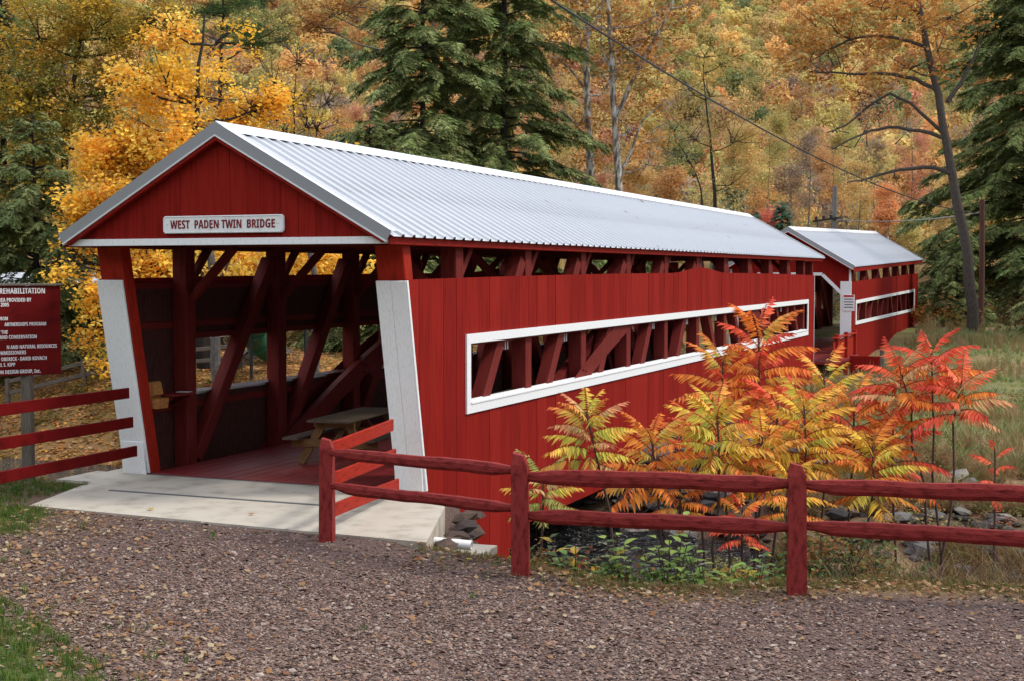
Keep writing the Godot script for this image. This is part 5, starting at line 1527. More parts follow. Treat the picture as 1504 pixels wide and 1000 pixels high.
	{"n": "forest_tree", "l": "amber tree low behind the forked sycamore", "g": "trees at the foot of the hill", "at": [-26.79, -107.26], "t": [[-0.11, 8.87, -0.27], [0.01, 11.59, -0.47], [-0.32, 13.5, -0.44]], "r": 0.15, "lobes": [[-1.04, 12.58, 0.91, 0.65, 0.6, 7], [-0.65, 12.65, 0.42, 0.68, 0.63, 6], [-0.89, 12.08, 0.91, 0.67, 0.6, 9], [0.69, 12.0, 0.7, 0.56, 0.58, 5], [0.04, 13.0, 1.04, 0.66, 0.56, 4], [-0.28, 12.0, 0.09, 0.82, 0.56, 7], [0.52, 10.02, 0.95, 0.75, 0.75, 6], [-1.26, 10.29, -1.22, 0.73, 0.58, 5], [-0.86, 12.83, -1.58, 0.93, 0.57, 10]], "limbs": [], "pal": "amber", "bark": "bark_sycamore", "leaf": "mid", "s": 0.85, "tw": 4, "c": "tree"},
	{"n": "forest_tree", "l": "dull green tree between sycamore pair and locust", "g": "trees at the foot of the hill", "at": [-29.92, -127.63], "t": [[-0.14, 10.49, -0.35], [-0.03, 15.48, -0.66], [-0.44, 18.97, -0.68]], "r": 0.15, "lobes": [[-0.12, 18.72, -0.16, 0.59, 0.86, 5], [-0.3, 16.39, 1.35, 0.72, 1.49, 3], [-0.99, 13.77, -0.27, 0.83, 1.09, 9], [-0.12, 15.29, -0.3, 0.61, 0.86, 5], [0.0, 16.97, -1.99, 0.84, 1.28, 8], [-0.44, 15.76, -1.21, 0.87, 1.42, 3], [0.51, 18.74, -1.09, 0.56, 1.42, 3], [0.04, 14.49, -2.45, 0.52, 1.04, 6], [0.38, 17.05, -1.8, 0.58, 0.88, 8]], "limbs": [], "pal": "green", "bark": "bark_sycamore", "leaf": "mid", "s": 0.85, "tw": 4, "c": "tree"},
	{"n": "forest_tree", "l": "pink orange tree seen between the two sycamores", "g": "trees at the foot of the hill", "at": [-41.58, -139.08], "t": [[-0.17, 12.03, -0.41], [-0.02, 16.51, -0.71], [-0.46, 19.64, -0.7]], "r": 0.15, "lobes": [[0.93, 18.85, -0.77, 0.68, 0.93, 4], [-1.35, 17.29, -0.87, 0.62, 1.31, 7], [-1.69, 18.73, -1.72, 1.05, 0.98, 5], [0.52, 19.46, -0.15, 0.68, 1.21, 6], [-0.52, 18.04, 1.06, 0.63, 1.04, 5], [1.03, 16.75, -1.45, 0.61, 1.32, 4], [-0.54, 17.11, -1.72, 0.88, 0.88, 6], [-0.04, 13.98, -0.89, 0.76, 1.13, 7], [-0.54, 14.5, 0.07, 0.63, 0.76, 5]], "limbs": [], "pal": "pink", "bark": "bark_sycamore", "leaf": "mid", "s": 0.85, "tw": 4, "c": "tree"},
	{"n": "forest_tree", "l": "olive tree close right of the second hemlock", "g": "trees at the foot of the hill", "at": [-38.03, -113.46], "t": [[-0.15, 10.69, -0.35], [-0.02, 14.14, -0.59], [-0.39, 16.56, -0.57]], "r": 0.15, "lobes": [[1.04, 15.77, -0.09, 0.56, 0.63, 3], [-0.76, 15.06, 1.49, 0.96, 0.62, 3], [-0.45, 12.3, -1.55, 0.67, 0.8, 7], [0.47, 15.5, 0.66, 0.91, 0.91, 4], [-1.03, 16.38, -0.63, 0.95, 0.85, 3], [-0.6, 16.45, -1.74, 0.6, 0.87, 5], [-0.01, 15.63, -1.63, 0.7, 1.02, 5], [-0.53, 13.32, -1.25, 0.94, 0.69, 6], [-0.34, 16.42, -0.6, 0.61, 0.63, 3]], "limbs": [], "pal": "olive", "bark": "bark_sycamore", "leaf": "mid", "s": 0.85, "tw": 4, "c": "tree"},
	{"n": "forest_tree", "l": "golden tree behind the right hand conifers", "g": "trees at the foot of the hill", "at": [-0.09, -118.27], "t": [[0.0, 3.1, 0.0], [0.08, 8.23, -0.31], [-0.28, 11.82, -0.35]], "r": 0.15, "lobes": [[0.97, 9.77, 0.43, 0.94, 1.38, 5], [-0.01, 11.57, 1.53, 0.74, 1.43, 12], [-0.59, 11.58, -2.14, 0.97, 1.26, 7], [-0.8, 8.0, 1.18, 0.71, 1.24, 7], [-0.63, 7.81, 0.15, 1.02, 1.48, 10], [0.71, 7.66, -1.06, 0.91, 1.02, 9], [0.76, 5.98, -0.71, 1.02, 1.26, 11], [0.99, 6.39, 1.54, 0.99, 1.12, 10], [0.86, 5.86, 0.86, 1.12, 0.86, 8]], "limbs": [], "pal": "amber", "bark": "bark_sycamore", "leaf": "mid", "s": 0.85, "tw": 4, "c": "tree"},
	{"n": "forest_tree", "l": "yellow green field tree right of the far roof", "g": "trees at the foot of the hill", "at": [-2.77, -106.33], "t": [[-0.01, 3.7, -0.03], [0.1, 6.36, -0.22], [-0.21, 8.22, -0.19]], "r": 0.15, "lobes": [[0.9, 6.12, 1.4, 0.67, 0.68, 8], [-0.15, 7.38, -0.62, 0.51, 0.65, 8], [0.07, 7.74, -0.07, 0.72, 0.76, 3], [0.66, 5.7, -1.47, 0.74, 0.55, 5], [0.22, 5.37, -2.37, 0.77, 0.75, 3], [0.88, 5.38, -0.2, 0.65, 0.71, 6], [-0.02, 6.18, -0.85, 0.8, 0.48, 6], [0.05, 8.01, 1.2, 0.84, 0.7, 5], [-0.37, 7.3, 0.48, 0.73, 0.78, 4]], "limbs": [], "pal": "olive", "bark": "bark_grey", "leaf": "mid", "s": 0.85, "tw": 4, "c": "tree"},
	{"n": "forest_tree", "l": "russet tree behind the first sapling", "g": "trees at the foot of the hill", "at": [-63.82, -113.67], "t": [[-0.21, 14.18, -0.51], [-0.07, 17.88, -0.77], [-0.46, 20.47, -0.75]], "r": 0.15, "lobes": [[0.79, 18.33, -1.15, 0.8, 0.87, 9], [-0.43, 16.13, -0.4, 0.66, 0.7, 8], [0.15, 18.74, -2.54, 0.88, 0.81, 5], [-0.84, 16.52, 0.09, 0.8, 0.6, 7], [-0.07, 17.62, 1.26, 1.02, 0.95, 7], [0.12, 20.67, -1.55, 0.79, 0.64, 5], [-1.86, 18.58, -0.6, 0.99, 0.85, 8], [-0.35, 16.65, -1.85, 0.75, 0.88, 5], [0.75, 15.75, 0.96, 0.76, 1.07, 7]], "limbs": [], "pal": "rustorange", "bark": "bark_grey", "leaf": "mid", "s": 0.85, "tw": 4, "c": "tree"},
	{"n": "forest_tree", "l": "mauve bare tree behind the second sapling", "g": "trees at the foot of the hill", "at": [-76.55, -130.08], "t": [[-0.24, 15.65, -0.58], [-0.07, 19.22, -0.84], [-0.51, 21.71, -0.8]], "r": 0.15, "lobes": [[-1.36, 19.45, -1.38, 1.0, 0.69, 4], [-0.12, 20.85, 0.97, 0.69, 0.94, 6], [0.79, 17.89, -1.15, 0.93, 0.99, 7], [0.14, 19.09, -2.75, 0.92, 0.97, 3], [-2.26, 19.83, -1.73, 0.88, 0.67, 5], [-0.52, 21.43, -2.23, 0.76, 0.82, 4], [-1.34, 18.84, -0.24, 0.97, 0.93, 4], [0.69, 17.36, 0.96, 0.86, 0.99, 3], [-0.76, 17.59, -1.36, 0.66, 1.03, 6]], "limbs": [], "pal": "bare", "bark": "bark_sycamore", "leaf": "mid", "s": 0.85, "tw": 4, "c": "tree"},
	{"n": "forest_tree", "l": "red tinted tree left of the hemlock group", "g": "trees at the foot of the hill", "at": [-73.14, -136.90], "t": [[-0.26, 16.89, -0.64], [-0.11, 21.2, -0.93], [-0.56, 24.22, -0.91]], "r": 0.15, "lobes": [[-0.15, 23.4, 0.08, 0.56, 1.2, 4], [-0.98, 23.53, -0.29, 0.95, 1.16, 3], [1.62, 21.07, 0.01, 0.78, 0.7, 6], [0.49, 21.93, -1.0, 0.81, 0.72, 5], [0.41, 20.67, -1.89, 0.59, 0.92, 5], [-0.55, 23.17, 0.58, 0.94, 0.8, 5], [1.46, 20.73, 0.36, 0.7, 1.17, 6], [-1.98, 23.92, -2.15, 0.83, 1.14, 7], [-0.64, 23.09, 0.07, 0.8, 1.27, 3]], "limbs": [], "pal": "pink", "bark": "bark_grey", "leaf": "mid", "s": 0.85, "tw": 4, "c": "tree"},
	{"n": "forest_tree", "l": "green round tree low behind the saplings", "g": "trees at the foot of the hill", "at": [-48.24, -87.60], "t": [[-0.16, 11.39, -0.38], [-0.04, 13.75, -0.56], [-0.34, 15.41, -0.53]], "r": 0.15, "lobes": [[0.51, 13.76, 0.89, 0.32, 0.59, 4], [-0.26, 15.1, -0.65, 0.42, 0.41, 4], [0.52, 12.41, 0.4, 0.46, 0.43, 5], [-0.41, 14.4, -0.81, 0.48, 0.42, 3], [-0.33, 12.6, 0.29, 0.43, 0.7, 5], [-1.27, 14.73, -1.17, 0.45, 0.52, 5], [-0.27, 13.55, -1.7, 0.47, 0.53, 5], [-0.12, 14.66, -0.33, 0.3, 0.49, 3], [-1.25, 14.54, -1.12, 0.47, 0.54, 4]], "limbs": [], "pal": "green", "bark": "bark_grey", "leaf": "mid", "s": 0.85, "tw": 4, "c": "tree"},
	{"n": "forest_tree", "l": "orange tree at the foot of the hill, left of the crimson one", "g": "trees at the foot of the hill", "at": [-14.49, -99.34], "t": [[-0.07, 6.6, -0.16], [0.05, 8.86, -0.33], [-0.25, 10.45, -0.29]], "r": 0.15, "lobes": [[0.39, 7.98, 0.24, 0.29, 0.54, 3], [-0.75, 7.85, -1.73, 0.35, 0.53, 4], [-0.04, 9.29, 0.74, 0.27, 0.39, 2], [-0.31, 8.64, -0.95, 0.23, 0.54, 2], [0.39, 9.52, -0.11, 0.28, 0.56, 2], [0.29, 8.07, 0.94, 0.27, 0.46, 4], [0.52, 9.15, 0.75, 0.29, 0.38, 2], [0.04, 10.05, -0.29, 0.27, 0.57, 3], [0.22, 9.3, -0.56, 0.22, 0.59, 3]], "limbs": [], "pal": "rustorange", "bark": "bark_grey", "leaf": "mid", "s": 0.85, "tw": 4, "c": "tree"},
	{"n": "forest_tree", "l": "pale grey leafless tree near the roof ridge end", "g": "trees at the foot of the hill", "at": [-12.08, -102.50], "t": [[-0.07, 6.65, -0.16], [0.04, 9.76, -0.37], [-0.28, 11.94, -0.36]], "r": 0.15, "lobes": [[-0.24, 9.87, -1.01, 0.43, 0.79, 2], [0.35, 9.07, 1.45, 0.37, 0.56, 3], [-0.9, 12.15, -1.1, 0.49, 0.72, 4], [0.61, 10.84, 0.48, 0.53, 0.8, 5], [-0.86, 8.45, -2.02, 0.54, 0.61, 5], [0.22, 11.89, -0.56, 0.38, 0.62, 3], [-0.99, 10.69, -1.66, 0.36, 0.56, 5], [0.17, 7.94, -0.01, 0.42, 0.54, 4], [0.68, 10.45, 1.28, 0.48, 0.61, 3]], "limbs": [], "pal": "bare", "bark": "bark_grey", "leaf": "mid", "s": 0.85, "tw": 4, "c": "tree"},
	{"n": "forest_tree", "l": "tan tree right of the grey pole", "g": "trees at the foot of the hill", "at": [-7.68, -112.97], "t": [[-0.07, 6.57, -0.16], [0.04, 10.2, -0.4], [-0.3, 12.74, -0.4]], "r": 0.15, "lobes": [[-0.1, 12.48, -1.9, 0.58, 0.9, 3], [-0.03, 12.82, -2.42, 0.69, 0.98, 4], [-0.18, 8.37, -1.75, 0.45, 0.83, 5], [0.06, 11.2, -1.38, 0.45, 0.9, 4], [0.1, 9.04, -0.84, 0.39, 0.84, 3], [-1.0, 12.94, -1.79, 0.46, 0.68, 5], [-0.47, 10.28, 1.62, 0.44, 0.84, 3], [-0.14, 10.72, 0.83, 0.58, 0.94, 5], [0.75, 9.82, 0.86, 0.4, 0.82, 5]], "limbs": [], "pal": "amber", "bark": "bark_grey", "leaf": "mid", "s": 0.85, "tw": 4, "c": "tree"},
	{"n": "forest_tree", "l": "brown tree filling the gap behind the big leaning trunk", "g": "trees at the foot of the hill", "at": [-6.03, -164.54], "t": [[-0.04, 4.8, -0.08], [0.05, 13.0, -0.56], [-0.46, 18.74, -0.66]], "r": 0.15, "lobes": [[-0.06, 11.02, -0.75, 0.88, 1.38, 3], [0.87, 10.47, -1.39, 1.19, 2.16, 7], [-1.54, 9.34, -0.57, 0.88, 1.64, 3], [0.8, 9.59, 0.18, 1.24, 2.28, 5], [0.57, 9.0, -1.62, 1.2, 2.04, 6], [0.0, 10.34, -0.64, 1.22, 1.57, 4], [-0.3, 15.62, -0.37, 1.11, 1.44, 4], [0.42, 13.11, 0.26, 0.9, 1.43, 8], [0.76, 8.41, -0.06, 1.31, 2.16, 5]], "limbs": [], "pal": "bare", "bark": "bark_grey", "leaf": "mid", "s": 0.85, "tw": 4, "c": "tree"},]

# ---- sumac
const SUMAC := {
	"lime": [[0.42, 0.46, 0.08], [0.64, 0.53, 0.08], [0.78, 0.40, 0.08]],
	"yellow": [[0.68, 0.55, 0.07], [0.78, 0.50, 0.07], [0.80, 0.36, 0.07]],
	"orange": [[0.82, 0.37, 0.07], [0.80, 0.26, 0.05], [0.74, 0.17, 0.05]],
	"red": [[0.74, 0.20, 0.08], [0.76, 0.13, 0.06], [0.64, 0.08, 0.06]],
	"mixed": [[0.50, 0.46, 0.09], [0.74, 0.38, 0.08], [0.76, 0.20, 0.06]],
	"faded": [[0.46, 0.41, 0.16], [0.62, 0.36, 0.16], [0.70, 0.26, 0.14]],
	"green": [[0.28, 0.37, 0.10], [0.40, 0.44, 0.12], [0.52, 0.43, 0.13]],
}
var fronds := {}

func frond_mesh(sd: int, pal: Array) -> ArrayMesh:
	# one pinnate leaf, one metre long, along +x, arching over, leaflets hanging like a comb
	var r = RandomNumberGenerator.new()
	r.seed = sd
	var mb = MB.new()
	var arch = r.randf_range(0.22, 0.42)
	var curl = r.randf_range(-0.15, 0.15)
	var at = func(t: float) -> Vector3: return Vector3(t * (1.0 - 0.06 * t), arch * 0.75 * t - arch * 1.15 * t * t, curl * t * t)
	mb.col = Color(0.25, 0.05, 0.03)
	var pts = []
	var rad = []
	for k in 8:
		pts.append(at.call(k / 7.0))
		rad.append(lerpf(0.009, 0.003, k / 7.0))
	mb.tube(pts, rad, 4, false)
	var pairs = 13
	var hang = r.randf_range(0.5, 1.1)
	for k in pairs * 2 + 1:
		var t = 0.14 + 0.86 * (k / 2) / float(pairs)
		var side = 1.0 if k % 2 else -1.0
		if k == pairs * 2:
			t = 1.0
			side = 0.0
		var b: Vector3 = at.call(t)
		var prof = sin(PI * (0.16 + 0.78 * t))
		if r.randf() < 0.05: continue
		var L = (0.10 + 0.17 * prof) * r.randf_range(0.7, 1.15)
		var d = Vector3(0.42 + 0.25 * t, -hang * r.randf_range(0.5, 1.35), side * r.randf_range(0.7, 1.05))
		if side == 0.0: d = Vector3(1, -0.7, 0)
		d = d.normalized()
		var w = Vector3(1, 0.2, side * -0.3)
		w = (w - d * w.dot(d)).normalized() * L * r.randf_range(0.135, 0.17)
		var tip = b + d * L + Vector3(0, -0.16 * L, 0)
		var up = d.cross(w).normalized()
		if up.y < 0: up = -up
		var q = clampf(t + r.randf_range(-0.28, 0.28), 0.0, 1.0) * 2.0
		var i0 = mini(int(q), 1)
		var c0: Array = pal[i0]
		var c1: Array = pal[i0 + 1]
		var e = q - i0
		var g = r.randf_range(0.75, 1.22)
		mb.col = Color(lerpf(c0[0], c1[0], e) * g, lerpf(c0[1], c1[1], e) * g, lerpf(c0[2], c1[2], e) * g)
		var m = b + d * L * 0.38 - up * L * 0.02
		mb.tri(b, m + w + up * L * 0.05, tip)
		mb.tri(b, tip, m - w + up * L * 0.05)
	return mb.mesh()

func frond(pal: String) -> ArrayMesh:
	if not fronds.has(pal):
		fronds[pal] = []
		for k in 4:
			fronds[pal].append(frond_mesh(pal.hash() % 1000 + k, SUMAC[pal]))
	return pick(fronds[pal])

func sumac(label: String, base: Vector2, heads: Array, pals: Array, count: int, size: float, low := 0.24) -> void:
	var y = gh(base.x, base.y)
	var root = thing("sumac_shrub", label, "shrub", Vector3(base.x, y, base.y), "sumac shrubs by the stream")
	count = int(count * 1.8)
	for hd in heads:
		var h: Vector3 = v3(hd) - Vector3(base.x, y, base.y)
		var mb = MB.new()
		limb(mb, [Vector3(rf(-0.04, 0.04), -0.2, rf(-0.04, 0.04)), Vector3(h.x * 0.35, h.y * 0.5, h.z * 0.4), h], 0.022, 0.011, 6)
		part("stem", mb.mesh(), M.stem, root)
		var az = rf(0, TAU)
		for k in count:
			var t = k / float(count)
			az += 2.39996
			var el = lerpf(-0.12, 0.95, pow(t, 1.3)) + rf(-0.12, 0.12)
			var d = Vector3(cos(az) * cos(el), sin(el), sin(az) * cos(el))
			var o = h - Vector3(h.x * low * 0.5, h.y * low, h.z * low * 0.5) * (1.0 - t) + Vector3(0, 0.02, 0)
			var s = size * rf(0.75, 1.15) * lerpf(1.0, 0.72, t * t)
			var zz = d.cross(Vector3.UP).normalized()
			var yy = zz.cross(d)
			part("leaf", frond(pick(pals)), M.frond, root, Transform3D(Basis(d, yy, zz).scaled(Vector3(s, s, s)), o))

func broad_leaf(sd: int, L: float, w: float) -> ArrayMesh:
	var mb = MB.new()
	var r = RandomNumberGenerator.new()
	r.seed = sd
	mb.col = Color(1, 1, 1)
	var top = []
	for k in 6:
		var t = k / 5.0
		var hw = w * sin(PI * pow(t, 0.75)) * L
		var c = Vector3(t * L, 0.10 * L * t - 0.32 * L * t * t, 0)
		top.append([c, c + Vector3(0, 0.06 * L * sin(PI * t), hw), c + Vector3(0, 0.06 * L * sin(PI * t), -hw)])
	for k in 5:
		mb.quad(top[k][0], top[k][1], top[k + 1][1], top[k + 1][0])
		mb.quad(top[k][0], top[k + 1][0], top[k + 1][2], top[k][2])
	return mb.mesh()

func weed(label: String, x: float, z: float, h: float, n: int, leafs: Array, cols: Array, lean := Vector3.ZERO) -> void:
	var y = gh(x, z)
	var root = thing("leafy_weed", label, "plant", Vector3(x, y, z), "weeds on the near bank")
	for s in n:
		var mb = MB.new()
		var top = Vector3(rf(-0.3, 0.3), h * rf(0.6, 1.1), rf(-0.2, 0.2)) + lean
		mb.tube([Vector3(rf(-0.1, 0.1), -0.15, 0), top * 0.5 + Vector3(0.03, 0, 0.02), top], [0.01, 0.008, 0.004], 5, false)
		part("stem", mb.mesh(), M.stem, root)
		var az = rf(0, TAU)
		var m = 9
		for k in m:
			az += 2.2 + rf(-0.4, 0.4)
			var t = 0.35 + 0.65 * k / (m - 1.0)
			var d = Vector3(cos(az), rf(0.1, 0.6), sin(az)).normalized()
			var zz = d.cross(Vector3.UP).normalized()
			var sc = rf(0.7, 1.2) * (1.15 - 0.45 * t)
			part("leaf", pick(leafs), pick(cols), root, Transform3D(Basis(d, zz.cross(d), zz).scaled(Vector3(sc, sc, sc)), top * t))

func leaf_mat(called: String, c: Color) -> StandardMaterial3D:
	var m = leafy(called, 0.35, 0.5)
	m.vertex_color_use_as_albedo = false
	m.albedo_color = c
	return m

func scatter_rocks(parent: Node, n: int, c: Vector2, r: Vector2, sz: Vector2, mats: Array, lift := 0.0) -> void:
	for k in n:
		var a = Vector2(rng.randfn(), rng.randfn()) * 0.55
		var x = c.x + a.x * r.x
		var z = c.y + a.y * r.y
		var s = rf(sz.x, sz.y) * (1.0 if rng.randf() < 0.8 else 1.5)
		var y = gh(x, z)
		if y < WATER_Y - 0.35: continue
		part("stone", pick(rocks), pick(mats), parent, Transform3D(random_basis(1.2).scaled(Vector3(s * rf(0.9, 1.5), s * rf(0.6, 0.9), s)), Vector3(x, y + s * rf(0.0, 0.22) + lift, z)))

func riverside() -> void:
	var pile = thing("rock_pile", "heap of dark angular riprap rocks at the foot of the long bridge wall", "rocks")
	scatter_rocks(pile, 190, Vector2(4.5, -11.6), Vector2(2.7, 3.4), Vector2(0.30, 0.62), [M.stone_dark, M.stone_dark, M.stone_purple, M.stone_dark, M.stone_grey])
	scatter_rocks(pile, 110, Vector2(4.3, -9.4), Vector2(2.6, 1.3), Vector2(0.22, 0.5), [M.stone_dark, M.stone_dark, M.stone_purple, M.stone_dark, M.stone_grey])
	scatter_rocks(pile, 50, Vector2(3.0, -9.0), Vector2(2.6, 1.0), Vector2(0.16, 0.34), [M.stone_grey, M.stone_dark, M.stone_pale, M.stone_purple])
	var bar = thing("stone_bar", "loose grey stones on the gravel bar right of the dark rock heap", "rocks")
	scatter_rocks(bar, 150, Vector2(7.4, -9.0), Vector2(2.4, 2.4), Vector2(0.18, 0.46), [M.stone_grey, M.stone_purple, M.stone_pale, M.stone_dark, M.stone_brown])
	var rb = thing("stone_bank", "jumbled pale and dark stones on the stream bank at the right edge", "rocks")
	scatter_rocks(rb, 230, Vector2(10.4, -6.2), Vector2(2.6, 3.0), Vector2(0.15, 0.44), [M.stone_grey, M.stone_pale, M.stone_dark, M.stone_brown, M.stone_grey])
	var named = [[8.9, -6.6, 0.62, M.stone_grey, "rounded grey boulder on dry tan grass behind the lower fence rail"], [11.0, -5.4, 0.8, M.stone_pale, "large pale boulder near the right edge of the stream bank"], [10.6, -4.6, 0.55, M.stone_pale, "squat pale boulder below the large pale one"], [10.0, -6.4, 0.5, M.stone_dark, "dark flat boulder left of the large pale one"], [3.15, -8.35, 0.6, M.stone_pale, "pale block at the water line under the dark rock heap"], [4.25, -8.1, 0.42, M.stone_brown, "small brown block at the water line right of the pale block"], [6.05, 3.65, 0.34, M.stone_dark, "flat dark stone in the gravel beside the middle fence post"]]
	for q in named:
		var s: float = q[2]
		var o = part("boulder", rocks[int(s * 10) % 10], q[3], self, Transform3D(Basis.from_euler(Vector3(0.1, s * 9.0, 0.1)).scaled(Vector3(s * 1.25, s * 0.85, s)), Vector3(q[0], maxf(gh(q[0], q[1]), WATER_Y - 0.1) + s * 0.14, q[1])))
		tag(o, q[4], "boulder", "boulders by the stream")
	# water weeds and herbs on the near bank
	var lf = [broad_leaf(1, 0.21, 0.30), broad_leaf(2, 0.18, 0.34), broad_leaf(3, 0.25, 0.24)]
	var gm = [leaf_mat("weed_green", lin(0.13, 0.24, 0.05)), leaf_mat("weed_lime", lin(0.24, 0.34, 0.07)), leaf_mat("weed_deep", lin(0.05, 0.10, 0.03)), leaf_mat("weed_yellow", lin(0.38, 0.26, 0.03))]
	weed("bright green broad leaved weed, tallest one behind the lower middle rail", 7.30, 3.75, 1.05, 7, lf, [gm[1], gm[0], gm[1]])
	weed("low green weed at the gravel edge left of the tallest weed", 6.90, 3.85, 0.75, 7, lf, [gm[0], gm[1], gm[2]])
	weed("spreading green weed right of the tallest weed", 7.72, 3.65, 0.8, 8, lf, [gm[0], gm[1], gm[2], gm[0]])
	weed("yellowing weed left of the third fence post", 8.1, 3.35, 0.75, 7, lf, [gm[3], gm[0], gm[2]])
	weed("thin green weed hanging over the water near the middle fence post", 6.2, 3.65, 0.6, 6, lf, [gm[0], gm[2], gm[3]])
	weed("small sprawling weed on the bank below the middle rails", 6.55, 3.7, 0.6, 5, lf, [gm[2], gm[0], gm[3]])
	# leafy bramble bush behind the right fence section
	for e in [["dense bramble bush with dull green leaves right of the third fence post", 8.85, 2.3, 0.85, 1.25, 130], ["lower bramble bush with browning leaves right of the dense one", 9.45, 2.2, 0.6, 0.6, 45], ["dark bramble clump between the tallest weed and third fence post", 8.0, 2.6, 0.8, 0.9, 70]]:
		var y = gh(e[1], e[2])
		var root = thing("bramble_bush", e[0], "bush", Vector3(e[1], y, e[2]), "brambles on the near bank")
		var mb = MB.new()
		for k in 14:
			limb(mb, [Vector3(rf(-0.1, 0.1), -0.2, rf(-0.1, 0.1)), Vector3(rf(-0.5, 0.5) * e[3], e[4] * rf(0.6, 1.2), rf(-0.4, 0.4)), Vector3(rf(-1, 1) * e[3], e[4] * rf(0.1, 0.9), rf(-0.6, 0.6))], 0.012, 0.004, 4)
		part("cane", mb.mesh(), M.stem, root)
		var xfs = []
		var cols = []
		for k in e[5]:
			var d = Vector3(rng.randfn(), rng.randfn(), rng.randfn()).normalized() * pow(rng.randf(), 0.4)
			var s = rf(0.6, 1.0)
			xfs.append(Transform3D(random_basis().scaled(Vector3(s, s, s)), Vector3(d.x * e[3] * 0.75, e[4] * 0.5 + d.y * e[4] * 0.6, d.z * 0.55)))
			var c = pick([[0.085, 0.13, 0.045], [0.12, 0.16, 0.06], [0.06, 0.09, 0.035], [0.17, 0.15, 0.05], [0.20, 0.10, 0.035]])
			cols.append(Color(c[0], c[1], c[2]) * 1.5)
		copies("foliage", cl["bush"], M.leaf, root, xfs, cols)
	# low growth along the near bank
	var gx = []
	var gc = []
	while gx.size() < 330:
		var x = rf(5.3, 8.7)
		var z = edge_z(x) - 0.25 - absf(rng.randfn()) * 0.7
		var s = rf(0.35, 0.85)
		gx.append(Transform3D(random_basis().scaled(Vector3(s, s, s)), Vector3(x, gh(x, z) + rf(0.05, 0.38), z)))
		var c = pick([[0.14, 0.24, 0.06], [0.20, 0.30, 0.08], [0.10, 0.16, 0.05], [0.36, 0.28, 0.06], [0.26, 0.15, 0.06], [0.40, 0.13, 0.05]])
		gc.append(Color(c[0], c[1], c[2]))
	tag(copies("bank_growth", cl["bush"], M.leaf, self, gx, gc), "mixed low green and browning growth on the near bank under the rails", "undergrowth")
	gx = []
	gc = []
	var twig = grass_tuft(77, 12, 0.6, 0.9, 0.005)
	while gx.size() < 1500:
		var x = rf(8.8, 14.0)
		var z = edge_z(x) - 0.3 - absf(rng.randfn()) * 1.6
		var s = rf(0.5, 1.1)
		gx.append(Transform3D(random_basis(0.7).scaled(Vector3(s, s, s)), Vector3(x, gh(x, z), z)))
		var c = pick([[0.17, 0.10, 0.065], [0.22, 0.14, 0.085], [0.13, 0.08, 0.055], [0.30, 0.20, 0.11], [0.15, 0.14, 0.05]])
		gc.append(Color(c[0], c[1], c[2]))
	tag(copies("dry_brush", twig, M.grass, self, gx, gc), "brown dry brush on the near bank behind the right fence section", "brush")
	gx = []
	gc = []
	while gx.size() < 900:
		var x = rf(5.5, 18.0)
		var z = -3.8 - 24.0 * pow(rng.randf(), 1.4)
		if noise.get_noise_2d(x * 14.0 + 40.0, z * 14.0) < 0.0: continue
		var s = rf(0.4, 1.0)
		gx.append(Transform3D(random_basis().scaled(Vector3(s, s * 0.8, s)), Vector3(x, maxf(gh(x, z), WATER_Y) + rf(0.03, 0.3), z)))
		var c = pick([[0.20, 0.22, 0.07], [0.26, 0.26, 0.09], [0.30, 0.19, 0.08], [0.34, 0.12, 0.06], [0.15, 0.15, 0.06], [0.38, 0.26, 0.12]])
		gc.append(Color(c[0], c[1], c[2]))
	tag(copies("bank_shrubs", cl["bush"], M.leaf, self, gx, gc), "tangled low shrubs among the stones of the far right bank", "undergrowth")
	# sumac
	sumac("pink and green sumac standing alone against the red wall, left of the sumac thicket", Vector2(6.72, 3.3), [[6.34, 1.62, 3.55]], ["faded", "faded", "mixed", "lime"], 14, 0.62)
	sumac("orange sumac at the left edge of the thicket above the middle rails", Vector2(6.9, 2.1), [[6.62, 1.20, 2.0]], ["orange", "orange", "mixed"], 13, 0.72)
	sumac("yellow green sumac in the left middle of the thicket", Vector2(7.3, 1.7), [[7.32, 1.50, 1.62]], ["lime", "yellow", "mixed", "lime"], 15, 0.74)
	sumac("tall red orange sumac at the top of the thicket in front of the window", Vector2(7.42, -0.3), [[7.36, 2.38, -0.5]], ["orange", "red", "mixed", "orange"], 17, 0.82)
	sumac("second tall orange red sumac just left of the tallest", Vector2(7.1, -0.1), [[6.95, 2.0, -0.2]], ["orange", "red", "mixed"], 13, 0.75)
	sumac("lime and orange sumac in the right middle of the thicket", Vector2(8.2, 0.8), [[8.20, 1.52, 0.75]], ["lime", "yellow", "mixed", "yellow"], 15, 0.78)
	sumac("orange sumac behind the right part of the thicket", Vector2(8.6, -0.4), [[8.62, 1.45, -0.5]], ["orange", "mixed", "red"], 14, 0.8)
	sumac("yellow orange sumac at the right edge of the thicket near the third post", Vector2(8.95, 0.6), [[9.0, 1.02, 0.5]], ["yellow", "mixed", "orange", "lime"], 12, 0.7)
	sumac("scarlet sumac with three thin bare stems, rightmost of the large ones", Vector2(9.75, -0.35), [[9.22, 1.95, -0.3], [9.58, 2.12, -0.6], [9.98, 1.80, -0.3]], ["red", "orange", "faded", "red"], 9, 0.70, 0.13)
	sumac("orange and lime sumac in the centre of the thicket, left of the third post", Vector2(7.8, 1.3), [[7.78, 1.15, 1.2]], ["mixed", "orange", "yellow"], 12, 0.72)
	sumac("red orange sumac low behind the centre of the thicket", Vector2(7.7, 0.2), [[7.75, 1.45, 0.1]], ["orange", "red", "mixed"], 12, 0.75)
	sumac("deep orange sumac filling the left of the thicket below the window", Vector2(6.95, 0.9), [[6.9, 1.25, 0.8]], ["orange", "orange", "red"], 12, 0.7)
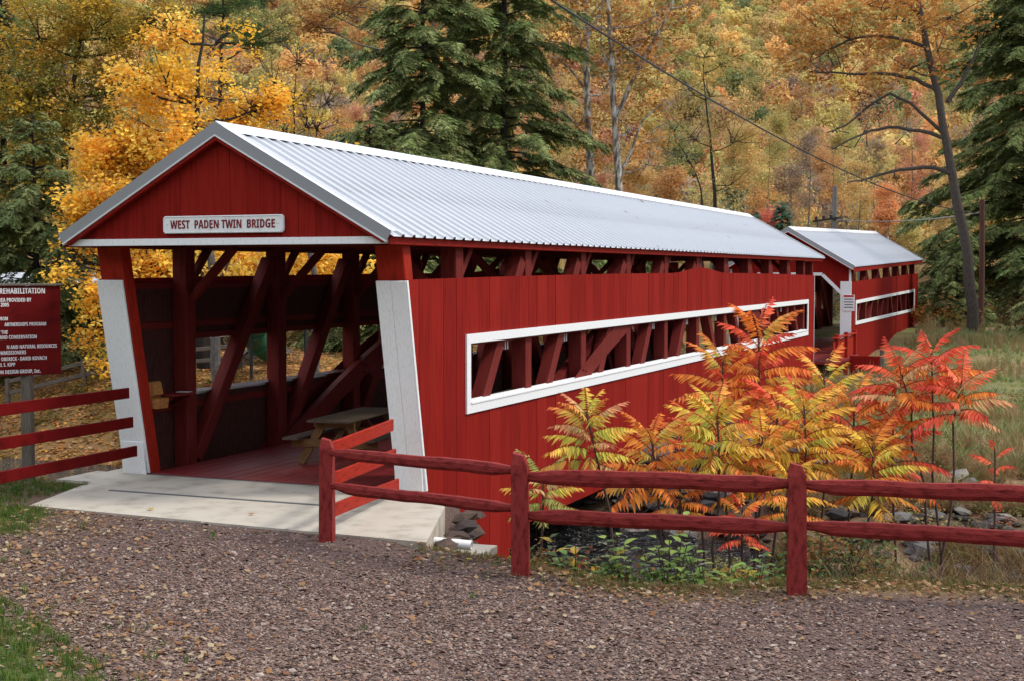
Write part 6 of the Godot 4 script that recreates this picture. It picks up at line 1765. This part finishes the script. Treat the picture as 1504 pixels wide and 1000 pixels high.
	sumac("red sumac between the thicket and the scarlet one", Vector2(9.2, -0.2), [[9.15, 1.25, -0.3]], ["red", "orange", "mixed"], 10, 0.66)
	sumac("tall orange sumac in front of the walkway between the bridges", Vector2(8.2, -0.9), [[8.15, 1.8, -1.0]], ["orange", "mixed", "lime"], 10, 0.72)
	sumac("low green sumac between the first and middle fence posts and the wall", Vector2(5.1, 1.7), [[5.08, 0.60, 1.6]], ["green", "lime", "faded"], 9, 0.60)
	sumac("nearly bare red sumac stem at the right edge", Vector2(10.45, 0.5), [[10.42, 1.05, 0.4]], ["red"], 5, 0.42)
	sumac("low red sumac tuft under the middle rails left of the third post", Vector2(7.85, 2.3), [[7.82, 0.50, 2.4]], ["red", "red", "orange"], 9, 0.42)
	sumac("small orange sumac tuft low in the middle of the thicket", Vector2(6.95, 1.9), [[6.95, 0.72, 1.9]], ["orange", "mixed"], 9, 0.5)
	sumac("yellow sumac tuft low beside the third fence post", Vector2(8.2, 1.9), [[8.2, 0.80, 1.75]], ["yellow", "orange", "mixed"], 9, 0.52)
	# bare stalks
	for k in 9:
		var x: float = [6.5, 7.6, 7.9, 9.9, 10.15, 10.5, 10.8, 9.3, 11.0][k]
		var z: float = [3.2, 1.2, 0.9, 1.2, 0.4, 1.4, 0.8, 1.0, 0.2][k]
		var mb = MB.new()
		limb(mb, [Vector3(0, -0.2, 0), Vector3(rf(-0.25, 0.25), 0.7, rf(-0.2, 0.2)), Vector3(rf(-0.6, 0.6), 1.5, rf(-0.2, 0.2))], 0.014, 0.005, 5)
		for j in 3:
			var a = Vector3(rf(-0.1, 0.1), rf(0.4, 0.9), 0)
			limb(mb, [a, a + Vector3(rf(-0.5, 0.5), rf(0.2, 0.6), rf(-0.2, 0.2))], 0.008, 0.003, 4)
		tag(part("bare_stalk", mb.mesh(), M.stem, self, Transform3D(Basis.IDENTITY, Vector3(x, gh(x, z), z))), ["leafless stalk beside the lone pink and green sumac", "leafless stalk in the middle of the sumac thicket", "leafless stalk just right of the one in mid thicket", "leafless stalk left of the nearly bare red sumac", "leafless stalk leaning over the scarlet sumac stems", "leafless stalk near the right frame edge, left of two", "leafless stalk near the right frame edge, right of two", "leafless stalk rising from the brambles", "leafless stalk farthest right on the bank"][k], "stalk", "bare stalks on the bank")

func ground_cover() -> void:
	# gravel chips
	var mb = MB.new()
	var pr = [Vector3(0.55, 0, 0.1), Vector3(0.1, 0.05, 0.42), Vector3(-0.5, -0.02, 0.12), Vector3(-0.15, 0.03, -0.40), Vector3(0.3, 0.02, -0.3)]
	for k in 5:
		mb.poly([pr[k], pr[(k + 1) % 5], Vector3(0.05, 0.26, 0.0)], pr[k] + pr[(k + 1) % 5] + Vector3(0, 0.5, 0))
		mb.poly([pr[k], pr[(k + 1) % 5], Vector3(0.0, -0.22, 0.05)], pr[k] + pr[(k + 1) % 5] - Vector3(0, 0.5, 0))
	var chip = mb.mesh()
	var xfs = []
	var cols = []
	var chips = [[0.205, 0.137, 0.118], [0.255, 0.175, 0.150], [0.145, 0.093, 0.082], [0.29, 0.21, 0.18], [0.23, 0.165, 0.145], [0.085, 0.058, 0.054], [0.36, 0.29, 0.255], [0.17, 0.11, 0.092], [0.27, 0.158, 0.122], [0.225, 0.14, 0.105]]
	while xfs.size() < 140000:
		var z = lerpf(2.6, 12.5, sqrt(rng.randf()))
		var x = rf(-3.5, 12.5)
		if z < edge_z(x) - 0.35: continue
		if x > -3.0 and x < 4.3 and z < 3.12 + (x + 1.88) * 0.04: continue
		if noise.get_noise_2d(x * 8.0 + 70.0, z * 8.0) > 0.14 and rng.randf() < 0.3: continue
		var gr = lawn(x, z) + 0.5
		if gr > 0.0 and rng.randf() < clampf(gr * 0.9, 0, 0.95): continue
		var s = rf(0.014, 0.037) * (1.0 if rng.randf() < 0.94 else 1.8)
		xfs.append(Transform3D(random_basis(1.5).scaled(Vector3(s * rf(0.8, 1.6), s * 0.8, s)), Vector3(x, gh(x, z) + s * 0.2, z)))
		var c = pick(chips)
		var g = rf(0.66, 1.08)
		cols.append(Color(c[0] * g, c[1] * g, c[2] * g * 0.95))
	tag(copies("gravel", chip, M.chips, self, xfs, cols), "purple brown crushed shale gravel in the foreground", "gravel")
	# grass at the left and in patches
	var tuft = grass_tuft(31, 16, 0.11, 0.7, 0.0035)
	xfs = []
	cols = []
	while xfs.size() < 15000:
		var z = rf(0.4, 12.0)
		var x = rf(-9.0, 6.0)
		if z < edge_z(x) - 1.0: continue
		if x > -2.1 + (-1.4 if z < 1.2 else 0.0) and z < 3.2 and x < 4.3: continue
		var gr = lawn(x, z)
		if gr < 0.0 and rng.randf() > 0.002 + 0.05 * smoothstep(-1.2, 0.0, gr): continue
		var s = rf(0.5, 1.1)
		xfs.append(Transform3D(random_basis(0.5).scaled(Vector3(s, s, s)), Vector3(x, gh(x, z) - 0.01, z)))
		var c = pick([[0.075, 0.14, 0.022], [0.10, 0.17, 0.03], [0.06, 0.11, 0.02], [0.17, 0.16, 0.05]])
		cols.append(Color(c[0], c[1], c[2]))
	tag(copies("grass", tuft, M.grass, self, xfs, cols), "green grass on the shoulder at the lower left", "grass")
	xfs = []
	cols = []
	while xfs.size() < 5200:
		var x = rf(4.3, 14.0)
		var z = edge_z(x) + absf(rng.randfn()) * 0.42 - 0.5
		if x < 6.4 and rng.randf() < 0.6: continue
		var s = rf(0.35, 0.85)
		xfs.append(Transform3D(random_basis(0.5).scaled(Vector3(s, s, s)), Vector3(x, gh(x, z) - 0.01, z)))
		var c = pick([[0.15, 0.16, 0.045], [0.22, 0.17, 0.07], [0.10, 0.13, 0.03], [0.26, 0.19, 0.09]])
		cols.append(Color(c[0], c[1], c[2]))
	tag(copies("verge_grass", tuft, M.grass, self, xfs, cols), "short yellowing grass along the gravel edge by the fence", "grass")
	# tall meadow grass beyond the stream
	var tall = grass_tuft(32, 20, 0.55, 0.6, 0.006)
	xfs = []
	cols = []
	while xfs.size() < 12000:
		var x = rf(3.2, 26.0)
		var z = -13.5 - 40.0 * pow(rng.randf(), 1.3)
		if x < 3.6 + 0.4 and z < -30: continue
		if absf(z - (-57.0 + 0.1 * x)) < 2.0: continue
		var nz = noise.get_noise_2d(x * 6.0, z * 6.0)
		var s = rf(0.5, 1.15)
		xfs.append(Transform3D(random_basis(0.3).scaled(Vector3(s, s * (0.8 + nz), s)), Vector3(x, gh(x, z) - 0.02, z)))
		var c = pick([[0.34, 0.25, 0.13], [0.28, 0.23, 0.10], [0.20, 0.22, 0.07], [0.38, 0.26, 0.15]]) if nz > -0.02 else pick([[0.16, 0.23, 0.06], [0.22, 0.27, 0.09], [0.32, 0.34, 0.19]])
		cols.append(Color(c[0], c[1], c[2]))
	tag(copies("meadow_grass", tall, M.grass, self, xfs, cols), "tan and green meadow grass beyond the stream at the right", "grass")
	# dry tan grass over the right bank
	xfs = []
	cols = []
	while xfs.size() < 7500:
		var x = rf(6.4, 14.0)
		var z = -8.6 + rng.randfn() * 2.6
		if z > -3.5: continue
		if noise.get_noise_2d(x * 12.0, z * 12.0) < -0.03: continue
		var s = rf(0.4, 0.9)
		xfs.append(Transform3D(Basis.from_euler(Vector3(rf(-1.2, 1.2), rf(0, TAU), rf(-1.2, 1.2))).scaled(Vector3(s, s, s)), Vector3(x, gh(x, z) + 0.03, z)))
		var c = pick([[0.36, 0.24, 0.12], [0.30, 0.20, 0.10], [0.24, 0.15, 0.07], [0.15, 0.15, 0.05]])
		cols.append(Color(c[0], c[1], c[2]))
	tag(copies("dry_grass", tall, M.grass, self, xfs, cols), "flattened straw coloured grass among the stones of the right bank", "grass")
	# fallen leaves
	var lm = MB.new()
	lm.quad(Vector3(-0.5, 0.06, 0), Vector3(-0.05, 0.0, 0.42), Vector3(0.5, 0.10, 0.05), Vector3(0.05, 0.02, -0.42))
	var fl = lm.mesh()
	xfs = []
	cols = []
	var fall = [[0.60, 0.30, 0.08], [0.50, 0.22, 0.07], [0.68, 0.40, 0.10], [0.38, 0.19, 0.08], [0.62, 0.25, 0.09], [0.52, 0.36, 0.20]]
	while xfs.size() < 42000:
		var x = rf(-34.0, -3.3)
		var z = rf(-40.0, -7.0)
		if z > river_c(x) - 3.9: continue
		if z < -18.0 and rng.randf() < 0.5: continue
		var s = rf(0.08, 0.17)
		xfs.append(Transform3D(random_basis(1.0).scaled(Vector3(s, s, s)), Vector3(x, gh(x, z) + 0.03, z)))
		var c = pick(fall)
		cols.append(Color(c[0], c[1], c[2]))
	tag(copies("leaf_litter", fl, M.leaf, self, xfs, cols), "orange fallen leaves covering the far bank left of the bridge", "leaves")
	xfs = []
	cols = []
	while xfs.size() < 4300:
		var x = rf(-3.5, 13.0)
		var z = rf(2.5, 12.0)
		var e = edge_z(x)
		if z < e - 0.4: continue
		if x > -3.0 and x < 4.3 and z < 3.2: continue
		var near = smoothstep(1.4, 0.0, z - e) * (1.0 if x > 6.0 else 0.25) + 0.5 * smoothstep(1.8, 0.0, absf(lawn(x, z) + 0.5))
		if rng.randf() > near + 0.03: continue
		var s = rf(0.03, 0.085)
		xfs.append(Transform3D(random_basis(0.9).scaled(Vector3(s, s, s)), Vector3(x, gh(x, z) + 0.025, z)))
		var c = pick([[0.36, 0.20, 0.09], [0.42, 0.27, 0.14], [0.28, 0.13, 0.06], [0.50, 0.40, 0.25], [0.22, 0.11, 0.06]])
		cols.append(Color(c[0], c[1], c[2]))
	tag(copies("leaf_scatter", fl, M.leaf, self, xfs, cols), "small dry leaves strewn over the gravel and its edges", "leaves")
	for q in [[7.45, 8.35, 0.085, Color(0.62, 0.36, 0.02), "bright yellow fallen leaf lying in the foreground gravel"], [9.02, 7.62, 0.08, Color(0.6, 0.3, 0.02), "orange yellow fallen leaf in the gravel at the lower right"], [-1.95, 3.75, 0.16, Color(0.4, 0.11, 0.05), "large red brown fallen leaf beside the left corner of the slab"], [4.55, 4.1, 0.08, Color(0.4, 0.03, 0.03), "small dark red fallen leaf near the end of the slab"], [5.1, 3.95, 0.08, Color(0.6, 0.4, 0.04), "small yellow fallen leaf near the right slab corner"], [-0.1, 2.75, 0.09, Color(0.5, 0.3, 0.06), "tan fallen leaf lying on the concrete slab"], [1.35, 2.55, 0.08, Color(0.45, 0.2, 0.06), "brown fallen leaf on the slab left of the first fence post"]]:
		var y = gh(q[0], q[1]) + 0.03
		if q[1] < 3.0: y = 0.0
		var l = MB.new()
		l.col = q[3]
		for k in 5:
			var a = k * TAU / 5.0
			var d = Vector3(cos(a), 0.12, sin(a))
			var s = Vector3(-sin(a), 0, cos(a)) * 0.3
			l.tri(Vector3.ZERO, d * 0.45 + s, d)
			l.tri(Vector3.ZERO, d, d * 0.45 - s)
		var s: float = q[2] * 0.62
		tag(part("fallen_leaf", l.mesh(), M.leaf, self, Transform3D(random_basis(0.3).scaled(Vector3(s, s, s)), Vector3(q[0], y, q[1]))), q[4], "leaf", "single fallen leaves")
	# scrub on the far banks and below the trees
	xfs = []
	cols = []
	while xfs.size() < 1500:
		var x = rf(-26.0, -3.6)
		var z = river_c(x) - 3.6 - absf(rng.randfn()) * 5.0
		if noise.get_noise_2d(x * 8.0, z * 8.0) < -0.05: continue
		var s = rf(0.5, 1.3)
		xfs.append(Transform3D(random_basis(0.6).scaled(Vector3(s, s * 0.8, s)), Vector3(x, gh(x, z) + 0.12 * s, z)))
		var c = pick([[0.30, 0.20, 0.09], [0.34, 0.20, 0.06], [0.16, 0.17, 0.04], [0.42, 0.26, 0.04], [0.22, 0.12, 0.06]])
		cols.append(Color(c[0], c[1], c[2]))
	tag(copies("bank_brush", cl["bush"], M.leaf, self, xfs, cols), "low tan and yellow brush on the far bank left of the bridge", "brush")
	xfs = []
	cols = []
	while xfs.size() < 5200:
		var s = rf(52.0, 150.0)
		var l = rf(-0.40, 0.42) * s
		var x = CAM.x - 0.381 * s + 0.925 * l
		var z = CAM.z - 0.925 * s - 0.381 * l
		if absf(x) < 5.0 and z > -64.0: continue
		if absf(z - (-57.0 + 0.1 * x)) < 2.4 and x > 2.0: continue
		if x > 3.0 and x < 26.0 and z > -52.0: continue
		if noise.get_noise_2d(x * 3.0, z * 3.0) < -0.12: continue
		var k = rf(1.2, 3.4)
		xfs.append(Transform3D(random_basis(0.6).scaled(Vector3(k, k * 0.9, k)), Vector3(x, gh(x, z) + rf(0.1, 0.5) * k, z)))
		var c = pick([[0.20, 0.13, 0.05], [0.14, 0.12, 0.04], [0.26, 0.16, 0.05], [0.08, 0.09, 0.03], [0.15, 0.10, 0.06], [0.30, 0.20, 0.05]])
		cols.append(Color(c[0], c[1], c[2]))
	tag(copies("undergrowth", cl["bush"], M.leaf, self, xfs, cols), "brown and olive undergrowth below the trees behind the bridges", "undergrowth")

func hill_forest() -> void:
	var root = Node3D.new()
	root.name = "hill_forest"
	add_child(root)
	tag(root, "autumn forest of orange and olive crowns covering the hillside", "forest", "", "stuff")
	var crowns = []
	for k in 6:
		var r = RandomNumberGenerator.new()
		r.seed = 900 + k
		var mb = MB.new()
		# uneven crown: clumps of leaf faces over a few lobes, a bit of trunk below
		var lobes = []
		for j in 9:
			lobes.append([Vector3(r.randfn() * 1.5, 5.0 + r.randf() * 4.6, r.randfn() * 1.5), r.randf_range(1.2, 2.2)])
		for q in lobes:
			for j in 62:
				var d = Vector3(r.randfn(), r.randfn() * 0.8 + 0.25, r.randfn()).normalized()
				var p: Vector3 = q[0] + d * q[1] * r.randf_range(0.7, 1.08)
				var u = d.cross(Vector3(r.randfn(), r.randfn(), r.randfn())).normalized()
				var w = (d + Vector3(r.randfn(), r.randfn(), r.randfn()) * 0.5).cross(u).normalized()
				var s = r.randf_range(0.22, 0.46)
				var g = r.randf_range(0.75, 1.25)
				mb.col = Color(g, g * r.randf_range(0.93, 1.07), g)
				mb.tri(p - u * s, p + w * s * 1.3, p + u * s)
				mb.tri(p - u * s, p + u * s * 0.9, p - w * s)
		mb.col = Color(0.35, 0.4, 0.8)
		mb.tube([Vector3(0, -1.5, 0), Vector3(0, 7, 0)], [0.16, 0.06], 4, false)
		crowns.append(mb.mesh())
	for k in 3:
		var r = RandomNumberGenerator.new()
		r.seed = 950 + k
		var mb = MB.new()
		mb.col = Color(0.85, 0.95, 1.3)
		mb.tube([Vector3(0, -1.5, 0), Vector3(0.1, 5, 0), Vector3(0, 11, 0.1)], [0.19, 0.13, 0.03], 5, false)
		for j in 13:
			var h = 3.0 + j * 0.6
			var a = j * 2.4
			var e = Vector3(cos(a), 0.9, sin(a)) * (2.6 - 0.13 * j)
			mb.col = Color(0.62, 0.66, 0.85)
			mb.tube([Vector3(0, h, 0), Vector3(0, h, 0) + e * 0.5, Vector3(0, h + 0.2, 0) + e], [0.06, 0.04, 0.012], 3, false)
			for i in 26:
				var p = Vector3(0, h + 0.2, 0) + e * r.randf_range(0.45, 1.1) + Vector3(r.randfn(), r.randfn(), r.randfn()) * 0.5
				var u = Vector3(r.randfn(), r.randfn(), r.randfn()).normalized() * r.randf_range(0.12, 0.26)
				var w = u.cross(Vector3(r.randfn(), r.randfn(), r.randfn())).normalized() * u.length()
				var g = r.randf_range(0.75, 1.25)
				mb.col = Color(g, g, g)
				mb.tri(p - u, p + w, p + u)
		crowns.append(mb.mesh())
	var bins = []
	var bcol = []
	for k in 9:
		bins.append([])
		bcol.append([])
	var s = 158.0
	while s < 1010.0:
		var step = 6.8 if s < 330.0 else 8.0
		var half = s * 0.43 + 30.0
		var l = -half
		while l < half:
			var ss = s + rf(-3.4, 3.4)
			var ll = l + rf(-3.4, 3.4)
			l += step
			var x = CAM.x - 0.381 * ss + 0.925 * ll
			var z = CAM.z - 0.925 * ss - 0.381 * ll
			var n1 = noise.get_noise_2d(x * 1.1, z * 1.1)
			var n2 = noise.get_noise_2d(x * 0.5 + 300.0, z * 0.5)
			var pal = "amber"
			var q = rng.randf() + n1 * 0.7
			if ss > 420.0:
				pal = "amber" if q < 0.38 else ("olive" if q < 0.84 else "rustorange")
				if n2 > 0.22 and rng.randf() < 0.4: pal = "olive"
			else:
				pal = "bare" if q < 0.14 else ("rustorange" if q < 0.42 else ("amber" if q < 0.70 else ("pink" if q < 0.74 else "olive")))
			var ev = rng.randf() < 0.045
			if ev: pal = "green"
			var k = rng.randi() % 6
			if ss < 360.0 and rng.randf() < 0.6: k = 6 + rng.randi() % 3
			var sc = rf(0.75, 1.25)
			bins[k].append(Transform3D(Basis(Vector3.UP, rf(0, TAU)).scaled(Vector3(sc, sc * rf(0.85, 1.2), sc)), Vector3(x, gh(x, z), z)))
			bcol[k].append(tint(pal, 0.34))
		s += step
	# unseen woods added behind the camera and at left, to block low sky
	for a in range(38, 196, 2):
		for row in 3:
			var rad = 52.0 + row * 9.0 + rf(-3, 3)
			var an = deg_to_rad(a + rf(-1, 1))
			var x = 6.0 + cos(an) * rad
			var z = 4.0 + sin(an) * rad
			var k = rng.randi() % 6
			var sc = rf(1.05, 1.5)
			bins[k].append(Transform3D(Basis(Vector3.UP, rf(0, TAU)).scaled(Vector3(sc, sc * rf(0.9, 1.25), sc)), Vector3(x, gh(x, z), z)))
			bcol[k].append(tint(pick(["amber", "olive", "green", "rustorange"]), 0.2))
	for k in 9:
		copies("tree_canopy", crowns[k], M.forest, root, bins[k], bcol[k])

func conifers() -> void:
	conifer("hemlock_tree", "dense dark green hemlock behind the bridge roof, left of its pair", -13.28, -32.7, 20.5, 4.3, 0.8, "hemlock", "hemlocks behind the bridge", 0.95, 0.2)
	conifer("hemlock_tree", "taller open hemlock with visible dark trunk, right of its pair behind the roof", -11.97, -37.57, 24.0, 5.4, 0.8, "hemlock", "hemlocks behind the bridge", 0.75, 0.24)
	conifer("hemlock_tree", "short bushy hemlock in front of and left of the hemlock pair", -13.42, -28.3, 9.0, 2.9, 0.4, "hemlock", "hemlocks behind the bridge", 1.3, 0.12)
	conifer("hemlock_tree", "small hemlock just above the roof ridge between the pair", -11.26, -27.0, 7.5, 2.4, 0.5, "hemlock", "hemlocks behind the bridge", 1.3, 0.12)
	conifer("hemlock_tree", "dark hemlock at the left edge above the information sign", -20.0, -17.6, 8.2, 3.2, 0.6, "hemlock", "", 1.25, 0.16)
	conifer("hemlock_tree", "tall dark conifer in the top left corner behind the golden oak", -42.8, -41.1, 22.0, 4.0, 2.0, "hemlock", "", 0.9, 0.3)
	conifer("hemlock_tree", "large hemlock filling the right edge with drooping boughs", 8.5, -66.5, 34.0, 7.0, 2.0, "hemlock", "hemlocks at the right", 1.15, 0.33)
	conifer("hemlock_tree", "nearest right hemlock whose boughs reach in from outside the frame", 13.2, -50.0, 22.0, 4.6, 1.0, "hemlock", "hemlocks at the right", 1.2, 0.3)
	conifer("hemlock_tree", "young dark hemlock beside the far end of the far bridge", 5.6, -57.6, 5.9, 1.7, 0.3, "hemlock", "hemlocks at the right", 1.5, 0.1)
	conifer("hemlock_tree", "small dark hemlock behind the far bridge end", 3.9, -63.0, 5.4, 1.7, 0.3, "hemlock", "hemlocks at the right", 1.5, 0.1)
	conifer("spruce_tree", "small blue green spruce just above the joint of the two roofs", -8.33, -80.2, 8.0, 1.5, 0.3, "spruce", "", 1.8, 0.1)
	conifer("spruce_tree", "slightly shorter spruce left of the blue green one", -9.9, -77.5, 7.2, 1.4, 0.3, "spruce", "", 1.8, 0.1)
	conifer("spruce_tree", "lone dark spruce on the slope above the locust", -31.0, -165.0, 22.0, 3.2, 1.0, "spruce", "", 0.9, 0.2)
	conifer("hemlock_tree", "shadowy hemlock low behind the sycamore pair", -9.0, -46.0, 6.6, 2.6, 0.4, "hemlock", "", 1.3, 0.14)
	# two thin trunks on the lawn beyond the left window
	var i = 0
	for q in [[-9.63, -12.6, 0.17], [-8.25, -15.3, 0.12]]:
		var y = gh(q[0], q[1])
		var mb = MB.new()
		limb(mb, [Vector3(0, -0.2, 0), Vector3(0.05, 2.5, 0), Vector3(-0.1, 5.5, 0.1)], q[2], q[2] * 0.6, 8)
		limb(mb, [Vector3(-0.05, 4.2, 0), Vector3(0.9, 5.4, 0.3)], 0.05, 0.02, 5)
		var root = thing("young_tree", ["grey tree trunk seen through the left window, nearer the portal", "slim pale tree trunk beside the green slide through the left window"][i], "tree", Vector3(q[0], y, q[1]))
		part("trunk", mb.mesh(), M.bark_grey, root)
		var xfs = []
		var cols = []
		for k in 40:
			xfs.append(Transform3D(random_basis(), Vector3(rf(-1.6, 1.6), rf(4.4, 6.8), rf(-1.6, 1.6))))
			cols.append(tint("yellow"))
		copies("crown", cl["sparse"], M.leaf, root, xfs, cols)
		i += 1

func roof_leaves() -> void:
	var lm = MB.new()
	lm.quad(Vector3(-0.5, 0.06, 0), Vector3(-0.05, 0.0, 0.42), Vector3(0.5, 0.10, 0.05), Vector3(0.05, 0.02, -0.42))
	var xfs = []
	var cols = []
	for k in 46:
		var z = -8.0 - 23.0 * rng.randf()
		var t = rng.randf()
		var x = ROOF_X * t
		var y = lerpf(RIDGE_Y, ROOF_Y, t) + 0.03
		var s = rf(0.05, 0.10)
		xfs.append(Transform3D(Basis.from_euler(Vector3(0, 0, -0.51)) * Basis(Vector3.UP, rf(0, TAU)) * Basis.from_scale(Vector3(s * rf(1, 2.5), s, s)), Vector3(x, y, z)))
		cols.append(Color(0.20, 0.12, 0.06) * rf(0.7, 1.4))
	tag(copies("roof_leaves", lm.mesh(), M.leaf, self, xfs, cols), "scattered brown leaves lying on the far part of the long roof", "leaves")

func vegetation() -> void:
	clusters()
	for o in TREES:
		broad_tree(o)
	conifers()
	hill_forest()
	riverside()
	ground_cover()
	roof_leaves()

func _ready() -> void:
	rng.seed = 20240
	noise.seed = 11
	noise.frequency = 0.02
	noise.fractal_octaves = 3
	var cam = Camera3D.new()
	cam.name = "camera"
	cam.fov = 27.735
	cam.near = 0.1
	cam.far = 3000.0
	cam.position = CAM
	cam.rotation = Vector3(-0.0498, 0.39072, 0.0)
	add_child(cam)
	cam.current = true
	var env = Environment.new()
	env.background_mode = Environment.BG_SKY
	var sky = Sky.new()
	var sm = ProceduralSkyMaterial.new()
	sm.sky_top_color = Color(0.93, 0.95, 1.0)
	sm.sky_horizon_color = Color(0.90, 0.92, 0.96)
	sm.ground_bottom_color = Color(0.25, 0.22, 0.2)
	sm.ground_horizon_color = Color(0.5, 0.48, 0.46)
	sm.sky_curve = 0.2
	sm.sky_energy_multiplier = 1.0
	sky.sky_material = sm
	env.sky = sky
	env.tonemap_mode = Environment.TONE_MAPPER_LINEAR
	env.tonemap_exposure = EXPOSURE
	env.sdfgi_enabled = true
	env.ssao_enabled = true
	env.ssil_enabled = true
	var we = WorldEnvironment.new()
	we.name = "world_environment"
	we.environment = env
	add_child(we)
	var sun = DirectionalLight3D.new()
	sun.name = "sun"
	sun.light_energy = 0.5
	sun.light_angular_distance = 10.0
	sun.light_color = Color(1.0, 0.97, 0.92)
	sun.shadow_enabled = true
	add_child(sun)
	sun.look_at_from_position(Vector3(12, 14, -4.0), Vector3.ZERO)
	make_materials()
	for k in 10:
		rocks.append(rock_mesh(500 + k, [0.7, 0.55, 0.8, 0.45, 0.65][k % 5]))
	build_ground()
	west_bridge()
	east_bridge()
	slab()
	split_rail_fence()
	signs()
	furniture()
	playground()
	vegetation()
